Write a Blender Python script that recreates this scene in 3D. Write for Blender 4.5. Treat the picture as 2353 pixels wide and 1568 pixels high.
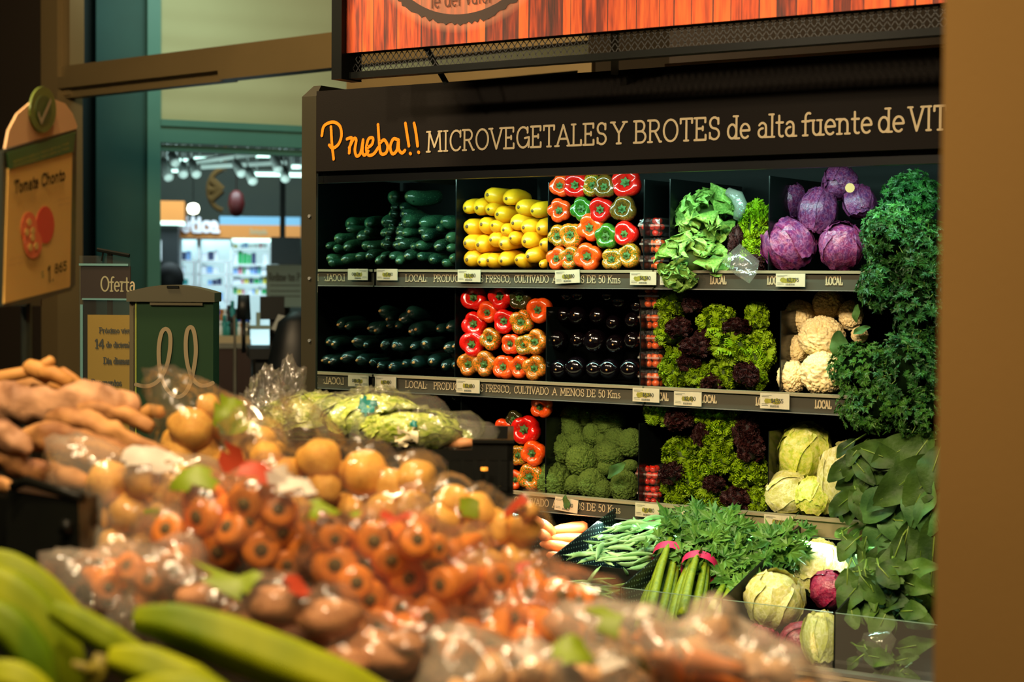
import bpy, math, random
import numpy as np
from mathutils import Vector, Matrix, Quaternion, noise

sc = bpy.context.scene
for _o in list(bpy.data.objects):
    bpy.data.objects.remove(_o)

# ---------------------------------------------------------------- camera
F_PX = 4000.0
YAW, PITCH, ROLL = math.radians(33.5), math.radians(1.96), 0.0075
CAM = Vector((0.0, 0.0, 1.5))
fwd = Vector((-math.sin(YAW) * math.cos(PITCH), math.cos(YAW) * math.cos(PITCH), -math.sin(PITCH)))
_r0 = Vector((math.cos(YAW), math.sin(YAW), 0.0))
_u0 = _r0.cross(fwd)
RIGHT = _r0 * math.cos(ROLL) + _u0 * math.sin(ROLL)
UP = _u0 * math.cos(ROLL) - _r0 * math.sin(ROLL)
cam_data = bpy.data.cameras.new('camera')
cam = bpy.data.objects.new('camera', cam_data)
sc.collection.objects.link(cam)
cam.matrix_world = Matrix(((RIGHT.x, UP.x, -fwd.x, CAM.x), (RIGHT.y, UP.y, -fwd.y, CAM.y),
                           (RIGHT.z, UP.z, -fwd.z, CAM.z), (0, 0, 0, 1)))
cam_data.sensor_width = 36.0
cam_data.lens = 36.0 * F_PX / 2353.0
cam_data.clip_start = 0.05
cam_data.clip_end = 100
cam_data.dof.use_dof = True
cam_data.dof.focus_distance = 4.5
cam_data.dof.aperture_fstop = 3.9
sc.camera = cam

# ---------------------------------------------------------------- world, exposure
w = bpy.data.worlds.new('world')
sc.world = w
w.use_nodes = True
w.node_tree.nodes['Background'].inputs[0].default_value = (0.55, 0.62, 0.5, 1)
w.node_tree.nodes['Background'].inputs[1].default_value = 0.07
sc.view_settings.view_transform = 'Standard'
sc.view_settings.look = 'None'
sc.view_settings.gamma = 1.0
sc.view_settings.exposure = -0.22
sc.cycles.transparent_max_bounces = 16
sc.cycles.max_bounces = 8
sc.cycles.caustics_reflective = False
sc.cycles.caustics_refractive = False
sc.cycles.sample_clamp_indirect = 6.0

def lamp(name, kind, loc, target, power, color, size=0.1, size_y=None, spot=None, blend=0.5):
    d = bpy.data.lights.new(name, kind)
    d.energy = power
    d.color = color
    if kind == 'AREA':
        d.size = size
        if size_y:
            d.shape = 'RECTANGLE'
            d.size_y = size_y
    else:
        d.shadow_soft_size = size
    if kind == 'SPOT':
        d.spot_size = math.radians(spot)
        d.spot_blend = blend
    o = bpy.data.objects.new(name, d)
    sc.collection.objects.link(o)
    o.location = loc
    o.rotation_euler = (Vector(target) - Vector(loc)).to_track_quat('-Z', 'Y').to_euler()
    return o

WARM = (1.0, 0.73, 0.41)
WARM2 = (1.0, 0.78, 0.52)
COOL = (0.55, 1.0, 0.86)
# ceiling spots over the aisle that light the case front
for i, (x, y) in enumerate([(-3.3, 0.7), (-2.35, 0.55), (-1.5, 0.8), (-0.75, 1.15)]):
    lamp('aisle_spot', 'SPOT', (x, y, 2.85), (x * 0.75 - 0.65, 4.0, 1.0), 195, WARM2, 0.06, spot=50)
# spots over the loose produce in front
for (x, y, tx, ty, e) in [(-0.55, 0.9, -0.9, 1.7, 150), (-1.6, 1.1, -1.5, 2.1, 175), (-0.3, 0.2, -0.9, 1.8, 125), (-2.2, 2.2, -1.7, 2.3, 90), (-0.1, -0.4, -1.2, 2.0, 80)]:
    lamp('produce_spot', 'SPOT', (x, y, 3.2), (tx, ty, 1.1), e, WARM, 0.05, spot=70)
lamp('crate_fill', 'SPOT', (-1.6, 1.6, 3.2), (-2.1, 2.75, 1.25), 60, WARM2, 0.05, spot=32)  # extra unseen spot, added to brighten the bagged romaine
lamp('wall_spot', 'SPOT', (-0.1, -0.6, 3.1), (-0.3, 1.5, 1.6), 10, WARM, 0.1, spot=70)
lamp('partition_fill', 'AREA', (-3.6, 2.6, 3.2), (-4.3, 5.3, 2.4), 120, WARM, 0.6)  # unseen fill added to warm the dark bronze beam
# light strips of the refrigerated case (under the header and under the third shelf)
lamp('header_strip_light', 'AREA', (-2.0, 3.76, 1.80), (-2.0, 3.98, 1.2), 14.0, COOL, 2.0, 0.03)
lamp('deck_strip_light', 'AREA', (-2.0, 3.84, 0.885), (-2.0, 3.72, 0.5), 12, (0.72, 1.0, 0.86), 1.9, 0.03)
# ---------------------------------------------------------------- measuring helpers
def ray(u, v):
    return fwd + RIGHT * ((u - 1176.5) / F_PX) - UP * ((v - 784.0) / F_PX)
def P(u, v, X=None, Y=None, Z=None, d=None):
    r = ray(u, v)
    if Y is not None: t = (Y - CAM.y) / r.y
    elif X is not None: t = (X - CAM.x) / r.x
    elif Z is not None: t = (Z - CAM.z) / r.z
    else: t = d
    return CAM + r * t
def depth(p):
    return (Vector(p) - CAM).dot(fwd)
def m_per_px(p):
    return depth(p) / F_PX

rnd = random.Random(7)
def U(a, b): return rnd.uniform(a, b)

# ---------------------------------------------------------------- materials
def lin(c):
    r = []
    for x in c:
        x = x / 255.0
        r.append(x / 12.92 if x <= 0.04045 else ((x + 0.055) / 1.055) ** 2.4)
    return (r[0], r[1], r[2], 1.0)

def M(name, c1, c2=None, scale=12.0, rough=0.5, metal=0.0, bump=0.0, bscale=60.0, coat=0.0, emit=None,
      estr=0.0, sharp=0.0, spots=None, sss=0.0, stretch=None, vary=0.0, spec=0.5, detail=4.0):
    """noise-mixed principled material; each object gets its own offset of the pattern"""
    m = bpy.data.materials.new(name)
    m.use_nodes = True
    nt = m.node_tree
    N, L = nt.nodes, nt.links
    b = N['Principled BSDF']
    b.inputs['Roughness'].default_value = rough
    b.inputs['Metallic'].default_value = metal
    b.inputs['Coat Weight'].default_value = coat
    b.inputs['Coat Roughness'].default_value = 0.08
    b.inputs['Specular IOR Level'].default_value = spec
    b.inputs['Base Color'].default_value = lin(c1)
    if sss:
        b.inputs['Subsurface Weight'].default_value = sss
        b.inputs['Subsurface Radius'].default_value = (0.02, 0.012, 0.006)
        b.inputs['Subsurface Scale'].default_value = 0.3
    if c2 is not None or bump:
        tc = N.new('ShaderNodeTexCoord')
        oi = N.new('ShaderNodeObjectInfo')
        mul = N.new('ShaderNodeMath'); mul.operation = 'MULTIPLY'; mul.inputs[1].default_value = 37.0
        L.new(oi.outputs['Random'], mul.inputs[0])
        add = N.new('ShaderNodeVectorMath'); add.operation = 'ADD'
        mp = N.new('ShaderNodeMapping')
        if stretch: mp.inputs['Scale'].default_value = stretch
        L.new(tc.outputs['Object'], mp.inputs['Vector'])
        L.new(mp.outputs['Vector'], add.inputs[0]); L.new(mul.outputs[0], add.inputs[1])
        vec = add.outputs[0]
    if c2 is not None:
        n = N.new('ShaderNodeTexNoise'); n.inputs['Scale'].default_value = scale; n.inputs['Detail'].default_value = detail
        L.new(vec, n.inputs['Vector'])
        cr = N.new('ShaderNodeValToRGB')
        lo, hi = 0.35 + 0.13 * sharp, 0.65 - 0.13 * sharp
        cr.color_ramp.elements[0].position = lo; cr.color_ramp.elements[0].color = lin(c1)
        cr.color_ramp.elements[1].position = hi; cr.color_ramp.elements[1].color = lin(c2)
        L.new(n.outputs['Fac'], cr.inputs['Fac'])
        col = cr.outputs['Color']
        if spots is not None:
            v = N.new('ShaderNodeTexVoronoi'); v.inputs['Scale'].default_value = spots[1]
            L.new(vec, v.inputs['Vector'])
            r2 = N.new('ShaderNodeValToRGB')
            r2.color_ramp.elements[0].position = spots[2]; r2.color_ramp.elements[0].color = (1, 1, 1, 1)
            r2.color_ramp.elements[1].position = spots[2] + 0.06; r2.color_ramp.elements[1].color = (0, 0, 0, 1)
            L.new(v.outputs['Distance'], r2.inputs['Fac'])
            mx = N.new('ShaderNodeMix'); mx.data_type = 'RGBA'
            mx.inputs['B'].default_value = lin(spots[0])
            L.new(r2.outputs['Color'], mx.inputs['Factor']); L.new(col, mx.inputs['A'])
            col = mx.outputs['Result']
        if vary:
            hs = N.new('ShaderNodeHueSaturation')
            mr = N.new('ShaderNodeMapRange'); mr.inputs['To Min'].default_value = 1 - vary; mr.inputs['To Max'].default_value = 1 + vary
            L.new(oi.outputs['Random'], mr.inputs['Value']); L.new(mr.outputs['Result'], hs.inputs['Value'])
            L.new(col, hs.inputs['Color']); col = hs.outputs['Color']
        L.new(col, b.inputs['Base Color'])
    if bump:
        n2 = N.new('ShaderNodeTexNoise'); n2.inputs['Scale'].default_value = bscale; n2.inputs['Detail'].default_value = 3
        L.new(vec, n2.inputs['Vector'])
        bp = N.new('ShaderNodeBump'); bp.inputs['Strength'].default_value = min(1.0, bump); bp.inputs['Distance'].default_value = 0.004 * max(1, bump)
        L.new(n2.outputs['Fac'], bp.inputs['Height']); L.new(bp.outputs['Normal'], b.inputs['Normal'])
    if emit is not None:
        b.inputs['Emission Color'].default_value = lin(emit)
        b.inputs['Emission Strength'].default_value = estr
    return m

def film_material(name, tint=(1, 1, 1), veil=0.10, gloss=0.06, bscale=38.0, bstr=0.9, rough=0.12):
    """thin clear plastic: transparent, with a glossy coat and a faint milky veil"""
    m = bpy.data.materials.new(name); m.use_nodes = True
    nt = m.node_tree; N, L = nt.nodes, nt.links
    N.remove(N['Principled BSDF'])
    out = N['Material Output']
    tr = N.new('ShaderNodeBsdfTransparent'); tr.inputs[0].default_value = (*tint, 1)
    gl = N.new('ShaderNodeBsdfGlossy'); gl.inputs['Roughness'].default_value = rough
    df = N.new('ShaderNodeBsdfDiffuse'); df.inputs[0].default_value = (0.85, 0.78, 0.66, 1)
    tc = N.new('ShaderNodeTexCoord')
    ns = N.new('ShaderNodeTexNoise'); ns.inputs['Scale'].default_value = bscale; ns.inputs['Detail'].default_value = 2.5
    ns.inputs['Distortion'].default_value = 0.8
    L.new(tc.outputs['Object'], ns.inputs['Vector'])
    bp = N.new('ShaderNodeBump'); bp.inputs['Strength'].default_value = bstr; bp.inputs['Distance'].default_value = 0.006
    L.new(ns.outputs['Fac'], bp.inputs['Height'])
    L.new(bp.outputs['Normal'], gl.inputs['Normal'])
    lw = N.new('ShaderNodeLayerWeight'); lw.inputs['Blend'].default_value = 0.25
    L.new(bp.outputs['Normal'], lw.inputs['Normal'])
    mr = N.new('ShaderNodeMapRange'); mr.inputs['To Min'].default_value = gloss; mr.inputs['To Max'].default_value = 0.32
    L.new(lw.outputs['Fresnel'], mr.inputs['Value'])
    m1 = N.new('ShaderNodeMixShader'); m1.inputs[0].default_value = veil
    L.new(tr.outputs[0], m1.inputs[1]); L.new(df.outputs[0], m1.inputs[2])
    m2 = N.new('ShaderNodeMixShader')
    L.new(mr.outputs['Result'], m2.inputs[0]); L.new(m1.outputs[0], m2.inputs[1]); L.new(gl.outputs[0], m2.inputs[2])
    L.new(m2.outputs[0], out.inputs['Surface'])
    return m

# ---------------------------------------------------------------- mesh builder
class MB:
    def __init__(s): s.v = []; s.f = []; s.m = []
    def add(s, vs, fs, mi=0):
        o = len(s.v)
        s.v.extend([tuple(x) for x in vs])
        for f in fs:
            s.f.append(tuple(i + o for i in f)); s.m.append(mi)
        return s
    def box(s, x0, x1, y0, y1, z0, z1, mi=0):
        return s.add([(x0,y0,z0),(x1,y0,z0),(x1,y1,z0),(x0,y1,z0),(x0,y0,z1),(x1,y0,z1),(x1,y1,z1),(x0,y1,z1)],
                     [(0,3,2,1),(4,5,6,7),(0,1,5,4),(1,2,6,5),(2,3,7,6),(3,0,4,7)], mi)
    def tube(s, pts, rad, n=8, caps=True, mi=0, flat=1.0):
        pts = [Vector(p) for p in pts]
        if not hasattr(rad, '__len__'): rad = [rad] * len(pts)
        vs, fs = [], []
        t0 = (pts[1] - pts[0]).normalized()
        a = t0.orthogonal().normalized()
        for i, p in enumerate(pts):
            t = (pts[min(i + 1, len(pts) - 1)] - pts[max(i - 1, 0)])
            t = t.normalized() if t.length > 1e-9 else t0
            a = (a - t * a.dot(t)).normalized()
            b = t.cross(a)
            for k in range(n):
                q = 2 * math.pi * k / n
                vs.append(p + (a * math.cos(q) + b * math.sin(q) * flat) * rad[i])
        for i in range(len(pts) - 1):
            for k in range(n):
                k2 = (k + 1) % n
                fs.append((i*n+k, i*n+k2, (i+1)*n+k2, (i+1)*n+k))
        if caps:
            fs.append(tuple(range(n))[::-1]); fs.append(tuple((len(pts)-1)*n + k for k in range(n)))
        return s.add(vs, fs, mi)
    def many(s, tv, tf, mats, mi=0):
        """stamp a small template (n x 3 array) with each 4x4 matrix"""
        tv = np.asarray(tv, float)
        h = np.hstack([tv, np.ones((len(tv), 1))])
        for m in mats:
            s.add((h @ np.array(m).T)[:, :3].tolist(), tf, mi)
        return s
    def mesh(s, name, mats, smooth=True):
        me = bpy.data.meshes.new(name)
        me.from_pydata(s.v, [], s.f)
        for m in (mats if isinstance(mats, (list, tuple)) else [mats]): me.materials.append(m)
        me.polygons.foreach_set('material_index', s.m)
        if smooth: me.polygons.foreach_set('use_smooth', [True] * len(s.f))
        me.update()
        return me
    def obj(s, name, mats, parent=None, smooth=True, link=True):
        o = bpy.data.objects.new(name, s.mesh(name, mats, smooth))
        if link: sc.collection.objects.link(o)
        if parent is not None: o.parent = parent
        return o

KIDS = {}
def tag(o, label=None, cat=None, group=None, kind=None):
    if label: o['label'] = label
    if cat: o['category'] = cat
    if group: o['group'] = group
    if kind: o['kind'] = kind
    return o
def thing(name, label, cat, loc=(0, 0, 0), group=None, link=True):
    o = bpy.data.objects.new(name, None)
    o.empty_display_size = 0.05
    o.location = loc
    if link: sc.collection.objects.link(o)
    return tag(o, label, cat, group)
def origin(o):
    """move a mesh's origin to the centre of its base, keeping its place"""
    me = o.data
    n = len(me.vertices); co = np.empty(n * 3); me.vertices.foreach_get('co', co); co = co.reshape(-1, 3)
    c = np.array([(co[:,0].min()+co[:,0].max())/2, (co[:,1].min()+co[:,1].max())/2, co[:,2].min()])
    me.vertices.foreach_set('co', (co - c).ravel()); me.update()
    o.location = Vector(c) + o.location
    return o
def struct(mb, name, mat, smooth=False):
    return tag(origin(mb.obj(name, mat, smooth=smooth)), kind='structure')
def solo(mb, name, mat, label, cat, group=None, smooth=False):
    return tag(origin(mb.obj(name, mat, smooth=smooth)), label, cat, group)

def proto(name, mb, mats, kids=()):
    """an unlinked model: main mesh plus part meshes, to be copied into place"""
    o = mb.obj(name, mats, link=False)
    ks = []
    for kn, kmb, kmat in kids:
        k = kmb.obj(kn, kmat, link=False)
        ks.append(k)
    o2 = (o, ks)
    return o2
def put(pr, mat, label, cat, group=None, mats=None):
    """copy a model and its parts, place the copy and describe it"""
    o, ks = pr
    if ks:
        r = bpy.data.objects.new(o.name.split('.')[0], None); r.empty_display_size = 0.02
        b = o.copy(); b.name = BODY.get(o.name.split('.')[0], 'body')
        sc.collection.objects.link(r); sc.collection.objects.link(b); b.parent = r
        if mats is not None:
            for i, m in enumerate(mats):
                b.material_slots[i].link = 'OBJECT'; b.material_slots[i].material = m
        for k in ks:
            c = k.copy(); c.name = k.name.split('.')[0]; sc.collection.objects.link(c); c.parent = r
    else:
        r = o.copy(); sc.collection.objects.link(r)
        if mats is not None:
            for i, m in enumerate(mats):
                r.material_slots[i].link = 'OBJECT'; r.material_slots[i].material = m
    r.matrix_world = mat
    return tag(r, label, cat, group)
BODY = {'zucchini': 'skin', 'yellow_squash': 'skin', 'bell_pepper': 'flesh', 'eggplant': 'skin'}

def frame_mat(p, ydir, spin=0.0, scale=1.0, up=Vector((0, 0, 1))):
    """matrix whose local +Y runs along ydir"""
    y = Vector(ydir).normalized()
    x = y.cross(up).normalized(); z = x.cross(y)
    Rm = Matrix((x, y, z)).transposed().to_4x4()
    if hasattr(scale, '__len__'): S = Matrix.Diagonal((*scale, 1))
    else: S = Matrix.Diagonal((scale, scale, scale, 1))
    return Matrix.Translation(p) @ Rm @ Matrix.Rotation(spin, 4, 'Y') @ S
def rot_to(p, z, scale=1.0, spin=0.0):
    q = Vector((0, 0, 1)).rotation_difference(Vector(z).normalized())
    S = Matrix.Diagonal((*scale, 1)) if hasattr(scale, '__len__') else Matrix.Scale(scale, 4)
    return Matrix.Translation(p) @ q.to_matrix().to_4x4() @ Matrix.Rotation(spin, 4, 'Z') @ S

class Frame:
    """a vertical plane in the room: origin o, horizontal axis a (left to right as seen), normal n towards the viewer"""
    def __init__(s, o, yaw):
        s.o = Vector(o); s.a = Vector((math.cos(yaw), math.sin(yaw), 0)); s.n = Vector((s.a.y, -s.a.x, 0))
    def hit(s, u, v):
        r = ray(u, v); t = (s.o - CAM).dot(s.n) / r.dot(s.n)
        return CAM + r * t
    def st(s, u, v):
        p = s.hit(u, v); return ((p - s.o).dot(s.a), p.z)
    def pt(s, a, z, off=0.0):
        q = s.o + s.a * a + s.n * off; return Vector((q.x, q.y, z))
    def box(s, mb, a0, a1, z0, z1, thick, off=0.0, mi=0):
        vs = [s.pt(a, z, o) for o in (off, off - thick) for (a, z) in ((a0, z0), (a1, z0), (a1, z1), (a0, z1))]
        return mb.add(vs, [(0,1,2,3),(5,4,7,6),(4,0,3,7),(1,5,6,2),(3,2,6,7),(4,5,1,0)], mi)
    def rect(s, mb, u0, v0, u1, v1, thick, off=0.0, mi=0):
        um, vm = (u0 + u1) / 2, (v0 + v1) / 2
        a0 = s.st(u0, vm)[0]; a1 = s.st(u1, vm)[0]
        z1 = s.st(um, v0)[1]; z0 = s.st(um, v1)[1]
        return s.box(mb, a0, a1, z0, z1, thick, off, mi)
    def ribbon(s, mb, pts, wd, off=0.002, mi=0, closed=False):
        """flat painted stroke through (a, z) points: mitred strips, split at sharp corners"""
        s.lift = (getattr(s, 'lift', 0) + 1) % 7
        off = off + s.lift * 0.00007
        pts = [np.array(p, float) for p in pts]
        pts = [p for i, p in enumerate(pts) if i == 0 or np.hypot(*(p - pts[i-1])) > 1e-7]
        runs, cur = [], [pts[0]]
        for i in range(1, len(pts)):
            cur.append(pts[i])
            if i < len(pts) - 1:
                d1, d2 = pts[i] - pts[i-1], pts[i+1] - pts[i]
                if np.dot(d1, d2) < .72 * np.hypot(*d1) * np.hypot(*d2): runs.append(cur); cur = [pts[i]]
        runs.append(cur)
        for ri, r in enumerate(runs):
            if len(r) > 1:
                L, Rr = [], []
                for i, p in enumerate(r):
                    d = r[min(i+1, len(r)-1)] - r[max(i-1, 0)]; d = d / np.hypot(*d); nn = np.array([-d[1], d[0]]) * wd / 2
                    L.append(p + nn); Rr.append(p - nn)
                n = len(r); o = off + ri * 0.00001
                mb.add([s.pt(*p, o) for p in L] + [s.pt(*p, o) for p in Rr], [(i, n+i, n+i+1, i+1) for i in range(n-1)], mi)
            for k, p in enumerate((r[0], r[-1])):
                if k == 0 and ri > 0: continue
                mb.add([s.pt(p[0] + wd/2*math.cos(q*math.pi/5), p[1] + wd/2*math.sin(q*math.pi/5), off + 0.0004 + .00002 * (ri % 4) + .00001 * k) for q in range(10)], [tuple(range(10))], mi)
        return mb
    def poly(s, mb, pts, off=0.001, mi=0):
        mb.add([s.pt(a, z, off) for a, z in pts], [tuple(range(len(pts)))], mi); return mb

CASE = Frame((0, 3.92, 0), 0.0)      # plane of the shelf rails
FRONT = Frame((0, 3.663, 0), 0.0)    # plane of the header and the end panel

# ---------------------------------------------------------------- stroke lettering
def arc(cx, cy, rx, ry, a0, a1, n=10):
    return [(cx + rx*math.cos(math.radians(a0+(a1-a0)*i/n)), cy + ry*math.sin(math.radians(a0+(a1-a0)*i/n))) for i in range(n+1)]
X_ = 0.64
G = {
 'A': (.92, [[(.08,0),(.46,1),(.84,0)],[(.22,.34),(.70,.34)]], [(.08,0),(.84,0)]),
 'B': (.80, [[(.16,0),(.16,1)],[(.04,1),(.40,1)]+arc(.42,.76,.22,.24,90,-90)+[(.16,.52)],[(.42,.52)]+arc(.44,.26,.27,.26,90,-90)+[(.04,0)]], []),
 'C': (.86, [arc(.48,.5,.38,.5,42,318,16),[(.77,.68),(.77,.98)]], []),
 'D': (.90, [[(.16,0),(.16,1)],[(.04,1),(.42,1)]+arc(.42,.5,.40,.5,90,-90,14)+[(.04,0)]], []),
 'E': (.76, [[(.16,0),(.16,1)],[(.04,1),(.64,1),(.64,.80)],[(.16,.52),(.50,.52)],[(.50,.60),(.50,.44)],[(.04,0),(.66,0),(.66,.22)]], []),
 'F': (.72, [[(.16,0),(.16,1)],[(.04,1),(.64,1),(.64,.80)],[(.16,.50),(.48,.50)]], [(.16,0)]),
 'G': (.92, [arc(.48,.5,.38,.5,42,360,18),[(.86,.5),(.60,.46)],[(.86,.46),(.84,.02)],[(.77,.72),(.77,.98)]], []),
 'I': (.40, [[(.20,0),(.20,1)]], [(.20,0),(.20,1)]),
 'K': (.84, [[(.16,0),(.16,1)],[(.72,1),(.16,.42)],[(.36,.62),(.76,0)]], [(.16,0),(.16,1),(.72,1),(.74,0)]),
 'L': (.70, [[(.16,0),(.16,1)],[(.04,0),(.62,0),(.62,.24)]], [(.16,1)]),
 'M': (1.1, [[(.14,0),(.20,1),(.55,.22),(.90,1),(.96,0)]], [(.14,0),(.96,0),(.16,1),(.94,1)]),
 'N': (.94, [[(.16,0),(.16,1),(.78,0),(.78,1)]], [(.16,0),(.12,1),(.78,1)]),
 'O': (.94, [arc(.47,.5,.39,.5,0,360,20)], []),
 'P': (.76, [[(.16,0),(.16,1)],[(.04,1),(.42,1)]+arc(.42,.74,.25,.26,90,-90)+[(.16,.48)]], [(.16,0)]),
 'R': (.84, [[(.16,0),(.16,1)],[(.04,1),(.42,1)]+arc(.42,.75,.24,.25,90,-90)+[(.16,.50)],[(.42,.50),(.72,0),(.80,0)]], [(.16,0)]),
 'S': (.72, [arc(.36,.75,.24,.25,35,270,10)+arc(.36,.25,.26,.25,90,-145,10),[(.58,.70),(.58,.96)],[(.12,.30),(.12,.06)]], []),
 'T': (.80, [[(.40,0),(.40,1)],[(.08,.80),(.08,1),(.72,1),(.72,.80)]], [(.40,0)]),
 'U': (.90, [[(.16,1),(.16,.35)]+arc(.45,.35,.29,.35,180,360)+[(.74,1)]], [(.16,1),(.74,1)]),
 'V': (.88, [[(.08,1),(.44,0),(.80,1)]], [(.08,1),(.80,1)]),
 'X': (.84, [[(.08,1),(.76,0)],[(.08,0),(.76,1)]], []),
 'Y': (.84, [[(.08,1),(.42,.48),(.76,1)],[(.42,.48),(.42,0)]], [(.08,1),(.76,1),(.42,0)]),
 'a': (.62, [arc(.28,.20,.20,.20,80,360,10)+[(.48,.0)],[(.48,.02),(.48,.44)]+arc(.29,.44,.19,.20,0,150,8)], [(.52,0)]),
 'b': (.66, [[(.12,1),(.12,0)],arc(.35,.32,.23,.32,180,-180,14)], [(.08,1)]),
 'c': (.58, [arc(.33,.32,.25,.32,45,315,12),[(.51,.44),(.51,.62)]], []),
 'd': (.68, [[(.54,1),(.54,0)],arc(.31,.32,.23,.32,0,360,14)], [(.50,1),(.58,0)]),
 'e': (.62, [[(.08,.34),(.54,.34)]+arc(.31,.32,.24,.32,5,310,14)], []),
 'f': (.44, [[(.20,0),(.20,.78)]+arc(.36,.78,.16,.2,180,60,6),[(.04,.62),(.38,.62)]], [(.20,0)]),
 'g': (.64, [arc(.30,.34,.22,.30,0,360,14),[(.52,.62),(.52,-.1)]+arc(.30,-.1,.22,.18,0,-150,8)], []),
 'h': (.66, [[(.14,1),(.14,0)],[(.14,.40)]+arc(.34,.42,.20,.22,180,0,7)+[(.54,0)]], [(.10,1),(.14,0),(.54,0)]),
 'j': (.34, [[(.2,.64),(.2,-.2),(.05,-.3)],[(.2,.86),(.2,.87)]], []),
 'k': (.62, [[(.12,0),(.12,1)],[(.5,.64),(.12,.28)],[(.26,.4),(.54,0)]], []),
 'q': (.66, [arc(.30,.32,.23,.32,0,360,14), [(.53,.64),(.53,-.3)]], []),
 'i': (.34, [[(.17,0),(.17,.64)],[(.17,.86),(.17,.87)]], [(.17,0),(.13,.64)]),
 'l': (.34, [[(.17,0),(.17,1)]], [(.17,0),(.13,1)]),
 'm': (1.02, [[(.14,0),(.14,.64)],[(.14,.42)]+arc(.32,.42,.18,.22,180,0,7)+[(.50,0)],[(.50,.42)]+arc(.68,.42,.18,.22,180,0,7)+[(.86,0)]], [(.10,.64),(.14,0),(.50,0),(.86,0)]),
 'n': (.70, [[(.14,0),(.14,.64)],[(.14,.40)]+arc(.34,.42,.20,.22,180,0,7)+[(.54,0)]], [(.10,.64),(.14,0),(.54,0)]),
 'o': (.62, [arc(.31,.32,.23,.32,0,360,14)], []),
 'p': (.66, [[(.12,.64),(.12,-.3)],arc(.35,.32,.23,.32,180,-180,14)], [(.08,.64),(.12,-.3)]),
 'r': (.50, [[(.16,0),(.16,.64)],[(.16,.38)]+arc(.38,.42,.22,.21,180,70,6)], [(.12,.64),(.18,0)]),
 's': (.50, [arc(.25,.48,.16,.16,40,270,7)+arc(.25,.16,.18,.16,90,-140,7)], []),
 't': (.44, [[(.18,.92),(.18,.16)]+arc(.32,.16,.14,.16,180,300,6),[(.04,.62),(.38,.62)]], []),
 'u': (.68, [[(.14,.64),(.14,.22)]+arc(.33,.22,.19,.22,180,360,7)+[(.52,.64)],[(.52,.3),(.52,0)]], [(.08,.64),(.46,.64),(.57,0)]),
 'v': (.62, [[(.08,.64),(.31,0),(.54,.64)]], [(.08,.64),(.54,.64)]),
 'x': (.60, [[(.08,.64),(.52,0)],[(.08,0),(.52,.64)]], []),
 'y': (.62, [[(.08,.64),(.32,0)],[(.54,.64),(.24,-.3)]], []),
 'z': (.56, [[(.08,.62),(.48,.62),(.08,0),(.50,0)]], []),
 '0': (.72, [arc(.36,.5,.27,.5,0,360,18)], []), '1': (.44, [[(.08,.82),(.26,1),(.26,0)]], [(.26,0)]),
 '2': (.68, [arc(.33,.74,.24,.26,160,-30,9)+[(.08,0),(.60,0)]], []), '4': (.70, [[(.50,0),(.50,1),(.06,.3),(.64,.3)]], []),
 '5': (.68, [[(.56,1),(.14,1),(.12,.56)]+arc(.32,.32,.26,.32,120,-145,12)], []),
 '6': (.70, [arc(.34,.3,.25,.3,0,360,14),[(.09,.34),(.2,.7),(.5,1)]], []), '7': (.62, [[(.06,1),(.56,1),(.24,0)]], []),
 '8': (.68, [arc(.33,.75,.2,.24,0,360,12),arc(.33,.27,.26,.27,0,360,14)], []), '9': (.70, [arc(.36,.7,.25,.3,0,360,14),[(.61,.66),(.5,.3),(.2,0)]], []),
 '3': (.66, [arc(.3,.75,.22,.25,150,-90,9)+arc(.3,.26,.26,.26,90,-150,9)], []),
 '$': (.66, [arc(.33,.70,.22,.2,35,270,8)+arc(.33,.3,.24,.2,90,-145,8),[(.33,1.02),(.33,-.02)]], []),
 ',': (.28, [[(.15,.03),(.08,-.16)]], []), ':': (.30, [[(.14,.05),(.14,.06)],[(.14,.56),(.14,.57)]], []), '.': (.28, [[(.14,.02),(.14,.03)]], []),
 ' ': (.38, [], []), '!': (.3, [[(.15,1),(.15,.3)],[(.15,.02),(.15,.03)]], []),
}
ACC = {'\u00e9': 'e', '\u00f3': 'o', '\u00ed': 'i', '\u00c1': 'A', '\u00e1': 'a'}
def text_width(t, sp=0.02):
    return sum(G[ACC.get(c, c)][0] + sp for c in t)
def lettering(fr, mb, text, a0, z0, size, width=None, wd=0.11, serif=True, off=0.002, mi=0, slant=0.0, zslope=0.0, mirror=False, sp=0.02):
    """stroke letters on a plane; width fits the line to a given length"""
    k = (width / (text_width(text, sp) * size)) if width else 1.0
    x = 0.0
    for c in text:
        base = ACC.get(c, c)
        adv, strokes, ser = G[base]
        def T(p):
            px = (x + p[0]) * size * k + p[1] * slant * size
            return (a0 + px, z0 + p[1] * size + zslope * px)
        for s_ in strokes: fr.ribbon(mb, [T(p) for p in s_], wd * size, off, mi)
        if serif:
            for (sx, sz) in ser: fr.ribbon(mb, [T((sx - .12, sz)), T((sx + .12, sz))], wd * size * 0.9, off, mi)
        if c != base:
            h = 1.12 if base.isupper() else .78
            fr.ribbon(mb, [T((adv/2 - .03, h)), T((adv/2 + .08, h + .14))], wd * size * .8, off, mi)
        x += adv + sp
    return mb
def part(mb, name, mat, parent, smooth=False, label=None):
    """a part built in room coordinates under a thing (an unrotated empty) or under another part"""
    o = mb.obj(name, mat, smooth=smooth)
    root = Vector((0, 0, 0)); q = parent
    while q is not None: root += q.location; q = q.parent
    o.parent = parent; o.location = -root
    if label: o['label'] = label
    return o

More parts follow.
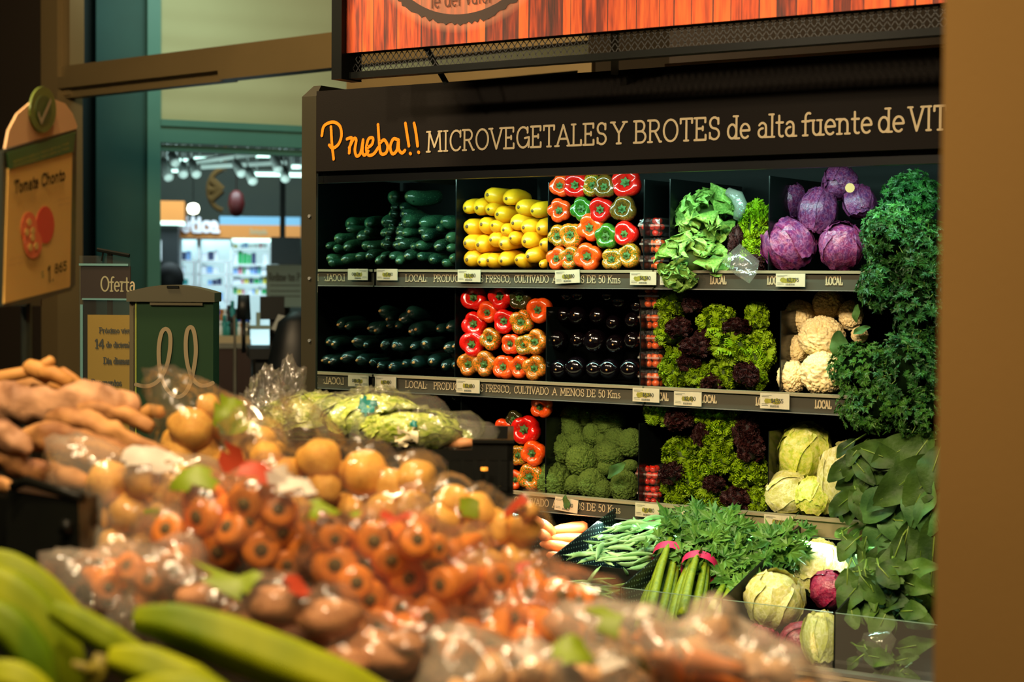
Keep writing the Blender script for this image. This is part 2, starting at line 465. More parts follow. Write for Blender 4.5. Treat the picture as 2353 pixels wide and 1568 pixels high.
# ================================================================ palette
m_black = M('black_panel', (17, 19, 17), (22, 24, 20), 3, rough=0.32, spec=0.15)
m_inner = M('black_interior', (9, 11, 10), rough=0.45, spec=0.15)
m_board = M('header_board_black', (15, 11, 7), (17, 13, 8), 2, rough=0.8, spec=0.15, bump=0.1, bscale=300)
m_panel = M('olive_steel', (52, 48, 34), (46, 44, 32), 3, rough=0.45, spec=0.15)
m_rail = M('rail_grey', (64, 62, 52), (72, 70, 58), 4, rough=0.4, spec=0.15)
m_railtan = M('rail_beige', (128, 116, 88), (136, 124, 96), 6, rough=0.45)
m_steel = M('brushed_steel', (170, 172, 160), (140, 142, 132), 8, rough=0.3, metal=0.7)
m_cream = M('cream_lettering', (172, 156, 122), rough=0.7, spec=.1)
m_orange = M('orange_lettering', (226, 130, 24), rough=0.6, spec=.1)
m_mirror = M('mirror_glass', (212, 222, 216), rough=0.02, metal=1.0)
m_paper = M('price_paper', (184, 172, 142), (174, 162, 134), 30, rough=0.6)
m_smear = M('olive_highlighter', (136, 124, 14), (110, 104, 14), 200, rough=0.7)
m_ink = M('dark_ink', (52, 50, 40), rough=0.7)
m_screw = M('screw_zinc', (220, 222, 215), rough=0.25, metal=0.8)
m_floor = M('dark_floor_tile', (58, 50, 40), (48, 42, 34), 2, rough=0.3)
m_ceil = M('dark_ceiling', (30, 28, 24), rough=0.8)
m_bronze = M('bronze_aluminium', (140, 120, 80), (130, 112, 74), 2, rough=0.45, metal=0.25)
m_teal = M('teal_aluminium', (80, 132, 120), (72, 122, 110), 2, rough=0.45)
m_tealdark = M('dark_teal_wall', (26, 78, 72), (22, 68, 62), 2, rough=0.6)
m_tealdeep = M('deep_teal_wall', (14, 40, 42), rough=0.6)
m_brownwall = M('brown_plaster', (124, 96, 54), (116, 90, 50), 1.5, rough=0.9, spec=.1, bump=0.06, bscale=160)
m_darkwall = M('dark_brown_wall', (46, 36, 24), rough=0.8)
m_crate = M('black_crate_plastic', (11, 12, 10), (15, 16, 12), 9, rough=0.38, spec=0.15)

def blind_material():
    m = M('pale_slatted_blind', (186, 182, 140), (176, 172, 130), 1.2, rough=0.7)
    nt = m.node_tree; N, L = nt.nodes, nt.links
    tc = N.new('ShaderNodeTexCoord'); wv = N.new('ShaderNodeTexWave')
    wv.bands_direction = 'Z'; wv.inputs['Scale'].default_value = 2.2; wv.inputs['Distortion'].default_value = 0.6; wv.inputs['Detail'].default_value = 1
    L.new(tc.outputs['Object'], wv.inputs['Vector'])
    bp = N.new('ShaderNodeBump'); bp.inputs['Strength'].default_value = 0.25; bp.inputs['Distance'].default_value = 0.02
    L.new(wv.outputs['Fac'], bp.inputs['Height']); L.new(bp.outputs['Normal'], N['Principled BSDF'].inputs['Normal'])
    return m
m_blind = blind_material()

def dotted_material(name, base, dot, step, r):
    """black panel with a square grid of small holes, laid out on the object's own x and z"""
    m = M(name, base, rough=0.35, spec=.2)
    nt = m.node_tree; N, L = nt.nodes, nt.links
    tc = N.new('ShaderNodeTexCoord'); sx = N.new('ShaderNodeSeparateXYZ'); L.new(tc.outputs['Object'], sx.inputs[0])
    outs = []
    for ax in ('A', 'B'):
        if ax == 'A':
            su = N.new('ShaderNodeMath'); su.operation = 'ADD'; L.new(sx.outputs['X'], su.inputs[0]); L.new(sx.outputs['Y'], su.inputs[1]); src = su.outputs[0]
        else: src = sx.outputs['Z']
        d = N.new('ShaderNodeMath'); d.operation = 'DIVIDE'; d.inputs[1].default_value = step; L.new(src, d.inputs[0])
        f = N.new('ShaderNodeMath'); f.operation = 'FRACT'; L.new(d.outputs[0], f.inputs[0])
        s_ = N.new('ShaderNodeMath'); s_.operation = 'SUBTRACT'; s_.inputs[1].default_value = 0.5; L.new(f.outputs[0], s_.inputs[0])
        p = N.new('ShaderNodeMath'); p.operation = 'MULTIPLY'; L.new(s_.outputs[0], p.inputs[0]); L.new(s_.outputs[0], p.inputs[1]); outs.append(p)
    a = N.new('ShaderNodeMath'); a.operation = 'ADD'; L.new(outs[0].outputs[0], a.inputs[0]); L.new(outs[1].outputs[0], a.inputs[1])
    lt = N.new('ShaderNodeMath'); lt.operation = 'LESS_THAN'; lt.inputs[1].default_value = r * r; L.new(a.outputs[0], lt.inputs[0])
    mx = N.new('ShaderNodeMix'); mx.data_type = 'RGBA'
    mx.inputs['A'].default_value = lin(base); mx.inputs['B'].default_value = lin(dot)
    L.new(lt.outputs[0], mx.inputs['Factor']); L.new(mx.outputs['Result'], N['Principled BSDF'].inputs['Base Color'])
    return m
m_perf = dotted_material('perforated_black', (16, 26, 26), (90, 110, 100), 0.012, 0.18)

# ================================================================ room shell
CEIL = 3.4
mb = MB(); mb.box(-22, 5, -3, 24, -0.06, 0.0); struct(mb, 'floor', m_floor)
mb = MB(); mb.box(-22, 5, -3, 24, CEIL, CEIL + 0.06); struct(mb, 'ceiling', m_ceil)
mb = MB(); mb.box(-1.7, 3.0, 4.95, 5.1, 0, CEIL); struct(mb, 'wall_back', m_darkwall)
# the brown wall end that fills the right edge of the view
pe = P(2157, 784, d=1.75)
mb = MB(); mb.box(pe.x, pe.x + 0.75, pe.y, pe.y + 0.25, 0, CEIL); struct(mb, 'wall_right', m_brownwall)

# bronze glazed partition behind the case: VP measured 7 degrees off the case line
PART = Frame(P(500, 600, d=7.4), math.radians(-7.05))
def bandfr(fr, mb, u0, v0a, v0b, u1, v1a, v1b, thick, off=0.0, mi=0):
    """horizontal member on a frame: edges measured at two ends are averaged to a level bar"""
    a0 = fr.st(u0, (v0a + v0b) / 2)[0]; a1 = fr.st(u1, (v1a + v1b) / 2)[0]
    zt = (fr.st(u0, v0a)[1] + fr.st(u1, v1a)[1]) / 2; zb = (fr.st(u0, v0b)[1] + fr.st(u1, v1b)[1]) / 2
    fr.box(mb, a0, a1, zb, zt, thick, off, mi); return a0, a1, zb, zt

# header beam of the bronze partition with its profile steps, and the left jamb
mb = MB()
A0, A1, ZB, ZT = bandfr(PART, mb, 128, 170, 222, 759, 90, 163, 0.10)
mb = MB()
PART.box(mb, A0 - 0.05, A1 + 2.4, ZT - 0.02, ZT + 0.03, 0.10, 0.0)
PART.box(mb, A0, A1 + 2.4, ZT - 0.075, ZT - 0.022, 0.12, 0.02)
PART.box(mb, A0, A1 + 2.4, ZB + 0.055, ZT - 0.08, 0.10, 0.0)
PART.box(mb, PART.st(513, 180)[0], A1 + 2.4, ZB, ZB + 0.052, 0.08, 0.03)
PART.box(mb, A0, PART.st(513, 180)[0], ZB, ZB + 0.045, 0.06, -0.02)
struct(mb, 'trim_1', m_bronze)
mb = MB()
ja = PART.st(108, 100)[0]; jb = PART.st(140, 100)[0]; jc = PART.st(156, 100)[0]
PART.box(mb, ja, jb, 0, CEIL, 0.14, 0.02); PART.box(mb, jb, jc, ZB + 0.01, CEIL, 0.08, -0.01)
PART.box(mb, ja - 0.05, ja - 0.01, 0, CEIL, 0.1, 0.0)
struct(mb, 'trim_2', m_bronze)
mb = MB(); PART.box(mb, ja - 3.2, ja - 0.05, 0, CEIL, 0.1, -0.02); struct(mb, 'wall_left', m_darkwall)
# bronze frame seen in the gap between the header board and the banner
mb = MB()
w0 = PART.st(830, 185)[0]; w1 = PART.st(1392, 150)[0]; q1 = (PART.st(1000, 172)[1] + PART.st(1300, 143)[1]) / 2; q0 = q1 - .045
mb2 = MB(); PART.box(mb2, w1 - 0.03, w1 + 0.5, 0, ZT + 0.6, 0.1, 0.06)
struct(mb2, 'wall_front', M('dark_beige_wall', (40, 34, 24), rough=0.8, spec=.1))
wx = P(1538, 130, Y=4.95).x
PART.box(mb, w0, w1, q0, q1, .09, .08); PART.box(mb, w0, w0 + .05, .0, q0, .09, .08); PART.box(mb, w1 - .06, w1, .0, q0, .09, .08)
struct(mb, 'window_1', m_bronze)
mb = MB(); PART.box(mb, w0 + .05, w1 - .06, .9, q0, .01, .05); struct(mb, 'window_2', M('dark_window_pane', (26, 34, 28), rough=.15))
# a dark service wall right of the partition
bpy.data.objects['wall_back'].location.x += wx - (-1.7) 

# teal glazed shop front across the corridor
TEAL = Frame(P(520, 300, d=9.6), math.radians(59.2))
t = lambda u, v: TEAL.st(u, v)[0]
def tz(u, v): return TEAL.st(u, v)[1]
mb = MB()
TEAL.box(mb, t(336, 300), t(366, 300), 0, CEIL, 0.09, 0.03)
TEAL.box(mb, t(366, 300), t(1500, 300), tz(520, 297) + 0.0, tz(520, 297) + 0.035, 0.06, 0.035)
TEAL.box(mb, t(366, 300), t(1500, 300), tz(520, 334), tz(520, 298), 0.08, 0.02)
TEAL.box(mb, t(366, 300), t(1500, 300), tz(520, 352), tz(520, 338), 0.06, -0.01)
struct(mb, 'trim_3', m_teal)
mb = MB(); TEAL.box(mb, t(366, 200), t(1500, 200), tz(520, 297), CEIL, 0.03, -0.02); struct(mb, 'wall_corridor', m_blind)
mb = MB(); TEAL.box(mb, t(222, 300), t(337, 300), 0, CEIL, 0.2, -0.01); struct(mb, 'wall_side', m_tealdark)
mb = MB(); TEAL.box(mb, t(222, 300) - 1.6, t(222, 300), 0, CEIL, 0.2, -0.12); struct(mb, 'wall_recess', m_tealdeep)

# ---------------------------------------------------------------- pharmacy behind the shop front
SHOP = Frame(P(520, 600, d=14.5), math.radians(42.0))
sa = lambda u: SHOP.st(u, 600)[0]
def sz(v, u=520): return SHOP.st(u, v)[1]
m_shopdark = M('shop_dark_wall', (24, 34, 26), (34, 40, 26), 1.5, rough=0.8)
m_shoporange = M('orange_sign_band', (196, 122, 50), rough=0.6)
m_shopblue = M('pale_blue_band', (110, 160, 190), rough=0.5)
m_white = M('white_laminate', (226, 232, 236), rough=0.4)
m_lit = M('backlit_shelf_white', (200, 225, 230), rough=0.4, emit=(190, 225, 228), estr=0.95)
m_glowwhite = M('tube_glow', (230, 255, 250), rough=0.4, emit=(205, 255, 240), estr=3.0)
m_lampgrey = M('spotlight_grey', (190, 205, 200), rough=0.5)
mb = MB(); SHOP.box(mb, sa(150), sa(1200), 0, CEIL, 0.1, -0.45); struct(mb, 'wall_shop', m_shopdark)

root = thing('shelving_wall', 'backlit white pharmacy shelving under an orange sign band, seen through the shop front', 'shelving', SHOP.pt(sa(520), 0))
def spart(name, mat, rects, label=None, thick=0.06, off=0.0, parent=None):
    mb = MB()
    for (u0, v0, u1, v1) in rects: SHOP.rect(mb, u0, v0, u1, v1, thick, off)
    return part(mb, name, mat, parent or root, label=label)
spart('sign_band', m_shoporange, [(414, 518, 690, 548)], 'orange sign band', 0.1, 0.1)
spart('blue_band', m_shopblue, [(505, 499, 690, 520)], 'pale blue band', 0.08, 0.08)
spart('back_panel', m_lit, [(408, 550, 640, 800)], 'glowing white back panel', 0.05, -0.3)
spart('upright', m_white, [(410, 548, 416, 800), (452, 546, 461, 800), (516, 600, 525, 720), (529, 546, 534, 800), (440, 600, 447, 700)], None, 0.3, 0.0)
for v in (598, 628, 655, 690, 725):
    spart('shelf_board', m_white, [(412, v, 534, v + 5)], None, 0.3, 0.0)
for v in (570, 607, 630, 652, 676):
    spart('shelf_board', m_white, [(534, v, 618, v + 4)], None, 0.3, 0.0)
spart('light_strip', m_glowwhite, [(534, 549, 622, 556)], None, 0.03, 0.06)
mb = MB()
z0 = sz(534); a0 = sa(419)
lettering(SHOP, mb, '\u00e9tica', a0, z0, sz(500) - sz(534), sa(503) - sa(419), 0.22, off=0.13)
part(mb, 'lettering', M('shop_white_letters', (225, 225, 235), rough=0.4, emit=(225, 225, 240), estr=0.1), root)
mb = MB()
lettering(SHOP, mb, 'Botiqu\u00edn', sa(574), sz(538), 0.042, sa(614) - sa(574), 0.16, off=0.105)
part(mb, 'lettering', m_cream, root)
# products standing on the shelves
m_prod = [M('carton_' + n, c, rough=0.5) for n, c in (('green', (20, 150, 80)), ('blue', (40, 80, 170)), ('paleblue', (120, 160, 215)), ('white', (215, 220, 230)),
    ('teal', (40, 140, 140)), ('yellow', (190, 180, 50)), ('pink', (190, 110, 130)), ('navy', (40, 50, 90)))]
cells = []
for vb, vt in ((598, 572), (628, 606), (655, 636), (690, 668)):
    cells += [(418, 438, vb, vt), (464, 512, vb, vt)]
for vb, vt in ((570, 557), (607, 575), (630, 610), (652, 634), (676, 658)):
    cells += [(536, 616, vb, vt)]
names_c = ['green', 'blue', 'pale blue', 'white', 'teal', 'yellow', 'pink', 'navy']
rs = random.Random(3)
for (u0, u1, vb, vt) in cells:
    u = u0
    while u < u1 - 5:
        wpx = rs.choice((6, 8, 10, 13)); k = rs.choice((0, 1, 2, 2, 3, 3, 3, 4, 5, 6, 7)) if u0 > 500 else rs.choice((2, 3, 3, 3, 7, 2, 4))
        if rs.random() < (0.12 if u0 > 500 else 0.45): u += wpx; continue
        hh = rs.uniform(0.6, 0.95) * (vb - vt)
        mb = MB(); SHOP.rect(mb, u, vb - hh, min(u + wpx, u1), vb + 0.2, 0.1, -0.04)
        solo(mb, 'medicine_box', m_prod[k], 'small %s carton standing on the backlit pharmacy shelves' % names_c[k], 'box', 'cartons on the pharmacy shelves')
        u += wpx + 1

# left orange canopy with the black kiosk under it
root = thing('kiosk', 'black kiosk with a small screen under an orange canopy behind the shop front', 'kiosk', SHOP.pt(sa(380), 0, 0.6))
def kpart(name, mat, rects, thick, off, label=None):
    mb = MB()
    for (u0, v0, u1, v1) in rects: SHOP.rect(mb, u0, v0, u1, v1, thick, off)
    return part(mb, name, mat, root, label=label)
kpart('canopy', m_shoporange, [(300, 470, 431, 513)], 0.5, 0.7, 'orange canopy')
kpart('light_strip', m_glowwhite, [(300, 514, 428, 521)], 0.3, 0.65)
kpart('body', M('kiosk_black', (14, 22, 24), rough=0.5), [(300, 522, 416, 1500)], 0.4, 0.6)
kpart('screen', M('screen_glow', (150, 190, 200), rough=0.3, emit=(150, 190, 205), estr=0.7), [(330, 560, 376, 598)], 0.02, 0.64)
kpart('screen_frame', m_white, [(330, 556, 380, 560), (330, 598, 380, 602), (376, 556, 380, 602)], 0.03, 0.65)
mb = MB(); lettering(SHOP, mb, 'eX', sa(346), sz(548, 380), 0.09, sa(372) - sa(346), 0.2, serif=False, off=0.62); part(mb, 'lettering', m_white, root)

# fluorescent tubes and track spotlights under the shop ceiling
tubes = [(395, 364, 432, 371, 12.2), (446, 360, 510, 370, 11.6), (588, 352, 627, 362, 11.6), (345, 388, 362, 394, 12.6), (377, 389, 412, 396, 12.6),
         (575, 395, 650, 405, 11.8), (660, 396, 700, 407, 11.8), (667, 378, 700, 388, 12.4), (640, 352, 660, 356, 13)]
for i, (u0, v0, u1, v1, d) in enumerate(tubes):
    fr = Frame(P((u0 + u1) / 2, v0, d=d), math.radians(40))
    mb = MB(); a0, z0 = fr.st(u0, (v0 + v1) / 2); a1, z1 = fr.st(u1, (v0 + v1) / 2); r = (fr.st(u0, v0)[1] - fr.st(u0, v1)[1]) / 2
    root = thing('tube_light', ['fluorescent tube at the far left under the pharmacy ceiling', 'long fluorescent tube left of centre under the pharmacy ceiling', 'fluorescent tube right of centre high under the pharmacy ceiling',
        'short fluorescent tube behind the teal upright, lower row', 'fluorescent tube left in the lower row', 'longest fluorescent tube in the lower row under the pharmacy ceiling',
        'lower fluorescent tube partly hidden by the display case', 'upper fluorescent tube partly hidden by the display case', 'faint distant fluorescent tube beside the top rail'][i], 'light', fr.pt((a0 + a1) / 2, z0))
    mb.tube([fr.pt(a0, z0), fr.pt(a1, z0)], r, 8)
    part(mb, 'tube', m_glowwhite, root, smooth=True)
    mb = MB(); fr.box(mb, a0, a1, z0 + r * 0.7, z0 + r * 1.6, r * 2, r)
    for q in (a0 + (a1-a0)*0.2, a0 + (a1-a0)*0.8): mb.tube([fr.pt(q, z0 + r), fr.pt(q, CEIL)], 0.006, 5)
    part(mb, 'housing', m_lampgrey, root)
spots = [(375, 368, 388, 410, 'leftmost'), (393, 352, 404, 376, 'small'), (419, 375, 421, 402, 'upright'), (440, 372, 452, 402, 'second'), (540, 372, 556, 400, 'middle'), (569, 388, 582, 418, 'lowest'), (628, 355, 640, 392, 'upper right'), (652, 388, 656, 412, 'rightmost')]
for i, (u0, v0, u1, v1, nm) in enumerate(spots):
    p0 = P(u0, v0, d=11.0); p1 = P(u1, v1, d=10.9)
    root = thing('track_spotlight', '%s grey track spotlight under the pharmacy ceiling, head pointing down' % nm, 'spotlight', p0)
    dr = (p1 - p0).normalized(); mb = MB(); mb.tube([p0 + dr*0.0, p0 + dr * 0.02, p1 - dr*0.01, p1], [0.018, 0.028, 0.032, 0.028], 10)
    part(mb, 'lamp_head', m_lampgrey, root, smooth=True)
    mb = MB(); mb.tube([p0 + Vector((0,0,.0)), p0 + Vector((0, 0, 0.05)), Vector((p0.x, p0.y, CEIL))], 0.006, 6)
    part(mb, 'stem', m_lampgrey, root)
for (u0, v0, u1, v1, nm) in ((430, 375, 590, 352, 'upper'), (462, 383, 660, 372, 'lower')):
    p0, p1 = P(u0, v0, d=11.1), P(u1, v1, d=11.1)
    mb = MB(); mb.tube([p0, p1], 0.018, 6)
    
    solo(mb, 'light_track', m_lampgrey, '%s grey lighting track hanging under the pharmacy ceiling' % nm, 'track')
# hanging decorations above the sign band
mb = MB(); fr = Frame(P(495, 430, d=13.2), math.radians(42)); ca, cz = fr.st(515, 437)
cr = fr.st(515, 390)[1] - cz
mb.tube([fr.pt(ca + cr * math.cos(q) * .75, cz + cr * math.sin(q)) for q in [math.radians(x) for x in range(95, 266, 10)]], 0.02, 6)
for q in (150, 180, 210): mb.tube([fr.pt(ca - cr*.1, cz), fr.pt(ca + cr * math.cos(math.radians(q)) * .75, cz + cr * math.sin(math.radians(q)))], 0.03, 6)
mb.tube([fr.pt(ca + cr*.05, cz + cr*.95), fr.pt(ca + cr*.05, CEIL)], .006, 5)
solo(mb, 'wheel_ornament', M('ochre_wood', (66, 48, 20), rough=0.6, spec=.1), 'ochre half wheel ornament hanging above the white lettering', 'ornament')
mb = MB(); c = P(543, 468, d=13.2)
mb.tube([c + Vector((0, 0, x)) for x in (-.1, -.07, 0, .07, .1)], [0.02, 0.05, 0.065, 0.05, 0.02], 12); mb.tube([c + Vector((0, 0, .1)), Vector((c.x, c.y, CEIL))], .004, 5)
solo(mb, 'red_pendant', M('red_lacquer', (70, 12, 10), rough=0.5), 'round red pendant hanging above the blue band', 'pendant', smooth=True)
mb = MB(); c = P(444, 480, d=13.0)
mb.tube([c + Vector((0, 0, x)) for x in (-.04, -.03, 0, .03, .04)], [0.01, 0.035, 0.045, 0.035, 0.01], 10); solo(mb, 'bulb', M('bulb_glow', (255, 255, 235), emit=(255, 255, 225), estr=6), 'small bright round bulb just above the white lettering', 'lamp', smooth=True)
mb = MB(); mb.tube([c + Vector((0, 0, .04)), Vector((c.x, c.y, CEIL))], .004, 5); solo(mb, 'lamp_cord', m_black, 'thin dark cord the small round bulb hangs from', 'cord')

# grey points notice and dark monitor at the right end of the pharmacy
fr = Frame(P(650, 650, d=10.5), math.radians(44))
root = thing('notice_board', 'grey notice about redeeming points standing behind the black checkout', 'notice', fr.pt(fr.st(650, 700)[0], 0))
mb = MB(); fr.rect(mb, 612, 609, 705, 706, 0.03); part(mb, 'panel', M('notice_grey', (128, 150, 142), rough=0.6), root)
mb = MB(); a0 = fr.st(617, 640)[0]; a1 = fr.st(690, 640)[0]
lettering(fr, mb, 'Redime tus P', a0, fr.st(617, 645)[1], fr.st(617, 628)[1] - fr.st(617, 645)[1], a1 - a0, 0.13)
for q in (655, 668, 680): fr.rect(mb, 620, q, 690, q + 2, 0.002, 0.002)
part(mb, 'lettering', m_ink, root)
mb = MB(); q = fr.st(660, 700); mb.tube([fr.pt(q[0], 0, -.05), fr.pt(q[0], q[1] + .05, -.05)], 0.02, 8); fr.box(mb, q[0] - .25, q[0] + .25, 0, .03, .4, .1); part(mb, 'stand', m_black, root)
fr = Frame(P(650, 580, d=12.5), math.radians(44))
root = thing('hanging_screen', 'dark screen hanging beside the backlit shelving', 'screen', fr.pt(fr.st(650, 580)[0], fr.st(650, 610)[1]))
mb = MB(); fr.rect(mb, 623, 545, 690, 608, 0.08); part(mb, 'panel', M('screen_dark', (22, 36, 34), rough=0.5), root)
mb = MB(); q = fr.st(650, 545); mb.tube([fr.pt(q[0], q[1], -.04), fr.pt(q[0], CEIL, -.04)], .02, 6); part(mb, 'hanger', m_black, root)

# counter in front of the shelves with small goods
fr = Frame(P(530, 780, d=9.3), math.radians(42))
root = thing('checkout_counter', 'pale counter with a dark red front behind the green bin', 'counter', fr.pt(fr.st(530, 780)[0], 0))
mb = MB(); fr.rect(mb, 400, 772, 575, 788, 0.6, 0.05); part(mb, 'worktop', M('counter_cream', (200, 180, 140), rough=0.4), root)
mb = MB(); fr.rect(mb, 400, 788, 577, 800, 0.62, 0.06); part(mb, 'edge_strip', m_steel, root)
mb = MB(); q0 = fr.st(400, 800)[0]; q1 = fr.st(577, 800)[0]; fr.box(mb, q0, q1, 0, fr.st(490, 800)[1], 0.6, 0.05); part(mb, 'front_panel', M('counter_darkred', (48, 22, 14), rough=0.5), root)
mb = MB(); fr.rect(mb, 490, 745, 575, 772, 0.3, -0.2); part(mb, 'riser', m_white, root)
zc = fr.st(530, 772)[1]
goods = ['white', 'teal', 'black', 'amber', 'blue', 'silver']
gm = [m_white, m_prod[4], M('flask_black', (20, 24, 26)), M('flask_amber', (190, 120, 50)), m_prod[1], m_steel]
for (v, off, zoff) in ((768, -0.02, 0), (742, -0.3, 1)):
    for i in range(9):
        u = 498 + i * 8.6; k = rs.randrange(6)
        a, z = fr.st(u, v); b = fr.pt(a, 0, off - 0.03); z = zc if not zoff else fr.st(530, 745)[1]
        h = U(0.07, 0.13); mb = MB()
        mb.tube([Vector((b.x, b.y, z + q * h)) for q in (0, 0.05, 0.6, 0.72, 0.75, 1.0)], [0.016, 0.018, 0.018, 0.009, 0.011, 0.01], 8)
        solo(mb, 'cosmetic_bottle', gm[k], 'small %s bottle standing on the pale pharmacy counter' % goods[k], 'bottle', 'bottles on the pharmacy counter', smooth=True)

# dark checkout equipment
fr = Frame(P(630, 780, d=8.4), math.radians(44))
m_eq = M('checkout_black', (16, 22, 26), (22, 30, 34), 4, rough=0.45)
root = thing('checkout_terminal', 'black checkout terminal with a white receipt and printed slip left of the display case', 'terminal', fr.pt(fr.st(635, 800)[0], 0))
mb = MB(); a0, a1 = fr.st(572, 820)[0], fr.st(705, 820)[0]
zt = fr.st(630, 800)[1]; fr.box(mb, a0, a1, zt - .05, zt, .5, .1); fr.box(mb, a0 + .03, a1, 0, zt - .05, .42, .06); part(mb, 'stand', m_eq, root)
mb = MB(); fr.rect(mb, 600, 682, 655, 735, 0.10, -0.05); fr.rect(mb, 622, 730, 640, 800, 0.05, -0.08); part(mb, 'monitor', m_eq, root, label='black monitor seen from behind')
mb = MB(); c = fr.pt(fr.st(560, 710)[0], fr.st(560, 735)[1], 0.0); mb.tube([c, c + Vector((0, 0, .12))], [.035, .028], 10, flat=.5); mb.tube([c + Vector((0, 0, -.16)), c], .01, 6); part(mb, 'card_reader', m_eq, root, smooth=True)
mb = MB(); mb.tube([fr.pt(fr.st(540, 800)[0], fr.st(540, 800)[1]), fr.pt(fr.st(538, 725)[0], fr.st(538, 725)[1])], .006, 6); mb.tube([fr.pt(fr.st(540, 800)[0], 0.0), fr.pt(fr.st(540, 800)[0], fr.st(540, 800)[1])], .01, 6); part(mb, 'rod', m_steel, root)
mb = MB(); p = [fr.st(638, 722), fr.st(655, 726), fr.st(640, 762), fr.st(622, 756)]
mb.add([fr.pt(a, z, .06) for a, z in p] + [fr.pt(a, z, .055) for a, z in p], [(0,1,2,3),(7,6,5,4),(0,4,5,1),(1,5,6,2),(2,6,7,3),(3,7,4,0)]); part(mb, 'printed_slip', M('slip_paper', (190, 200, 200)), root, label='white printed slip')
mb = MB(); fr.rect(mb, 574, 748, 620, 756, 0.1, .08); fr.rect(mb, 588, 718, 597, 750, 0.05, .06); part(mb, 'paper_holder', M('holder_grey', (150, 180, 178)), root, label='pale grey paper holder')
root = thing('desk_placard', 'white tilted placard on a black stand low beside the display case', 'placard', fr.pt(fr.st(595, 940)[0], 0, .25))
mb = MB(); p = [fr.st(592, 885), fr.st(622, 885), fr.st(608, 948), fr.st(574, 948)]
mb.add([fr.pt(a, z, .30) for a, z in p] + [fr.pt(a, z, .29) for a, z in p], [(0,1,2,3),(7,6,5,4),(0,4,5,1),(1,5,6,2),(2,6,7,3),(3,7,4,0)]); part(mb, 'card', M('placard_white', (170, 190, 190)), root)
mb = MB(); a, z = fr.st(600, 948); mb.tube([fr.pt(a, 0, .2), fr.pt(a, z, .25), fr.pt(fr.st(620, 880)[0], fr.st(620, 880)[1], .26)], .012, 6); part(mb, 'stand', m_eq, root)
mb = MB(); a, z = fr.st(665, 760)
for (du, v, r) in ((655, 745, .09), (672, 760, .1), (640, 800, .12), (672, 830, .14), (610, 850, .13), (655, 880, .13)):
    pass
mb.tube([fr.pt(fr.st(672, 720)[0], fr.st(668, v)[1], .42) for v in (712, 735, 790, 850, 900)] + [fr.pt(fr.st(672, 720)[0], q_, .42) for q_ in (.35, .3, .04, 0)], [.03, .09, .12, .15, .15, .13, .03, .03, .2], 12, flat=.6)
solo(mb, 'office_chair_back', m_eq, 'padded black chair back against the display case edge', 'chair', smooth=True)

# lights of the pharmacy and of the corridor
lamp('pharmacy_light', 'AREA', SHOP.pt(sa(500), 3.2, 1.8), SHOP.pt(sa(520), 1.3, 0), 150, (0.72, 0.95, 1.0), 2.5, 0.6)
lamp('spotlight_up_fill', 'AREA', P(520, 560, d=10.5), P(520, 330, d=11.5), 12, (.75, 1, .95), 1.2, .5)  # unseen upward fill, added to brighten the grey track spotlights
lamp('corridor_light', 'AREA', TEAL.pt(t(480, 300), 3.3, 1.3), TEAL.pt(t(520, 300), 2.2, 0), 12, (0.95, 1.0, 0.78), 1.6, 0.4)
lamp('corridor_low_light', 'AREA', TEAL.pt(t(380, 300), 3.3, 0.9), TEAL.pt(t(300, 300), 1.0, 0), 8, (0.5, 1.0, 0.9), 0.8, 0.4)
# ================================================================ the refrigerated display case
XM = P(862, 618, Y=3.92).x          # plane of the mirrored end panel
XR = -0.85                          # right end, behind the brown wall
Z1, Z2, Z3 = 1.5315, 1.2325, 0.9325
YF, YB = 3.663, 4.40
case = thing('display_case', 'black refrigerated produce case with three shelves and a slatted lower deck', 'display case', ((XM + XR) / 2, 4.0, 0))
mb = MB(); mb.box(XM - 0.055, XM - 0.004, YF, YB, 0, 2.0)
mb.add([(XM - .055, YF, 2.0), (XM - .004, YF, 2.0), (XM - .004, YB, 2.0), (XM - .055, YB, 2.0), (XM - .03, YF + .02, 2.03), (XM - .004, YF + .02, 2.03), (XM - .004, YB, 2.03), (XM - .03, YB, 2.03)], [(4,5,6,7),(0,1,5,4),(1,2,6,5),(2,3,7,6),(3,0,4,7)])
ep = part(mb, 'end_panel', m_panel, case)
mb = MB(); mb.box(XM - 0.004, XM, YF + 0.004, YB, 0.55, 1.79); part(mb, 'mirror_panel', m_mirror, case, label='mirrored inner side')
for v in (497, 640, 783):
    p = P(712, v, Y=YF); mb = MB(); mb.tube([p, p + Vector((0, -0.004, 0))], 0.0048, 10); part(mb, 'screw', m_screw, ep)
mb = MB(); mb.box(XM, XR, YB - 0.02, YB, 0.55, 2.0); part(mb, 'back_panel', m_inner, case)
mb = MB(); mb.box(XM, XR, YF + .03, YB, 1.86, 1.90); part(mb, 'roof_panel', m_inner, case)
mb = MB(); mb.box(XR, XR + .05, YF, YB, 0, 2.0); part(mb, 'end_panel', m_panel, case)
hb = MB(); hb.box(XM + 0.0, XR, YF - 0.004, YF + 0.026, 1.795, 2.012); hb = part(hb, 'header_board', m_board, case, label='black header board with lettering')
mb = MB(); xx = P(1530, 150, Y=YF).x; mb.box(xx, XR, YF - 0.006, YF + 0.03, 2.0125, 2.019); part(mb, 'edge_trim', M('tarnished_trim', (150, 126, 84), rough=.5), hb)
mb = MB(); mb.box(XM, XR, YF + .027, YF + .05, 1.765, 1.80); part(mb, 'header_lip', m_inner, case)
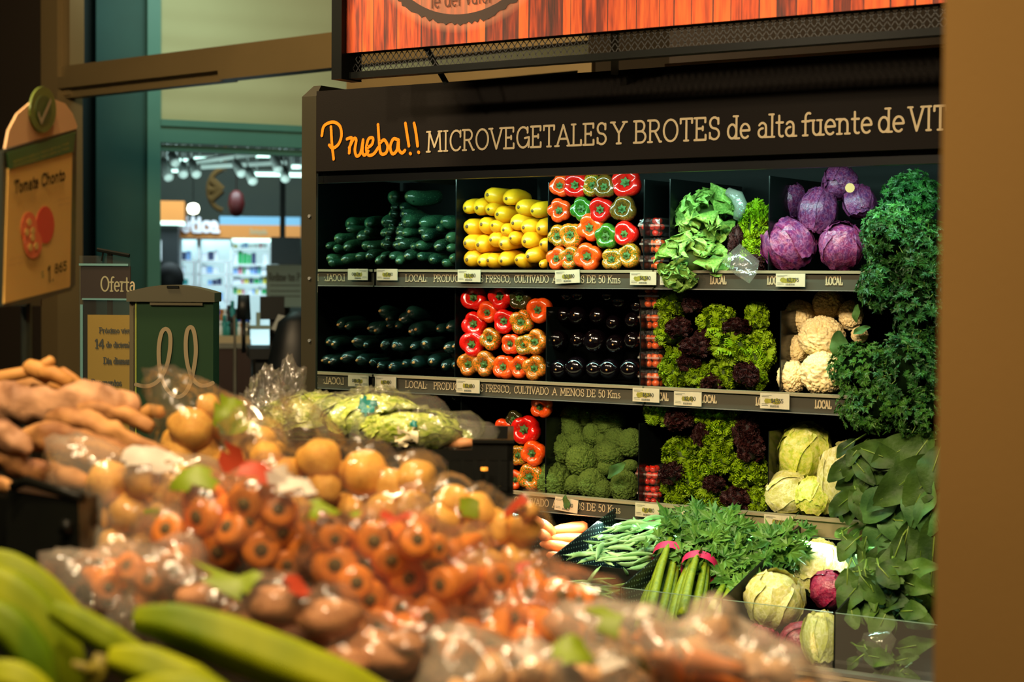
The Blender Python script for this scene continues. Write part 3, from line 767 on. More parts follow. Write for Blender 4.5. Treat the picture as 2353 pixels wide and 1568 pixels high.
# header lettering (positions read on the board itself)
fs = lambda u, v: FRONT.st(u, v)
def htext(t, u0, u1, zb, zt, **k):
    mb = MB(); a0 = fs(u0, 320)[0]; a1 = fs(u1, 300)[0]
    lettering(FRONT, mb, t, a0, zb, zt - zb, a1 - a0, off=0.006, **k)
    return mb
zb = (fs(1003, 349)[1] + fs(1393, 331)[1]) / 2
zt = (fs(1003, 304)[1] + fs(1393, 282)[1]) / 2
mb = MB()
for t, u0, u1 in (('MICROVEGETALES', 983, 1400), ('Y', 1408, 1443), ('BROTES', 1458, 1660), ('de', 1672, 1729), ('alta', 1742, 1833), ('fuente', 1844, 2009), ('de', 2018, 2083), ('VIT', 2090, 2180)):
    mb2 = htext(t, u0, u1, zb, zt, wd=0.105); o = len(mb.v); mb.v += mb2.v; mb.f += [tuple(i + o for i in f) for f in mb2.f]; mb.m += mb2.m
part(mb, 'lettering', m_cream, hb, label='cream slab letters')
# the orange brush script, traced on the board (crop 760,0 scale 3.268)
def cp(pts, ox, oy, s): return [fs(ox + x / s, oy + y / s) for x, y in pts]
def smooth_pts(pts, n=6):
    out = []
    P4 = [pts[0]] + list(pts) + [pts[-1]]
    for i in range(1, len(P4) - 2):
        p0, p1, p2, p3 = [np.array(q, float) for q in P4[i - 1:i + 3]]
        for k in range(n):
            t = k / n
            out.append(tuple(0.5 * ((2*p1) + (-p0+p2)*t + (2*p0-5*p1+4*p2-p3)*t*t + (-p0+3*p1-3*p2+p3)*t**3)))
    out.append(tuple(pts[-1])); return out
mb = MB()
script = [
 [(764-760, 292), (766-760, 330), (770-760, 366)],
 [(743-760, 312), (748-760, 290), (768-760, 281), (784-760, 290), (788-760, 312), (781-760, 332), (768-760, 341), (760-760, 334)],
 [(801-760, 320), (812-760, 318), (807-760, 340), (806-760, 352)],
 [(806-760, 340), (816-760, 320), (822-760, 322), (819-760, 345), (823-760, 359), (832-760, 352), (838-760, 322), (836-760, 348), (841-760, 357), (850-760, 348)],
 [(846-760, 341), (858-760, 332), (860-760, 318), (850-760, 320), (845-760, 342), (850-760, 357), (862-760, 354), (872-760, 340)],
 [(872-760, 287), (874-760, 320), (878-760, 352), (890-760, 352), (894-760, 336), (886-760, 322), (876-760, 330)],
 [(918-760, 322), (907-760, 320), (900-760, 338), (905-760, 354), (915-760, 346), (919-760, 322), (920-760, 344), (927-760, 352), (934-760, 346)],
 [(935-760, 284), (938-760, 305), (943-760, 336)], [(946-760, 353), (947-760, 354)],
 [(955-760, 284), (959-760, 305), (963-760, 336)], [(965-760, 350), (966-760, 351)]]
for st_ in script:
    q = [fs(760 + x, y) for x, y in st_]
    FRONT.ribbon(mb, smooth_pts(q, 6) if len(q) > 2 else q, 0.0088, 0.006)
part(mb, 'lettering', m_orange, hb, label='orange brush script')

# shelves with their price rails
def shelf(z, u_gap, texts_l, texts_r, beige_from=None):
    mb = MB(); mb.box(XM + 0.002, XR, 3.935, YB - 0.02, z - 0.022, z - 0.008)
    sh = part(mb, 'shelf', m_inner, case)
    xg = P(u_gap, 640, Y=3.92).x
    for (x0, x1) in ((XM + 0.003, xg - 0.003), (xg + 0.003, XR)):
        bg = beige_from is not None and x0 > xg
        mb = MB(); mb.box(x0, x1, 3.92, 3.934, z - 0.046, z - 0.008)
        rl = part(mb, 'price_rail', m_railtan if bg else m_rail, sh)
        mb = MB(); mb.box(x0, x1, 3.912, 3.940, z - 0.007, z); part(mb, 'rail_lip', m_railtan, rl)
        mb = MB(); mb.box(x0, x1, 3.914, 3.936, z - 0.049, z - 0.0465); part(mb, 'rail_edge', m_steel, rl)
        mb = MB()
        for t, u0, u1, ser in (texts_l if x0 < xg - 0.01 else texts_r):
            v = {Z1: 637, Z2: 885, Z3: 1160}[z]
            a0 = P(u0, v, Y=3.92).x; a1 = P(u1, v, Y=3.92).x
            lettering(CASE, mb, t, a0, z - 0.0335, 0.0185, a1 - a0, 0.12 if ser else 0.17, serif=ser, off=0.0015)
            part(mb, 'rail_lettering', m_cream, rl); mb = MB()
    return sh
L1 = [('LOCAL:', 932, 984, True), ('PRODUCTO', 997, 1075, True), ('MAS', 1080, 1112, True), ('FRESCO,', 1117, 1175, True), ('CULTIVADO', 1182, 1262, True), ('A', 1270, 1281, True), ('MENOS', 1288, 1344, True), ('DE', 1349, 1370, True), ('50', 1376, 1392, True), ('Kms', 1397, 1427, True)]
s1 = shelf(Z1, 1504, L1, [('LOCAL', 1633, 1670, False), ('LOCAL', 1764, 1801, False), ('LOCAL', 1898, 1937, False), ('LOCAL', 2033, 2070, False)])
s2 = shelf(Z2, 1484, L1, [('LOCAL', 1500, 1537, False), ('LOCAL', 1612, 1648, False), ('LOCAL', 1738, 1774, False), ('LOCAL', 1874, 1912, False), ('LOCAL', 2000, 2038, False)])
s3 = shelf(Z3, 1490, L1, [], True)
# thin acrylic-edged dividers standing on the shelves: near-black panels
m_div = M('smoked_divider', (12, 16, 15), rough=0.22, spec=.3)
for z, us, h in ((Z1, (1044, 1256, 1476, 1535, 1763), 0.235), (Z2, (1042, 1252, 1468, 1790), 0.2), (Z3, (1055, 1250, 1464, 1762), 0.2)):
    for u in us:
        v = {Z1: 560, Z2: 800, Z3: 1100}[z]
        x = P(u, v, Y=3.95).x
        mb = MB(); mb.box(x, x + 0.003, 3.955, YB - 0.03, z - 0.008, z + (h if u > 1060 else .275)); dv = part(mb, 'divider', m_div, case)
# fine light edges along the back guards of the top shelf
mb = MB()
for (u0, v0, u1, v1) in ((730, 416, 878, 405), (884, 404, 1062, 402), (1063, 401, 1255, 396), (1265, 396, 1474, 391), (1534, 388, 1760, 380), (1764, 381, 1990, 368)):
    a = P(u0, v0, Y=3.96); b = P(u1, v1, Y=3.96)
    x0 = max(a.x, XM + .003); z = (a.z + b.z) / 2; mb.box(x0, b.x, 3.957, 3.960, z - 0.0006, z + 0.0006)
part(mb, 'guard_edge', M('pale_acrylic_edge', (70, 110, 100), rough=.3), case)

# lower deck: sloping bays with dividers and clear fronts
def zdeck(y): return 0.79 + 0.29 * (y - 3.5)
mb = MB(); mb.box(XM, XR, 3.44, YB, 0.0, 0.66); part(mb, 'base', m_inner, case)
mb = MB(); mb.box(XM, XR, 3.44, 3.47, 0.60, 0.668); fr_ = part(mb, 'front_bumper', m_railtan, case)
mb = MB(); x0 = P(1905, 1550, Y=3.44).x; x1 = P(1990, 1560, Y=3.44).x
mb.box(x0, x1, 3.436, 3.44, 0.61, 0.655); part(mb, 'blue_insert', M('blue_rail_insert', (90, 130, 140), rough=.4), fr_)
mb = MB(); lettering(Frame((0, 3.436, 0), 0), mb, 'LOCAL', P(1908, 1555, Y=3.44).x, 0.628, 0.02, 0.055, .15, serif=False, off=0.002); part(mb, 'rail_lettering', m_cream, fr_)
mb = MB(); mb.box(XM, XR, 3.44, 3.475, 0.669, 0.676); part(mb, 'rail_lip', m_steel, fr_)
mb = MB(); mb.box(XM, XR, 4.08, 4.10, 0.66, 0.905); part(mb, 'perforated_back', m_perf, case)
BX = [-2.79, -2.53, -2.27, -2.01, -1.748, -1.478, -1.21]
for x in BX:
    mb = MB()
    y0, y1 = 3.50, 4.08
    mb.add([(x, y0, .667), (x, y1, .667), (x, y1, zdeck(y1)), (x, y0, zdeck(y0)), (x + .004, y0, .667), (x + .004, y1, .667), (x + .004, y1, zdeck(y1)), (x + .004, y0, zdeck(y0))],
           [(0,1,2,3),(7,6,5,4),(0,4,5,1),(1,5,6,2),(2,6,7,3),(3,7,4,0)])
    part(mb, 'bay_divider', m_perf if x < -2 else m_black, case)
m_acr = film_material('clear_acrylic', (0.93, 0.97, 0.94), 0.03, 0.04, bscale=3, bstr=0.05, rough=0.05)
for x0, x1 in zip(BX[:-1], BX[1:]):
    mb = MB(); mb.box(x0 + .005, x1 - .001, 3.497, 3.499, .667, .79); ac = part(mb, 'clear_front', m_acr, case, label='clear acrylic front')
    mb = MB(); mb.box(x0 + .005, x1 - .001, 3.4968, 3.4992, .7901, .7915); part(mb, 'top_edge', M('acrylic_edge', (120, 150, 130), rough=.3), ac)
mb = MB(); mb.box(-2.266, -2.011, 3.60, 3.604, .667, .815); part(mb, 'tray_lip', m_black, case)

# price tags clipped on the rails
def tag_text(price):
    return price
def price_tag(u0, v0, u1, v1, price, label, yoff=0.0, tilt=0.0, smear=1, Y=3.908):
    c = P((u0 + u1) / 2, (v0 + v1) / 2, Y=Y)
    wd = P(u1, (v0 + v1) / 2, Y=Y).x - P(u0, (v0 + v1) / 2, Y=Y).x; h = (v1 - v0 - 1.5) * m_per_px(c)
    t = thing('price_tag', label, 'price tag', c, 'price tags on the shelf rails'); t.rotation_euler = (0, tilt, 0)
    fr = Frame((0, 0, 0), 0)
    mb = MB(); mb.box(-wd/2, wd/2, -0.0012, 0.0012, -h/2, h/2); o = mb.obj('card', m_paper, t, smooth=False)
    mb = MB()
    if smear:
        rr = random.Random(int(u0)); c0 = (-wd*.36 if smear == 2 else -wd*.22); c1 = wd*.2
        pts = [(c0, 0)]
        for k in range(7): pts.append((c0 + (c1-c0)*(k+.5)/7, h*.18*rr.uniform(.6, 1.2)))
        pts.append((c1 + .002, 0))
        for k in range(7): pts.append((c1 - (c1-c0)*(k+.5)/7, -h*.2*rr.uniform(.5, 1.2)))
        fr.poly(mb, pts, off=0.0016); mb.obj('highlighter', m_smear, t, smooth=False)
    mb = MB(); lettering(fr, mb, price, -wd*.12, -h*.1, h*.26, wd*.42, .16, serif=False, off=.0021)
    for k in range(9): mb.add([fr.pt(a, z, .0021) for a, z in ((-wd*.15+k*wd*.035, -h*.40), (-wd*.15+k*wd*.035+wd*.018, -h*.40), (-wd*.15+k*wd*.035+wd*.018, -h*.26), (-wd*.15+k*wd*.035, -h*.26))], [(0,1,2,3)])
    for k, (a, b, z) in enumerate(((-.44, -.1, .36), (-.44, -.2, .28), (-.44, -.25, -.2), (-.44, -.22, -.3))):
        fr.ribbon(mb, [(a*wd, z*h), (b*wd, z*h)], h*.02, .0021)
    mb.obj('print', m_ink, t, smooth=False)
    return t
def on(what): return 'white price tag ' + what
price_tag(866, 617.5, 913, 645, '$1,480', on('on the top rail next to the mirrored panel'))
price_tag(1052, 619, 1104, 649, '$2,480', on('on the top rail below the yellow squash'))
price_tag(1276, 620, 1332, 652, '$2,880', on('hanging crooked on the top rail below the peppers'), tilt=-0.05)
price_tag(1448, 624, 1508, 656, '$6,340', on('on the top rail below the tomato punnets'), smear=2)
price_tag(1517, 625, 1562, 656, '$2,480', on('on the top rail half hidden by butterhead lettuce'))
price_tag(1783, 628.5, 1850, 660, '$2,775', on('on the top rail below the purple cabbages'), smear=2)
price_tag(862, 865, 910, 893, '$2,480', on('on the middle rail next to the mirrored panel'))
price_tag(1049, 872, 1102, 904, '$2,880', on('on the middle rail below the mixed peppers'))
price_tag(1454, 892, 1515, 925, '$6,340', on('on the middle rail below the tomato punnets'), smear=2)
price_tag(1549, 900, 1612, 934, '$2,480', on('on the middle rail below the frilly lettuce'))
price_tag(1747, 904, 1814, 941, '$4,555', on('on the middle rail below the cauliflowers'), smear=2)
price_tag(1275, 1145, 1328, 1177, '$2,980', on('on the lowest rail behind a broccoli leaf'), tilt=0.08, smear=0)
price_tag(1460, 1157, 1515, 1190, '$1,480', on('on the lowest rail below the cherry tomatoes'))
price_tag(1553, 1168, 1613, 1203, '$2,480', on('on the lowest rail below the frilly lettuce'))
price_tag(1756, 1184, 1822, 1218, '$1,695', on('on the lowest rail below the iceberg lettuce'))

# ================================================================ banner above the case
BAN = Frame((0, 3.40, 0), 0.0)
def planks_material():
    m = bpy.data.materials.new('printed_planks'); m.use_nodes = True
    nt = m.node_tree; N, L = nt.nodes, nt.links; b = N['Principled BSDF']; b.inputs['Roughness'].default_value = 0.6
    tc = N.new('ShaderNodeTexCoord'); sx = N.new('ShaderNodeSeparateXYZ'); L.new(tc.outputs['Object'], sx.inputs[0])
    d = N.new('ShaderNodeMath'); d.operation = 'MULTIPLY'; d.inputs[1].default_value = 24.0; L.new(sx.outputs['X'], d.inputs[0])
    nz = N.new('ShaderNodeTexNoise'); nz.noise_dimensions = '1D'; nz.inputs['Scale'].default_value = 9.0; L.new(sx.outputs['X'], nz.inputs['W'])
    ad = N.new('ShaderNodeMath'); ad.operation = 'MULTIPLY_ADD'; ad.inputs[1].default_value = 2.0; L.new(nz.outputs['Fac'], ad.inputs[0]); L.new(d.outputs[0], ad.inputs[2])
    fl = N.new('ShaderNodeMath'); fl.operation = 'FLOOR'; L.new(ad.outputs[0], fl.inputs[0])
    wn = N.new('ShaderNodeTexWhiteNoise'); wn.noise_dimensions = '1D'; L.new(fl.outputs[0], wn.inputs['W'])
    mp = N.new('ShaderNodeMapping'); mp.inputs['Scale'].default_value = (55, 1, 5); L.new(tc.outputs['Object'], mp.inputs['Vector'])
    n2 = N.new('ShaderNodeTexNoise'); n2.inputs['Scale'].default_value = 1.6; n2.inputs['Detail'].default_value = 5; L.new(mp.outputs[0], n2.inputs['Vector'])
    mi = N.new('ShaderNodeMath'); mi.operation = 'MULTIPLY_ADD'; mi.inputs[1].default_value = 0.55
    h = N.new('ShaderNodeMath'); h.operation = 'MULTIPLY_ADD'; h.inputs[1].default_value = 1.1; h.inputs[2].default_value = -0.30
    L.new(n2.outputs['Fac'], h.inputs[0]); L.new(wn.outputs['Value'], mi.inputs[0]); L.new(h.outputs[0], mi.inputs[2])
    cr = N.new('ShaderNodeValToRGB'); e = cr.color_ramp.elements
    e[0].position = 0.1; e[0].color = lin((40, 12, 5)); e[1].position = 0.95; e[1].color = lin((220, 104, 36))
    for ps, c in ((0.35, (124, 38, 8)), (0.55, (198, 72, 14)), (0.75, (222, 98, 26))):
        q = e.new(ps); q.color = lin(c)
    L.new(mi.outputs[0], cr.inputs['Fac'])
    fr = N.new('ShaderNodeMath'); fr.operation = 'FRACT'; L.new(ad.outputs[0], fr.inputs[0])
    lt = N.new('ShaderNodeMath'); lt.operation = 'LESS_THAN'; lt.inputs[1].default_value = 0.06; L.new(fr.outputs[0], lt.inputs[0])
    mx = N.new('ShaderNodeMix'); mx.data_type = 'RGBA'; mx.inputs['B'].default_value = lin((60, 16, 8)); L.new(lt.outputs[0], mx.inputs['Factor']); L.new(cr.outputs['Color'], mx.inputs['A'])
    # the pale worn disc printed behind the ring
    cx, cz = EMB
    sb = N.new('ShaderNodeVectorMath'); sb.operation = 'SUBTRACT'; sb.inputs[1].default_value = (cx, 0, cz); L.new(tc.outputs['Object'], sb.inputs[0])
    sc_ = N.new('ShaderNodeMapping'); sc_.inputs['Scale'].default_value = (1 / EMR, 0, 1 / EMR); L.new(sb.outputs[0], sc_.inputs['Vector'])
    ln = N.new('ShaderNodeVectorMath'); ln.operation = 'LENGTH'; L.new(sc_.outputs[0], ln.inputs[0])
    r2 = N.new('ShaderNodeValToRGB'); r2.color_ramp.elements[0].position = 0.0; r2.color_ramp.elements[0].color = (.75, .75, .75, 1)
    r2.color_ramp.elements[1].position = 1.0; r2.color_ramp.elements[1].color = (0, 0, 0, 1); q = r2.color_ramp.elements.new(0.95); q.color = (.36, .36, .36, 1)
    L.new(ln.outputs['Value'], r2.inputs['Fac'])
    m2 = N.new('ShaderNodeMix'); m2.data_type = 'RGBA'; m2.inputs['B'].default_value = lin((206, 140, 104)); L.new(r2.outputs['Color'], m2.inputs['Factor']); L.new(mx.outputs['Result'], m2.inputs['A'])
    L.new(m2.outputs['Result'], b.inputs['Base Color'])
    return m
b0 = P(785, 122, Y=3.40); b1 = P(2165, 8, Y=3.40); zb_ = (b0.z + b1.z) / 2
ban = thing('banner', 'printed banner of red and orange planks with a worn ring emblem above the case', 'banner', (b0.x + 1, 3.42, zb_ - .06))
ec = P(1066, -230, Y=3.4); EMR = (P(1066, 76, Y=3.4) - ec).length
# object coordinates of the sheet are room coordinates minus the banner's base point
EMB = (ec.x, ec.z)
m_planks = planks_material()
mb = MB(); mb.box(b0.x, XR + .3, 3.40, 3.41, zb_, zb_ + 0.75)
part(mb, 'printed_sheet', m_planks, ban)
mb = MB(); ca, cz = BAN.st(1066, -230); rr_ = random.Random(5)
R1 = cz - BAN.st(1066, 46)[1]
outer, inner = [], []
N_ = 220
for k in range(N_):
    q = 2 * math.pi * k / N_; j = rr_.uniform(-.006, .004) if 1 else 0
    outer.append((ca + (R1 + .010 + j) * math.cos(q), cz + (R1 + .010 + j) * math.sin(q)))
    inner.append((ca + (R1 - .014 + rr_.uniform(-.002, .002)) * math.cos(q), cz + (R1 - .014) * math.sin(q)))
vs = [BAN.pt(a, z, .0015) for a, z in outer + inner]
mb.add(vs, [(k, (k + 1) % N_, N_ + (k + 1) % N_, N_ + k) for k in range(N_)])
part(mb, 'ring_emblem', M('ring_brown', (52, 34, 22), rough=.7), ban, label='worn dark ring')
mb = MB(); a0 = BAN.st(985, 12)[0]; a1 = BAN.st(1130, 5)[0]; z0 = (BAN.st(1030, 13)[1])
lettering(BAN, mb, 'ie del valor', BAN.st(990, 12)[0], z0 - .002, 0.036, BAN.st(1135, 5)[0] - BAN.st(990, 5)[0], .09, serif=False, off=.002)
part(mb, 'lettering', M('banner_ink', (90, 50, 30), rough=.7), ban)
# frame around the banner and the expanded-metal grille below it
mb = MB(); x0 = P(762, 60, Y=3.38).x; x1 = P(785, 60, Y=3.38).x; zl = P(762, 183, Y=3.38).z
mb.box(x0, x1, 3.38, 3.46, zl, zb_ + .75); part(mb, 'side_post', m_black, ban)
mb = MB(); z_b = (P(800, 185, Y=3.42).z + P(2100, 83, Y=3.42).z) / 2; mb.box(x1, XR + .3, 3.41, 3.44, z_b, z_b + 0.016); part(mb, 'bottom_bar', m_black, ban)
mb = MB(); mb.box(x1, XR + .3, 3.412, 3.42, zb_ - .003, zb_ + .012); part(mb, 'top_bar', m_black, ban)
def mesh_panel(x0, x1, z0, z1, y, pitch, h, r):
    mb = MB(); n = int((x1 - x0) / pitch); rows = max(1, int(round((z1 - z0) / h)))
    hh = (z1 - z0) / rows
    for j in range(rows):
        for i in range(n):
            cx = x0 + (i + .5 + (0.5 if j % 2 else 0)) * pitch
            za, zm, zc2 = z0 + j * hh, z0 + (j + .5) * hh, z0 + (j + 1) * hh
            for (p, q) in (((cx, za), (cx + pitch/2, zm)), ((cx + pitch/2, zm), (cx, zc2)), ((cx, zc2), (cx - pitch/2, zm)), ((cx - pitch/2, zm), (cx, za))):
                if j % 2 == 0 or True:
                    dx, dz = q[0]-p[0], q[1]-p[1]; l = math.hypot(dx, dz); nx, nz = -dz/l*r, dx/l*r
                    mb.add([(p[0]+nx, y, p[1]+nz), (p[0]-nx, y, p[1]-nz), (q[0]-nx, y, q[1]-nz), (q[0]+nx, y, q[1]+nz), (p[0], y+.002, p[1]), (q[0], y+.002, q[1])], [(0,1,2,3),(1,4,5,2),(4,0,3,5)])
    return mb
mb = mesh_panel(x1, XR + .1, z_b + .016, zb_ - .002, 3.425, 0.017, 0.024, 0.0012)
part(mb, 'wire_grille', M('grille_black', (24, 24, 18), rough=.5), ban)
mb = MB(); mb.tube([P(977, 107, Y=3.43), P(1026, 192, Y=3.47)], .007, 4); part(mb, 'brace', m_black, ban)
mb = MB(); mb.tube([P(1413, 70, Y=3.43), P(1413, 165, Y=3.6)], .012, 4); part(mb, 'brace', m_black, ban)
for x in (x0 + .012, -1.9, -1.1):
    mb = MB(); mb.tube([(x, 3.45, zb_ + .7), (x, 3.45, CEIL)], .01, 6); part(mb, 'hanger', m_black, ban)
# ================================================================ produce models
def lathe_y(mb, prof, n=18, bend=0.0, lobes=None, mi=0, wob=0.0, seed=0):
    """surface of revolution about +Y; prof = [(y, r)]; optional sideways bend"""
    vs, fs = [], []
    L = prof[-1][0] or 1
    rr = random.Random(seed)
    ph = rr.uniform(0, 6)
    for (y, r) in prof:
        bx = bend * math.sin(math.pi * y / L)
        for k in range(n):
            q = 2 * math.pi * k / n
            f = 1.0 + (lobes(q, y / L) if lobes else 0.0) + wob * math.sin(3 * q + ph + y * 30) 
            vs.append((bx + r * f * math.cos(q), y, r * f * math.sin(q)))
    for i in range(len(prof) - 1):
        for k in range(n):
            k2 = (k + 1) % n; fs.append((i*n+k, (i+1)*n+k, (i+1)*n+k2, i*n+k2))
    fs.append(tuple(range(n))); fs.append(tuple((len(prof)-1)*n + k for k in range(n))[::-1])
    mb.add(vs, fs, mi)
    return mb

m_zuk = M('zucchini_skin', (34, 68, 44), (12, 38, 28), 22, rough=0.24, bump=0.15, bscale=90, stretch=(1, .25, 1), vary=.5, coat=.3, spots=((62, 104, 72), 260, 0.16))
m_zuk2 = M('zucchini_skin_dark', (16, 44, 38), (9, 26, 24), 30, rough=0.26, bump=0.15, bscale=90, stretch=(1, .25, 1), vary=.3, coat=.3)
m_tan = M('cut_stem_tan', (196, 150, 86), (150, 110, 60), 120, rough=0.7)
m_squ = M('yellow_squash_skin', (232, 172, 22), (214, 148, 14), 16, rough=0.36, bump=0.12, bscale=50, stretch=(1, .3, 1), vary=.12, coat=.15, sss=.05)
m_scar = M('squash_scar', (120, 84, 30), (70, 54, 26), 200, rough=0.8)
m_egg = M('eggplant_skin', (5, 3, 5), (9, 4, 7), 6, rough=0.12, coat=0.6)
m_pstem = M('pepper_stem', (66, 112, 34), (42, 82, 24), 60, rough=0.5, bump=.3, bscale=200)
def pep(n, a, b, s=14, sh=.3): return M('pepper_' + n, a, b, s, rough=0.18, coat=0.5, sharp=sh, sss=.04, bump=.04, bscale=30)
PM = {'r': pep('red', (214, 26, 16), (190, 18, 14)), 'o': pep('orange', (228, 88, 20), (214, 66, 16)),
      'or': pep('orange_red', (222, 54, 18), (226, 84, 24)), 'g': pep('green', (38, 92, 26), (60, 110, 24)),
      'og': pep('orange_green', (224, 104, 24), (86, 100, 22), 16, .6), 'go': pep('green_orange', (60, 88, 22), (200, 120, 26), 18, .5),
      'b': pep('brown_green', (70, 56, 18), (120, 78, 22), 18, .3), 'd': pep('dark_olive', (38, 38, 14), (58, 52, 16), 16, .2), 'ob': pep('orange_olive', (214, 110, 28), (120, 90, 24), 14, .4)}
PN = {'r': 'red', 'o': 'orange', 'or': 'orange red', 'g': 'green', 'og': 'orange and green', 'go': 'green and orange', 'b': 'brownish green', 'd': 'dark olive', 'ob': 'orange and olive'}

def zuke_proto(name, L, r, mat, capmat, seed, bulge=0.0, stem=0.0):
    pr = []
    for t_ in (0, .006, .03, .08, .16, .3, .5, .7, .85, .94, .98, 1):
        rr = r * (1 - (1 - min(1, t_ / .22)) ** 2.2) ** .5 if t_ < .22 else r
        rr = max(rr, r * .18)
        if t_ > .75: rr = r * max(.12, (1 - ((t_ - .75) / .25) ** 2.4 * .85))
        rr *= 1 + bulge * math.sin(math.pi * min(1, t_ * 1.3))
        pr.append((t_ * L, rr))
    mb = lathe_y(MB(), pr, 18, bend=r * .35 * (1 if seed % 2 else -1), wob=.02, seed=seed)
    c = MB(); c.tube([(0, -0.0025 - stem, 0), (0, -0.001, 0), (0, .002, 0)], [r * .15, r * .2, r * .26], 10)
    return proto(name, mb, mat, [('stem_scar', c, capmat)])
Z_PR = [zuke_proto('zucchini', 0.17, 0.5 * .05, m_zuk, M('pale_scar', (96, 110, 60), rough=.7), s) for s in range(3)]
Z2_PR = [zuke_proto('zucchini', 0.17, 0.5 * .05, m_zuk2, m_tan, s, stem=.002) for s in range(3)]
S_PR = [zuke_proto('yellow_squash', 0.15, 0.025, m_squ, m_scar, s, bulge=.12) for s in range(3)]

def pepper_proto(seed):
    rr = random.Random(seed)
    nl = rr.choice((4, 4, 3, 5)); ph = rr.uniform(0, 6)
    amp = rr.uniform(.09, .13)
    def lob(q, t_): return amp * (abs(math.cos(nl * (q + ph) / 2)) ** .7 * 2 - 1.2) * (1 - .3 * t_) + .05 * math.sin(q + ph * 2)
    R0 = .5
    pr = [(.17, .06), (.13, .14), (.03, .24), (-.02, .33), (.01, .43), (.09, .5), (.22, .53), (.42, .51), (.62, .46), (.78, .38), (.88, .27), (.9, .15), (.87, .04)]
    mb = MB(); vs, fs, n = [], [], 36
    for (y, r) in pr:
        for k in range(n):
            q = 2 * math.pi * k / n; f = 1 + lob(q, max(0, y)) * min(1, r / .3)
            yy = y + (-.05 * (abs(math.cos(nl * (q + ph) / 2)) ** .8) if y < .3 and r > .2 else 0)
            vs.append((r * f * math.cos(q), yy, r * f * math.sin(q)))
    for i in range(len(pr) - 1):
        for k in range(n): k2 = (k + 1) % n; fs.append((i*n+k, (i+1)*n+k, (i+1)*n+k2, i*n+k2))
    fs.append(tuple((len(pr)-1)*n + k for k in range(n))[::-1])
    mb.add(vs, fs)
    st = MB()
    st.tube([(0, .18, 0), (.0, .08, .0), (.01, -.02, .02), (.02, -.1, .05)], [.11, .06, .052, .07], 9)
    # five-pointed calyx
    c = [(0, .06, 0)]
    for k in range(12):
        q = 2 * math.pi * k / 12; r = .20 if k % 2 == 0 else .13; c.append((r * math.cos(q), .045 if k % 2 == 0 else .07, r * math.sin(q)))
    st.add(c, [(0, 1 + (k + 1) % 12, 1 + k) for k in range(12)])
    return proto('bell_pepper', mb, PM['r'], [('stem', st, m_pstem)])
P_PR = [pepper_proto(s) for s in range(6)]
def egg_proto():
    pr = [(0, .05), (.01, .16), (.06, .3), (.16, .43), (.34, .5), (.6, .49), (.9, .42), (1.2, .33), (1.4, .26), (1.5, .15)]
    mb = lathe_y(MB(), pr, 24)
    c = MB(); c.tube([(0, -.015, 0), (0, 0, 0), (0, .02, 0)], [.03, .05, .055], 8)
    return proto('eggplant', mb, m_egg, [('blossom_scar', c, m_tan)])
E_PR = egg_proto()

ORD = ['first', 'second', 'third', 'fourth', 'fifth', 'sixth', 'seventh', 'eighth', 'ninth', 'tenth', 'eleventh', 'twelfth', 'thirteenth']
def layered(items, gap):
    """split (u, v, ...) into layers from the bottom up, each sorted left to right"""
    it = sorted(items, key=lambda q: -q[1]); layers = []; cur = [it[0]]
    for q in it[1:]:
        if cur[0][1] - q[1] > gap: layers.append(cur); cur = [q]
        else: cur.append(q)
    layers.append(cur)
    res = []
    for li, l in enumerate(layers):
        for k, q in enumerate(sorted(l, key=lambda q: q[0])): res.append((q, li, k, len(layers), len(l)))
    return res
def lay_name(li, n): return 'bottom layer' if li == 0 else 'top layer' if li == n - 1 else '%s layer up' % ORD[li]
def col_name(k, n): return 'leftmost' if k == 0 else 'rightmost' if k == n - 1 and n > 1 else '%s from the left' % ORD[k]

def crop(pts, ox, oy, s): return [(ox + q[0] / s, oy + q[1] / s, q[2] / s) + tuple(q[3:]) for q in pts]
TOCAM = lambda p: (CAM - Vector(p)).normalized()

def pile(items, prs, zs, desc, where, cat, group, gap, y0=3.955, slope=.2, base=.05, pitch=.06, yawj=.16, tilt=.05, dirv=None, grow=.96, mats=None, zmin=True, xmin=None):
    if xmin is None: xmin = XM + .003
    for (q, li, k, nl, nk) in layered(items, gap):
        u, v, dpx = q[:3]
        p = P(u, v, Y=y0); 
        y = y0 + slope * max(0, p.z - zs) + U(0, .012); p = P(u, v, Y=y)
        dia = dpx * m_per_px(p) * grow
        if zmin and p.z < zs + dia * .5: p.z = zs + dia * .5
        if xmin is not None and p.x < xmin + dia * .54: p.x = xmin + dia * .54
        d = dirv(p) if dirv else Vector((U(-yawj, yawj) - .05, 1, tilt + U(-.06, .06)))
        label = '%s %s, %s, %s' % (q[3] if len(q) > 3 and isinstance(q[3], str) and mats is None else desc, where, lay_name(li, nl), col_name(k, nk))
        if mats is not None: label = '%s %s' % (PN[q[3]], label)
        put(prs[rnd.randrange(len(prs))] if isinstance(prs, list) else prs, frame_mat(p, d, U(0, 6.28), dia / base), label, cat, group, mats=[mats[q[3]]] if mats else None)

# --- top shelf: zucchini
zk = crop([(870+10,360,150),(955,385,70),(672,520,120),(845,460,85),(900,590,150),(1040,600,120),(1235,590,140),(655,690,105),(735,620,90),(800,655,80),(890,690,90),(1035,670,90),(1075,720,115),(1205,640,80),(1290,730,115),
  (655,800,100),(775,745,85),(850,790,115),(970,810,80),(1015,800,100),(1180,815,115),(1290,825,90),(680,900,80),(745,905,80),(835,945,95),(905,900,110),(1030,900,95),(1140,930,110),(1250,955,90),(1320,915,105),(1370,800,80)], 700, 360, 3.922)
zk = [q for q in zk]
pile(zk, Z_PR, Z1, 'dark green zucchini', 'on the top shelf', 'zucchini', 'zucchini on the top shelf', 19, slope=.35, base=.05)
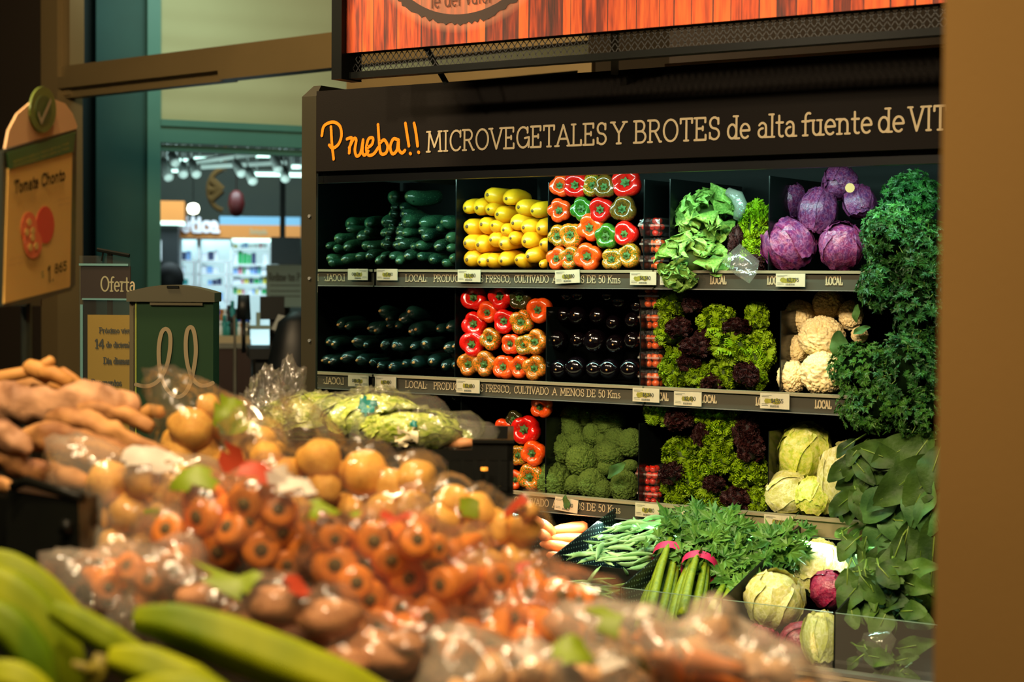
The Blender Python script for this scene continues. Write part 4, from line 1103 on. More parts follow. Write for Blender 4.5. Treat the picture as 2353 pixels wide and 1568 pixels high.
# a second layer behind, seen in the gaps
# --- top shelf: yellow squash
sq = crop([(1445,465,125),(1550,462,150),(1655,475,115),(1645,345,150),(1815,380,140),(1735,520,150),(1925,455,150),(2050,490,140),(1460,630,160),(1590,610,150),(1690,618,120),(1790,660,120),(1875,600,150),(1970,640,150),(2110,650,150),
  (1445,780,150),(1560,795,160),(1675,750,140),(1770,790,140),(1855,735,120),(1980,765,150),(2130,790,130),(1460,930,160),(1575,950,120),(1650,935,140),(1770,940,140),(1910,930,130),(2010,900,150),(2125,975,80)], 700, 360, 3.922)
pile(sq, S_PR, Z1, 'yellow squash', 'on the top shelf', 'squash', 'yellow squash on the top shelf', 22, slope=.05, base=.053, y0=3.95, grow=1.02, xmin=P(1044, 560, Y=3.95).x + .003, dirv=lambda p: Vector((U(-.02, .14), 1, U(-.02, .1))))
# --- middle shelf: darker zucchini with cut stems
z2 = crop([(880+60,300,140),(768,370,125),(790,430,80),(950,480,130),(1000,462,130),(1200,455,95),(1290,445,125),(630,610,110),(700,600,115),(820,610,125),(960,620,80),(1075,590,140),(1265,630,120),(1340,615,110),(690,800,110),(780,780,80),
  (890,770,90),(980,760,130),(1140,755,130),(1250,800,110),(1350,790,110)], 700, 640, 3.922)
pile(z2, Z2_PR, Z2, 'very dark zucchini', 'on the middle shelf', 'zucchini', 'zucchini on the middle shelf', 25, slope=.3)
# --- lowest shelf: a few zucchini behind the bagged lettuce
z3 = [(905, 905, 26), (990, 918, 26), (1012, 940, 26), (1034, 955, 26), (1040, 915, 22)]
pile(z3, Z_PR, Z3, 'bright green cucumber', 'on the lowest shelf', 'cucumber', 'cucumbers on the lowest shelf', 19, y0=4.0, zmin=False, slope=0)

# --- peppers
def pepdir(p): return (Vector((U(-.2, .05), 1, U(-.18, .12))).normalized() - TOCAM(p) * .35)
p1 = crop([(195,290,190,'or'),(345,285,225,'r'),(525,285,200,'go'),(640,300,200,'b'),(850,255,255,'r'),(190,540,200,'or'),(410,520,205,'g'),(600,530,215,'r'),(820,525,225,'b'),(170,795,190,'go'),(300,780,220,'og'),(490,715,230,'o'),(655,800,215,'g'),(840,775,205,'r'),
  (160,1020,195,'o'),(290,1010,200,'og'),(470,1005,235,'o'),(715,1030,190,'go'),(865,990,210,'go')], 1240, 360, 4.357)
pile(p1, P_PR, Z1, 'bell pepper', 'on the top shelf', 'pepper', 'peppers on the top shelf', 30, slope=.03, base=1.05, dirv=pepdir, mats=PM, y0=3.945, grow=1.16)
p2 = crop([(1515,170,200,'r'),(1750,160,195,'r'),(1930,175,180,'d'),(1640,310,165,'or'),(2095,285,195,'o'),(1515,410,195,'r'),(1790,385,185,'r'),(1945,395,185,'og'),(1500,595,195,'r'),(1660,540,170,'og'),(1845,590,160,'or'),(1970,600,160,'go'),(2070,570,190,'ob'),
  (1470,775,190,'ob'),(1610,775,190,'ob'),(1780,805,190,'o'),(1920,800,175,'o'),(2065,825,190,'ob')], 700, 640, 3.922)
pile(p2, P_PR, Z2, 'bell pepper', 'on the middle shelf', 'pepper', 'peppers on the middle shelf', 30, xmin=P(1042, 800, Y=3.95).x + .003, slope=.03, base=1.05, dirv=pepdir, mats=PM, y0=3.945, grow=1.16)
p3 = crop([(680,180,215,'o'),(380,310,160,'d'),(260,440,230,'or'),(500,430,280,'r'),(440,720,200,'go'),(590,700,240,'o'),(400,1000,190,'o'),(560,1000,260,'og'),(240,560,170,'r')], 1100, 900, 4.9)
pile(p3, P_PR, Z3, 'bell pepper', 'on the lowest shelf', 'pepper', 'peppers on the lowest shelf', 28, slope=.03, base=1.05, dirv=pepdir, mats=PM, y0=3.945, grow=1.16)
# --- eggplants
e1 = crop([(235,165,130),(350,160,130),(640,160,120),(745,210,145),(920,260,125),(210,355,130),(330,355,160),(535,360,150),(685,430,130),(870,400,140),(140,600,170),(340,600,140),(490,600,210),(705,640,170),(870,600,160),(155,880,170),(310,870,190),(500,880,160),(645,885,185),(845,880,190)], 1240, 640, 4.2)
pile(e1, E_PR, Z2, 'glossy black eggplant', 'on the middle shelf', 'eggplant', 'eggplants on the middle shelf', 28, slope=.25, base=1.0, dirv=lambda p: Vector((U(-.1, .1), 1, U(-.1, .1))).normalized() - TOCAM(p) * .3, grow=1.12, y0=3.95)

# ---------------------------------------------------------------- punnets of small tomatoes
m_clam = film_material('clear_clamshell', (0.99, 0.99, 0.99), 0.02, 0.04, bscale=70, bstr=.35, rough=.08)
m_clamedge = film_material('clamshell_rim', (0.9, 0.93, 0.92), 0.25, 0.2, bscale=70, bstr=.3, rough=.1)
m_tom = M('tomato_red', (214, 40, 20), (200, 28, 16), 10, rough=.16, coat=.4, vary=.15)
m_tomo = M('tomato_orange', (226, 96, 30), (214, 78, 24), 10, rough=.2, coat=.4, vary=.15)
def tom_proto(r):
    mb = MB(); n = 12; prof = [(r * math.sin(math.pi * k / 8), -r * .92 * math.cos(math.pi * k / 8)) for k in range(9)]
    vs = []; fs = []
    for (q, z) in prof[1:-1]:
        for k in range(n): vs.append((q * math.cos(2*math.pi*k/n), q * math.sin(2*math.pi*k/n), z))
    for i in range(6):
        for k in range(n): fs.append((i*n+k, i*n+(k+1)%n, (i+1)*n+(k+1)%n, (i+1)*n+k))
    vs += [(0, 0, -r * .92), (0, 0, r * .88)]
    fs += [(84, (k+1) % n, k) for k in range(n)] + [(85, 6*n+k, 6*n+(k+1)%n) for k in range(n)]
    mb.add(vs, fs); return proto('small_tomato', mb, m_tom)
T_PR = tom_proto(1.0)
def punnet(u0, v0, u1, v1, orange, nm, shelfn, y=4.0, rows=2):
    """clear hinged box: u0..u1 across the front, v0 top, v1 bottom"""
    c = P((u0 + u1) / 2, v1, Y=y); wd = (u1 - u0) * m_per_px(c) * .92; h = (v1 - v0) * m_per_px(c) * .97; dp = .11
    t = thing('tomato_punnet', 'clear plastic punnet of %s tomatoes, %s on the %s shelf' % ('orange' if orange else 'red', nm, shelfn), 'punnet', (c.x, y + dp / 2 - .02, c.z), 'tomato punnets stacked on the shelves')
    mb = MB(); hb = h * .58; s = .88
    def ring(k, z): return [(-wd/2*k, -dp/2*k, z), (wd/2*k, -dp/2*k, z), (wd/2*k, dp/2*k, z), (-wd/2*k, dp/2*k, z)]
    mb.add(ring(s, .001) + ring(1, hb), [(0,3,2,1),(0,1,5,4),(1,2,6,5),(2,3,7,6),(3,0,4,7)])
    mb.obj('tray', m_clam, t, smooth=False)
    mb = MB(); mb.add(ring(1, hb + .003) + ring(.93, h - .003), [(4,5,6,7),(0,1,5,4),(1,2,6,5),(2,3,7,6),(3,0,4,7)])
    for k in range(5):
        x = -wd * .36 + k * wd * .18; mb.box(x, x + wd * .06, -dp * .35, dp * .35, h - .003, h + .0005)
    ld = mb.obj('lid', m_clam, t, smooth=False)
    mb = MB()
    for (a, b) in ((ring(1.04, hb - .002), ring(1.04, hb + .003)),):
        mb.add(a + b, [(0,1,5,4),(1,2,6,5),(2,3,7,6),(3,0,4,7)])
    mb.obj('rim', m_clamedge, t, smooth=False)
    r = wd * .172 if orange else wd * .15
    lab = 'small %s tomato inside the punnet %s on the %s shelf' % ('orange' if orange else 'red', nm, shelfn)
    z = r * 1.0; lay = 0
    while z < h - r * .62 and lay < 4:
        k_ = .84 + .1 * lay if z < hb else .86
        nx = max(2, int((wd * k_) / (2.02 * r))); ny = 2
        for j in range(ny):
            for i in range(nx):
                x = (i + .5 - nx / 2) * 2.02 * r * min(1, 1.0) ; yy = -dp/2 * k_ + r + j * 2.05 * r
                q = Vector((c.x + x + U(-.001, .001), y + dp/2 - .02 + yy, c.z + z + U(-.001, .001)))
                put(T_PR, Matrix.Translation(q) @ Matrix.Diagonal((r, r, r, 1)), lab, 'tomato', 'tomatoes in the punnet %s on the %s shelf' % (nm, shelfn), mats=[m_tomo] if orange else None)
        z += r * 1.7; lay += 1
    return t
punnet(1470, 500, 1530, 544, False, 'topmost', 'top')
punnet(1474, 545, 1532, 583, True, 'second', 'top')
punnet(1472, 584, 1530, 620, True, 'lowest', 'top')
for i, (v0, v1) in enumerate(((660, 708), (709, 756), (757, 803), (804, 846), (847, 890))):
    punnet(1470, v0, 1528, v1, True, ['topmost', 'second', 'middle', 'fourth', 'lowest'][i], 'middle')
punnet(1464, 1070, 1524, 1114, False, 'upper', 'lowest')
punnet(1468, 1115, 1524, 1158, False, 'bottom', 'lowest')

# ---------------------------------------------------------------- leaf templates
def grid_leaf(nu, nv, f):
    vs, fs = [], []
    for i in range(nu + 1):
        for j in range(nv + 1): vs.append(f(i / nu, j / nv * 2 - 1))
    for i in range(nu):
        for j in range(nv): a = i * (nv + 1) + j; fs.append((a, a + 1, a + nv + 2, a + nv + 1))
    return vs, fs
def frill_leaf(seed, waves=7, amp=.16, nu=6, nv=26, droop=.35, cup=.0):
    rr = random.Random(seed); ph = rr.uniform(0, 6)
    def f(t_, s):
        ang = s * 1.05; r = t_ * (1 + .08 * math.sin(5 * s + ph))
        x = r * math.sin(ang) * .8; y = r * math.cos(ang)
        e = t_ ** 3
        z = e * amp * math.sin(waves * 3.1 * s + ph) + e * amp * .5 * math.sin(waves * 7 * s + ph * 2) - droop * t_ * t_ + cup * s * s * t_
        y += e * amp * .4 * math.cos(waves * 5 * s + ph); x += e * amp * .35 * math.cos(waves * 6 * s)
        return (x, y, z)
    return grid_leaf(nu, nv, f)
FR = [frill_leaf(s, 8, .20, 5, 30) for s in range(4)]
def smooth_leaf(seed):
    """rounded spoon-shaped leaf with a softly rolling rim"""
    rr = random.Random(seed); ph = rr.uniform(0, 6)
    def f(t_, q):
        w_ = .62 * math.sin(math.pi * min(1, .04 + .96 * t_) ** 1.7 * .995) ** .62 if t_ < .999 else .12
        e = (t_ ** 2) * (abs(q) ** 2 * .7 + max(0, t_ - .75) * 1.6)
        x = q * max(.05, w_); y = t_ * (1 - .12 * q * q * t_)
        return (x, y, .20 * abs(q) ** 1.5 * w_ + e * .30 * math.sin(6.5 * q + 6 * t_ + ph) - .30 * t_ * t_)
    return grid_leaf(12, 10, f)
SM = [smooth_leaf(s + 9) for s in range(4)]     # smooth butterhead leaf
def leaf_mat(name, c1, c2, c3=None, scale=9, trans=.25, rough=.42, bump=.25):
    m = M(name, c1, c2, scale, rough=rough, bump=bump, bscale=120, vary=.2)
    b = m.node_tree.nodes['Principled BSDF']; b.inputs['Transmission Weight'].default_value = 0.0
    b.inputs['Specular IOR Level'].default_value = .28
    return m
m_frill = leaf_mat('frilly_lettuce_green', (150, 180, 14), (104, 146, 12), scale=24)
m_frillred = leaf_mat('frilly_lettuce_red', (40, 15, 16), (62, 26, 24), scale=26)
m_butter = leaf_mat('butterhead_green', (146, 178, 84), (88, 134, 46), scale=14, bump=.15)
m_parsley = leaf_mat('parsley_green', (50, 98, 36), (24, 62, 26), scale=30)
m_parsley2 = leaf_mat('cilantro_green', (66, 112, 34), (34, 80, 28), scale=30)
m_stemg = M('green_stem', (112, 140, 50), (90, 124, 40), 20, rough=.4)
m_spin = leaf_mat('spinach_green', (62, 94, 28), (30, 56, 18), scale=12, bump=.3, rough=.6)
m_spin2 = leaf_mat('chard_green', (74, 116, 56), (44, 80, 38), scale=12, bump=.3, rough=.6)
m_film = film_material('produce_film', (0.98, 0.98, 0.98), 0.06, 0.05, bscale=26)

def frilly_mesh(seed, n=70, tmpl=FR, asp=(1, 1, 1), size=.55):
    """unit-radius head: leaves stand on an egg-shaped core, rims outward"""
    rr = random.Random(seed); mb = MB()
    for k in range(n):
        z = 1 - 1.75 * (k + .5) / n; q = k * 2.39996 + rr.uniform(-.3, .3); r = math.sqrt(max(0, 1 - z * z))
        nrm = Vector((r * math.cos(q), r * math.sin(q), z))
        base = Vector((nrm.x * asp[0], nrm.y * asp[1], nrm.z * asp[2])) * (.62 if size < .5 else .52)
        t_ = nrm.orthogonal().normalized(); t_.rotate(Quaternion(nrm, rr.uniform(0, 6.28)))
        y = (nrm + t_ * rr.uniform(.1, .9)).normalized(); x = y.cross(nrm).normalized() if abs(y.dot(nrm)) < .999 else t_
        zz = x.cross(y); s = size * rr.uniform(.8, 1.15)
        R_ = Matrix((x, y, zz)).transposed() * s
        m4 = Matrix.Translation(base) @ R_.to_4x4(); 
        for i in range(3):
            for j in range(3): m4[i][j] = R_[i][j]
        tv, tf = tmpl[rr.randrange(len(tmpl))]
        mb.many(tv, tf, [m4])
    core = []; 
    return mb
FRILLY = [frilly_mesh(s, 105, FR, size=.44).mesh('foliage', m_frill) for s in range(3)]
FRILLYR = [frilly_mesh(s + 5, 95, FR, size=.44).mesh('foliage', m_frillred) for s in range(2)]
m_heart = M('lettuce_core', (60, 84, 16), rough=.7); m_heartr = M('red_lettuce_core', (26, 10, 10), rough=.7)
def ball_mesh(name, mat, n=14, k=8):
    mb = MB(); vs = []; fs = []
    for i in range(1, k):
        for j in range(n): vs.append((math.sin(math.pi*i/k)*math.cos(2*math.pi*j/n), math.sin(math.pi*i/k)*math.sin(2*math.pi*j/n), math.cos(math.pi*i/k)))
    for i in range(k - 2):
        for j in range(n): fs.append((i*n+j, (i+1)*n+j, (i+1)*n+(j+1)%n, i*n+(j+1)%n))
    vs += [(0,0,1),(0,0,-1)]; m_ = len(vs)
    fs += [(m_-2, j, (j+1)%n) for j in range(n)] + [(m_-1, (k-2)*n+(j+1)%n, (k-2)*n+j) for j in range(n)]
    mb.add(vs, fs); return mb.mesh(name, mat)
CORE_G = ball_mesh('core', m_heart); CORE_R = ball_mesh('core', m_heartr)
def place_mesh(name, me, mat4, label, cat, group=None, core=None, corek=.66):
    if core is None:
        o = bpy.data.objects.new(name, me); sc.collection.objects.link(o); o.matrix_world = mat4
        return tag(o, label, cat, group)
    r = bpy.data.objects.new(name, None); r.empty_display_size = .02; sc.collection.objects.link(r); r.matrix_world = mat4
    a = bpy.data.objects.new('foliage', me); sc.collection.objects.link(a); a.parent = r
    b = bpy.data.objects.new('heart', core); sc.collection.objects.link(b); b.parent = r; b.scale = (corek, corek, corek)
    return tag(r, label, cat, group)
def heads(items, meshes, core, zs, name, desc, where, group, y0=4.0, gap=26, sz_=1.14):
    for (q, li, k, nl, nk) in layered(items, gap):
        u, v, rx, ry = q[:4]
        p = P(u, v, Y=y0 + U(-.01, .02)); mpp = m_per_px(p)
        rz = U(0, 6.28); s = Matrix.Diagonal((rx * mpp * sz_, rx * mpp * sz_ * .9, ry * mpp * sz_, 1))
        place_mesh(name, rnd.choice(meshes), Matrix.Translation(p) @ s @ Matrix.Rotation(rz, 4, 'Z') @ Matrix.Rotation(U(-.5, .5), 4, 'X'), '%s %s, %s, %s' % (desc, where, lay_name(li, nl), col_name(k, nk)), 'lettuce', group, core)
heads([(1545, 700, 38, 34), (1540, 765, 34, 36), (1560, 850, 42, 46), (1650, 745, 46, 40), (1740, 730, 26, 36), (1690, 795, 56, 44), (1740, 810, 38, 52), (1605, 860, 34, 30), (1665, 860, 40, 36), (1735, 870, 26, 28)],
      FRILLY, CORE_G, Z2, 'frilly_lettuce', 'bright green frilly lettuce', 'on the middle shelf', 'green frilly lettuces on the middle shelf')
heads([(1590, 700, 24, 24), (1560, 755, 34, 26), (1692, 752, 34, 22), (1600, 800, 42, 28), (1585, 832, 30, 26), (1640, 880, 34, 22), (1715, 862, 34, 28), (1615, 775, 26, 20)],
      FRILLYR, CORE_R, Z2, 'frilly_lettuce', 'dark red frilly lettuce', 'on the middle shelf', 'red frilly lettuces on the middle shelf', y0=3.975, sz_=1.0)
heads([(1515, 945, 32, 34), (1610, 950, 26, 24), (1650, 975, 38, 42), (1640, 1010, 42, 34), (1570, 1045, 46, 38), (1700, 965, 24, 22), (1650, 1060, 44, 36), (1720, 1085, 44, 42), (1590, 1100, 44, 42), (1640, 1150, 42, 36), (1735, 1155, 30, 36), (1560, 1150, 32, 26), (1545, 1125, 26, 20)],
      FRILLY, CORE_G, Z3, 'frilly_lettuce', 'bright green frilly lettuce', 'on the lowest shelf', 'green frilly lettuces on the lowest shelf')
heads([(1560, 965, 38, 30), (1715, 990, 32, 42), (1725, 1035, 34, 36), (1545, 1090, 32, 28), (1640, 1112, 28, 22), (1695, 1150, 40, 32), (1610, 1000, 22, 30)],
      FRILLYR, CORE_R, Z3, 'frilly_lettuce', 'dark red frilly lettuce', 'on the lowest shelf', 'red frilly lettuces on the lowest shelf', y0=3.975, sz_=1.0)
heads([(1735, 520, 30, 62), (1728, 585, 34, 34)], FRILLY, CORE_G, Z1, 'frilly_lettuce', 'upright green frilly lettuce', 'on the top shelf beside the purple cabbages', 'green frilly lettuces on the top shelf')
heads([(1732, 610, 24, 22), (1690, 560, 16, 40)], FRILLYR, CORE_R, Z1, 'frilly_lettuce', 'dark red frilly lettuce', 'on the top shelf beside the butterheads', 'red frilly lettuces on the top shelf', y0=3.98)
# butterhead lettuces spilling over the top rail
BH = [frilly_mesh(s + 20, 46, SM, size=.74) for s in range(2)]
BHm = [b.mesh('foliage', m_butter) for b in BH]
for (u, v, rx, ry, y, nm) in ((1625, 500, 66, 64, 4.0, 'upper'), (1590, 600, 80, 52, 3.93, 'lower'), (1560, 635, 38, 30, 3.89, 'small drooping')):
    p = P(u, v, Y=y); k = m_per_px(p)
    place_mesh('butterhead_lettuce', rnd.choice(BHm), Matrix.Translation(p) @ Matrix.Diagonal((rx * k, rx * k * .8, ry * k, 1)) @ Matrix.Rotation(U(0, 6), 4, 'Z') @ Matrix.Rotation(1.2, 4, 'X'),
               '%s butterhead lettuce with smooth pale green leaves on the top shelf' % nm, 'lettuce', 'butterhead lettuces on the top shelf', CORE_G, .5)
# clear bag pointing down over the top rail
def bag_cone(pts_px, y, name, label, cat):
    mb = MB()
    pts = [P(u, v, Y=y + o) for (u, v, o) in pts_px]
    n = len(pts); c = sum(pts, Vector()) / n
    f = [P(u, v, Y=y + o - .03) for (u, v, o) in pts_px]
    cf = sum(f, Vector()) / n + Vector((0, -.02, 0))
    mb.add(pts + f + [c, cf], [(i, (i+1) % n, n + (i+1) % n, n + i) for i in range(n)] + [(2*n, (i+1) % n, i) for i in range(n)] + [(2*n+1, n+i, n+(i+1) % n) for i in range(n)])
    return solo(mb, name, m_film, label, cat, smooth=True)
bag_cone([(1655, 600, 0), (1700, 560, 0), (1745, 600, 0), (1740, 628, -.01), (1722, 652, -.02), (1690, 632, -.01)], 3.92, 'plastic_sleeve', 'clear pointed plastic sleeve hanging over the top rail', 'plastic bag')
mb = MB(); c = P(1690, 470, Y=4.0); k = m_per_px(c)
mb.tube([P(1672, 440, Y=4.0), P(1694, 452, Y=4.0), P(1704, 478, Y=4.0), P(1692, 505, Y=4.0)], [10*k, 16*k, 18*k, 8*k], 10)
solo(mb, 'twisted_wrap', film_material('teal_wrap', (.5, .85, .8), .25, .1, bscale=60), 'crinkled teal plastic wrap behind the butterhead lettuce', 'plastic wrap', smooth=True)

# ---------------------------------------------------------------- cabbages
def cabbage_mesh(name, mat, seed, wrap=5, rough=.03, ridge=.02):
    rr = random.Random(seed); mb = MB()
    n, k = 40, 26; off = Vector((rr.uniform(0, 50),) * 3)
    def rad(d):
        v = noise.noise(d * 2.2 + off) * rough * 2 + noise.noise(d * 6 + off) * rough
        return 1 + v
    vs, fs = [], []
    for i in range(k + 1):
        for j in range(n):
            th = math.pi * i / k; ph = 2 * math.pi * j / n
            d = Vector((math.sin(th)*math.cos(ph), math.sin(th)*math.sin(ph), math.cos(th))); vs.append(d * rad(d) * .95)
    for i in range(k):
        for j in range(n): fs.append((i*n+j, (i+1)*n+j, (i+1)*n+(j+1)%n, i*n+(j+1)%n))
    mb.add(vs, fs)
    for w_ in range(wrap):
        q = w_ * 2 * math.pi / wrap + rr.uniform(-.3, .3); el = rr.uniform(-.5, .35)
        c = Vector((math.cos(q)*math.cos(el), math.sin(q)*math.cos(el), math.sin(el))); tz_ = (Vector((0,0,1)) - c * c.z).normalized(); tx_ = tz_.cross(c)
        half = rr.uniform(.85, 1.05); o2 = Vector((rr.uniform(0, 90),)*3)
        def f(t_, s):
            a = (t_ * 2 - 1) * half * 1.1; b = s * half * (1 - .25 * (t_ * 2 - 1) ** 2)
            edge = max(abs(t_ * 2 - 1), abs(s)) ** 5
            a *= 1 + .05 * math.sin(9 * s); b *= 1 + .05 * math.sin(8 * t_)
            d = (c * math.cos(min(1.5, math.hypot(a, b))) + (tz_ * a + tx_ * b) / max(1e-6, math.hypot(a, b)) * math.sin(min(1.5, math.hypot(a, b))))
            vein = ridge * max(0, 1 - abs(s) * 9) + ridge * .6 * max(0, math.sin(abs(s) * 9 + t_ * 11)) ** 6
            r = 1.0 + .015 * w_ / wrap + vein + edge * (.10 + .07 * noise.noise(d * 5 + o2)) + .03 * noise.noise(d * 7 + o2)
            return tuple(d * r)
        tv, tf = grid_leaf(16, 16, f); mb.add(tv, tf)
    return mb.mesh(name, mat)
def vein_mat(name, a, b, vein, scale, rough=.35):
    m = M(name, a, b, 5, rough=rough, bump=.35, bscale=9, vary=.12)
    nt = m.node_tree; N, L = nt.nodes, nt.links; bs = N['Principled BSDF']
    src = bs.inputs['Base Color'].links[0].from_socket
    tc = N.new('ShaderNodeTexCoord'); nz = N.new('ShaderNodeTexNoise'); nz.inputs['Scale'].default_value = 4; L.new(tc.outputs['Object'], nz.inputs['Vector'])
    mixv = N.new('ShaderNodeMix'); mixv.data_type = 'VECTOR'; mixv.inputs['Factor'].default_value = .35; mp = N.new('ShaderNodeMapping'); mp.inputs['Scale'].default_value = (1, 1, .4); L.new(tc.outputs['Object'], mp.inputs['Vector']); L.new(mp.outputs[0], mixv.inputs['A']); L.new(nz.outputs['Color'], mixv.inputs['B'])
    v = N.new('ShaderNodeTexVoronoi'); v.feature = 'DISTANCE_TO_EDGE'; v.inputs['Scale'].default_value = scale; L.new(mixv.outputs['Result'], v.inputs['Vector'])
    r = N.new('ShaderNodeValToRGB'); r.color_ramp.elements[0].color = (.42, .42, .42, 1); r.color_ramp.elements[1].position = .13; r.color_ramp.elements[1].color = (0, 0, 0, 1)
    L.new(v.outputs['Distance'], r.inputs['Fac'])
    mx = N.new('ShaderNodeMix'); mx.data_type = 'RGBA'; mx.inputs['B'].default_value = lin(vein); L.new(r.outputs['Color'], mx.inputs['Factor']); L.new(src, mx.inputs['A']); L.new(mx.outputs['Result'], bs.inputs['Base Color'])
    return m
m_purp = vein_mat('purple_cabbage', (118, 36, 78), (84, 38, 88), (178, 108, 150), 6.0)
m_gcab = vein_mat('green_cabbage', (184, 186, 92), (196, 196, 132), (236, 236, 196), 4.6, .4)
m_ice = vein_mat('iceberg_leaf', (150, 176, 30), (206, 206, 96), (226, 224, 150), 5, .4)
m_redc = vein_mat('magenta_cabbage', (142, 26, 64), (110, 24, 62), (190, 90, 120), 6, .3)
PURP = [cabbage_mesh('purple_cabbage', m_purp, s, 6, .04, .03) for s in range(3)]
GCAB = [cabbage_mesh('green_cabbage', m_gcab, s + 10, 5, .02, .02) for s in range(2)]
ICE = [cabbage_mesh('iceberg_lettuce', m_ice, s + 20, 6, .05, .04) for s in range(2)]
REDC = [cabbage_mesh('red_cabbage', m_redc, s + 30, 4, .03, .02) for s in range(2)]
def ball(name, meshes, u, v, rx, ry, y, label, cat, group, rot=(0, 0, 0)):
    p = P(u, v, Y=y); k = m_per_px(p)
    m4 = Matrix.Translation(p) @ Matrix.Diagonal((rx*k, (rx+ry)/2*k, ry*k, 1)) @ Matrix.Rotation(rot[2], 4, 'Z') @ Matrix.Rotation(rot[0], 4, 'X')
    return place_mesh(name, meshes[rnd.randrange(len(meshes))], m4, label, cat, group)
G1 = 'purple cabbages on the top shelf'
ball('purple_cabbage', PURP, 1813, 461, 37, 41, 4.10, 'small dark purple cabbage at the left back on the top shelf', 'cabbage', G1, (.4, 0, 1))
ball('purple_cabbage', PURP, 1880, 485, 42, 52, 4.04, 'tall purple cabbage in the middle of the purple heap', 'cabbage', G1, (.2, 0, 2))
ball('purple_cabbage', PURP, 1929, 420, 40, 38, 4.06, 'topmost purple cabbage with curled outer leaves and a round sticker', 'cabbage', G1, (.9, 0, 3))
ball('purple_cabbage', PURP, 1975, 465, 34, 40, 4.04, 'purple cabbage beside the parsley, second from the top of the heap', 'cabbage', G1, (.5, 0, 4))
ball('purple_cabbage', PURP, 1812, 562, 60, 57, 4.01, 'largest purple cabbage at the front left of the top shelf', 'cabbage', G1, (.6, 0, 5))
ball('purple_cabbage', PURP, 1933, 565, 50, 54, 4.0, 'purple cabbage at the front right, partly behind parsley', 'cabbage', G1, (.7, 0, .5))
st_ = P(1953, 432, Y=3.985); mb = MB(); mb.tube([st_, st_ + TOCAM(st_) * .002], 11 * m_per_px(st_), 14); solo(mb, 'round_sticker', M('tan_sticker', (220, 160, 96), rough=.5), 'round tan sticker on the topmost purple cabbage', 'sticker')
# iceberg lettuces on the lowest shelf
G2 = 'pale lettuces on the lowest shelf'
ball('iceberg_lettuce', ICE, 1850, 1040, 58, 66, 4.05, 'large yellow green iceberg lettuce on top of the pale heap', 'lettuce', G2, (.4, 0, 1))
ball('iceberg_lettuce', [GCAB[0]], 1812, 1135, 50, 50, 3.99, 'creamy white iceberg lettuce at the front left of the lowest shelf', 'lettuce', G2, (1.2, 0, 2))
ball('iceberg_lettuce', ICE, 1873, 1142, 44, 46, 3.98, 'round green iceberg lettuce at the front of the lowest shelf', 'lettuce', G2, (.8, 0, 3))
ball('napa_cabbage', [GCAB[1]], 1928, 1105, 30, 88, 4.0, 'tall pale napa cabbage leaning against the hanging greens', 'cabbage', None, (.1, 0, 1))
# cabbages in the lower deck
G3 = 'round cabbages in the lower deck'
ball('green_cabbage', GCAB, 1780, 1378, 64, 64, 3.62, 'yellow green cabbage resting against the clear front', 'cabbage', G3, (.5, 0, 1))
ball('green_cabbage', GCAB, 1880, 1307, 60, 62, 3.86, 'pale cabbage at the back, brightly lit from above', 'cabbage', G3, (.7, 0, 3))
ball('green_cabbage', GCAB, 1888, 1468, 36, 62, 3.54, 'small pointed pale cabbage behind the clear front corner', 'cabbage', G3, (.2, 0, 4))
ball('red_cabbage', REDC, 1905, 1355, 38, 46, 3.72, 'wrinkled dark red cabbage beside the hanging greens', 'cabbage', 'red cabbages in the lower deck', (.9, 0, 1))
ball('red_cabbage', REDC, 1835, 1475, 46, 42, 3.58, 'magenta red cabbage low behind the clear front', 'cabbage', 'red cabbages in the lower deck', (.9, 0, 2))
ball('red_cabbage', REDC, 1755, 1462, 40, 28, 3.6, 'shadowed red cabbage below the yellow green cabbage', 'cabbage', 'red cabbages in the lower deck', (.4, 0, 2))

# ---------------------------------------------------------------- cauliflower and broccoli
def floret_mesh(name, mat, seed, bumps=9, amp=.16, fine=.05, n=110, k=74):
    off = Vector((seed * 7.3, seed * 3.1, seed)); vs, fs = [], []
    mb = MB()
    for i in range(k + 1):
        for j in range(n):
            th = math.pi * i / k; ph = 2 * math.pi * j / n
            d = Vector((math.sin(th)*math.cos(ph), math.sin(th)*math.sin(ph), math.cos(th)))
            f1 = noise.voronoi(d * bumps * .30 + off)[0][0]; f2 = noise.voronoi(d * bumps * .8 + off)[0][0]; f3 = noise.voronoi(d * bumps * 1.9 + off)[0][0]
            b_ = lambda f, k_: math.sqrt(max(0, 1 - (f * k_) ** 2))
            r = .80 + amp * .7 * b_(f1, 1.2) + amp * .55 * b_(f2, 1.3) + fine * 1.2 * b_(f3, 1.3)
            vs.append(d * r * 1.08)
    for i in range(k):
        for j in range(n): fs.append((i*n+j, (i+1)*n+j, (i+1)*n+(j+1)%n, i*n+(j+1)%n))
    mb.add(vs, fs); return mb.mesh(name, mat)
m_cau = M('cauliflower_curd', (250, 232, 178), (236, 208, 146), 9, rough=.75, bump=.4, bscale=17, spec=.2)
m_bro = M('broccoli_crown', (112, 138, 58), (52, 78, 30), 26, rough=.8, bump=.7, bscale=30, spec=.15, vary=.15)
CAU = [floret_mesh('cauliflower', m_cau, s, 10, .22, .06) for s in range(3)]
BRO = [floret_mesh('broccoli', m_bro, s + 4, 13, .2, .12) for s in range(3)]
G4 = 'cauliflowers on the middle shelf'
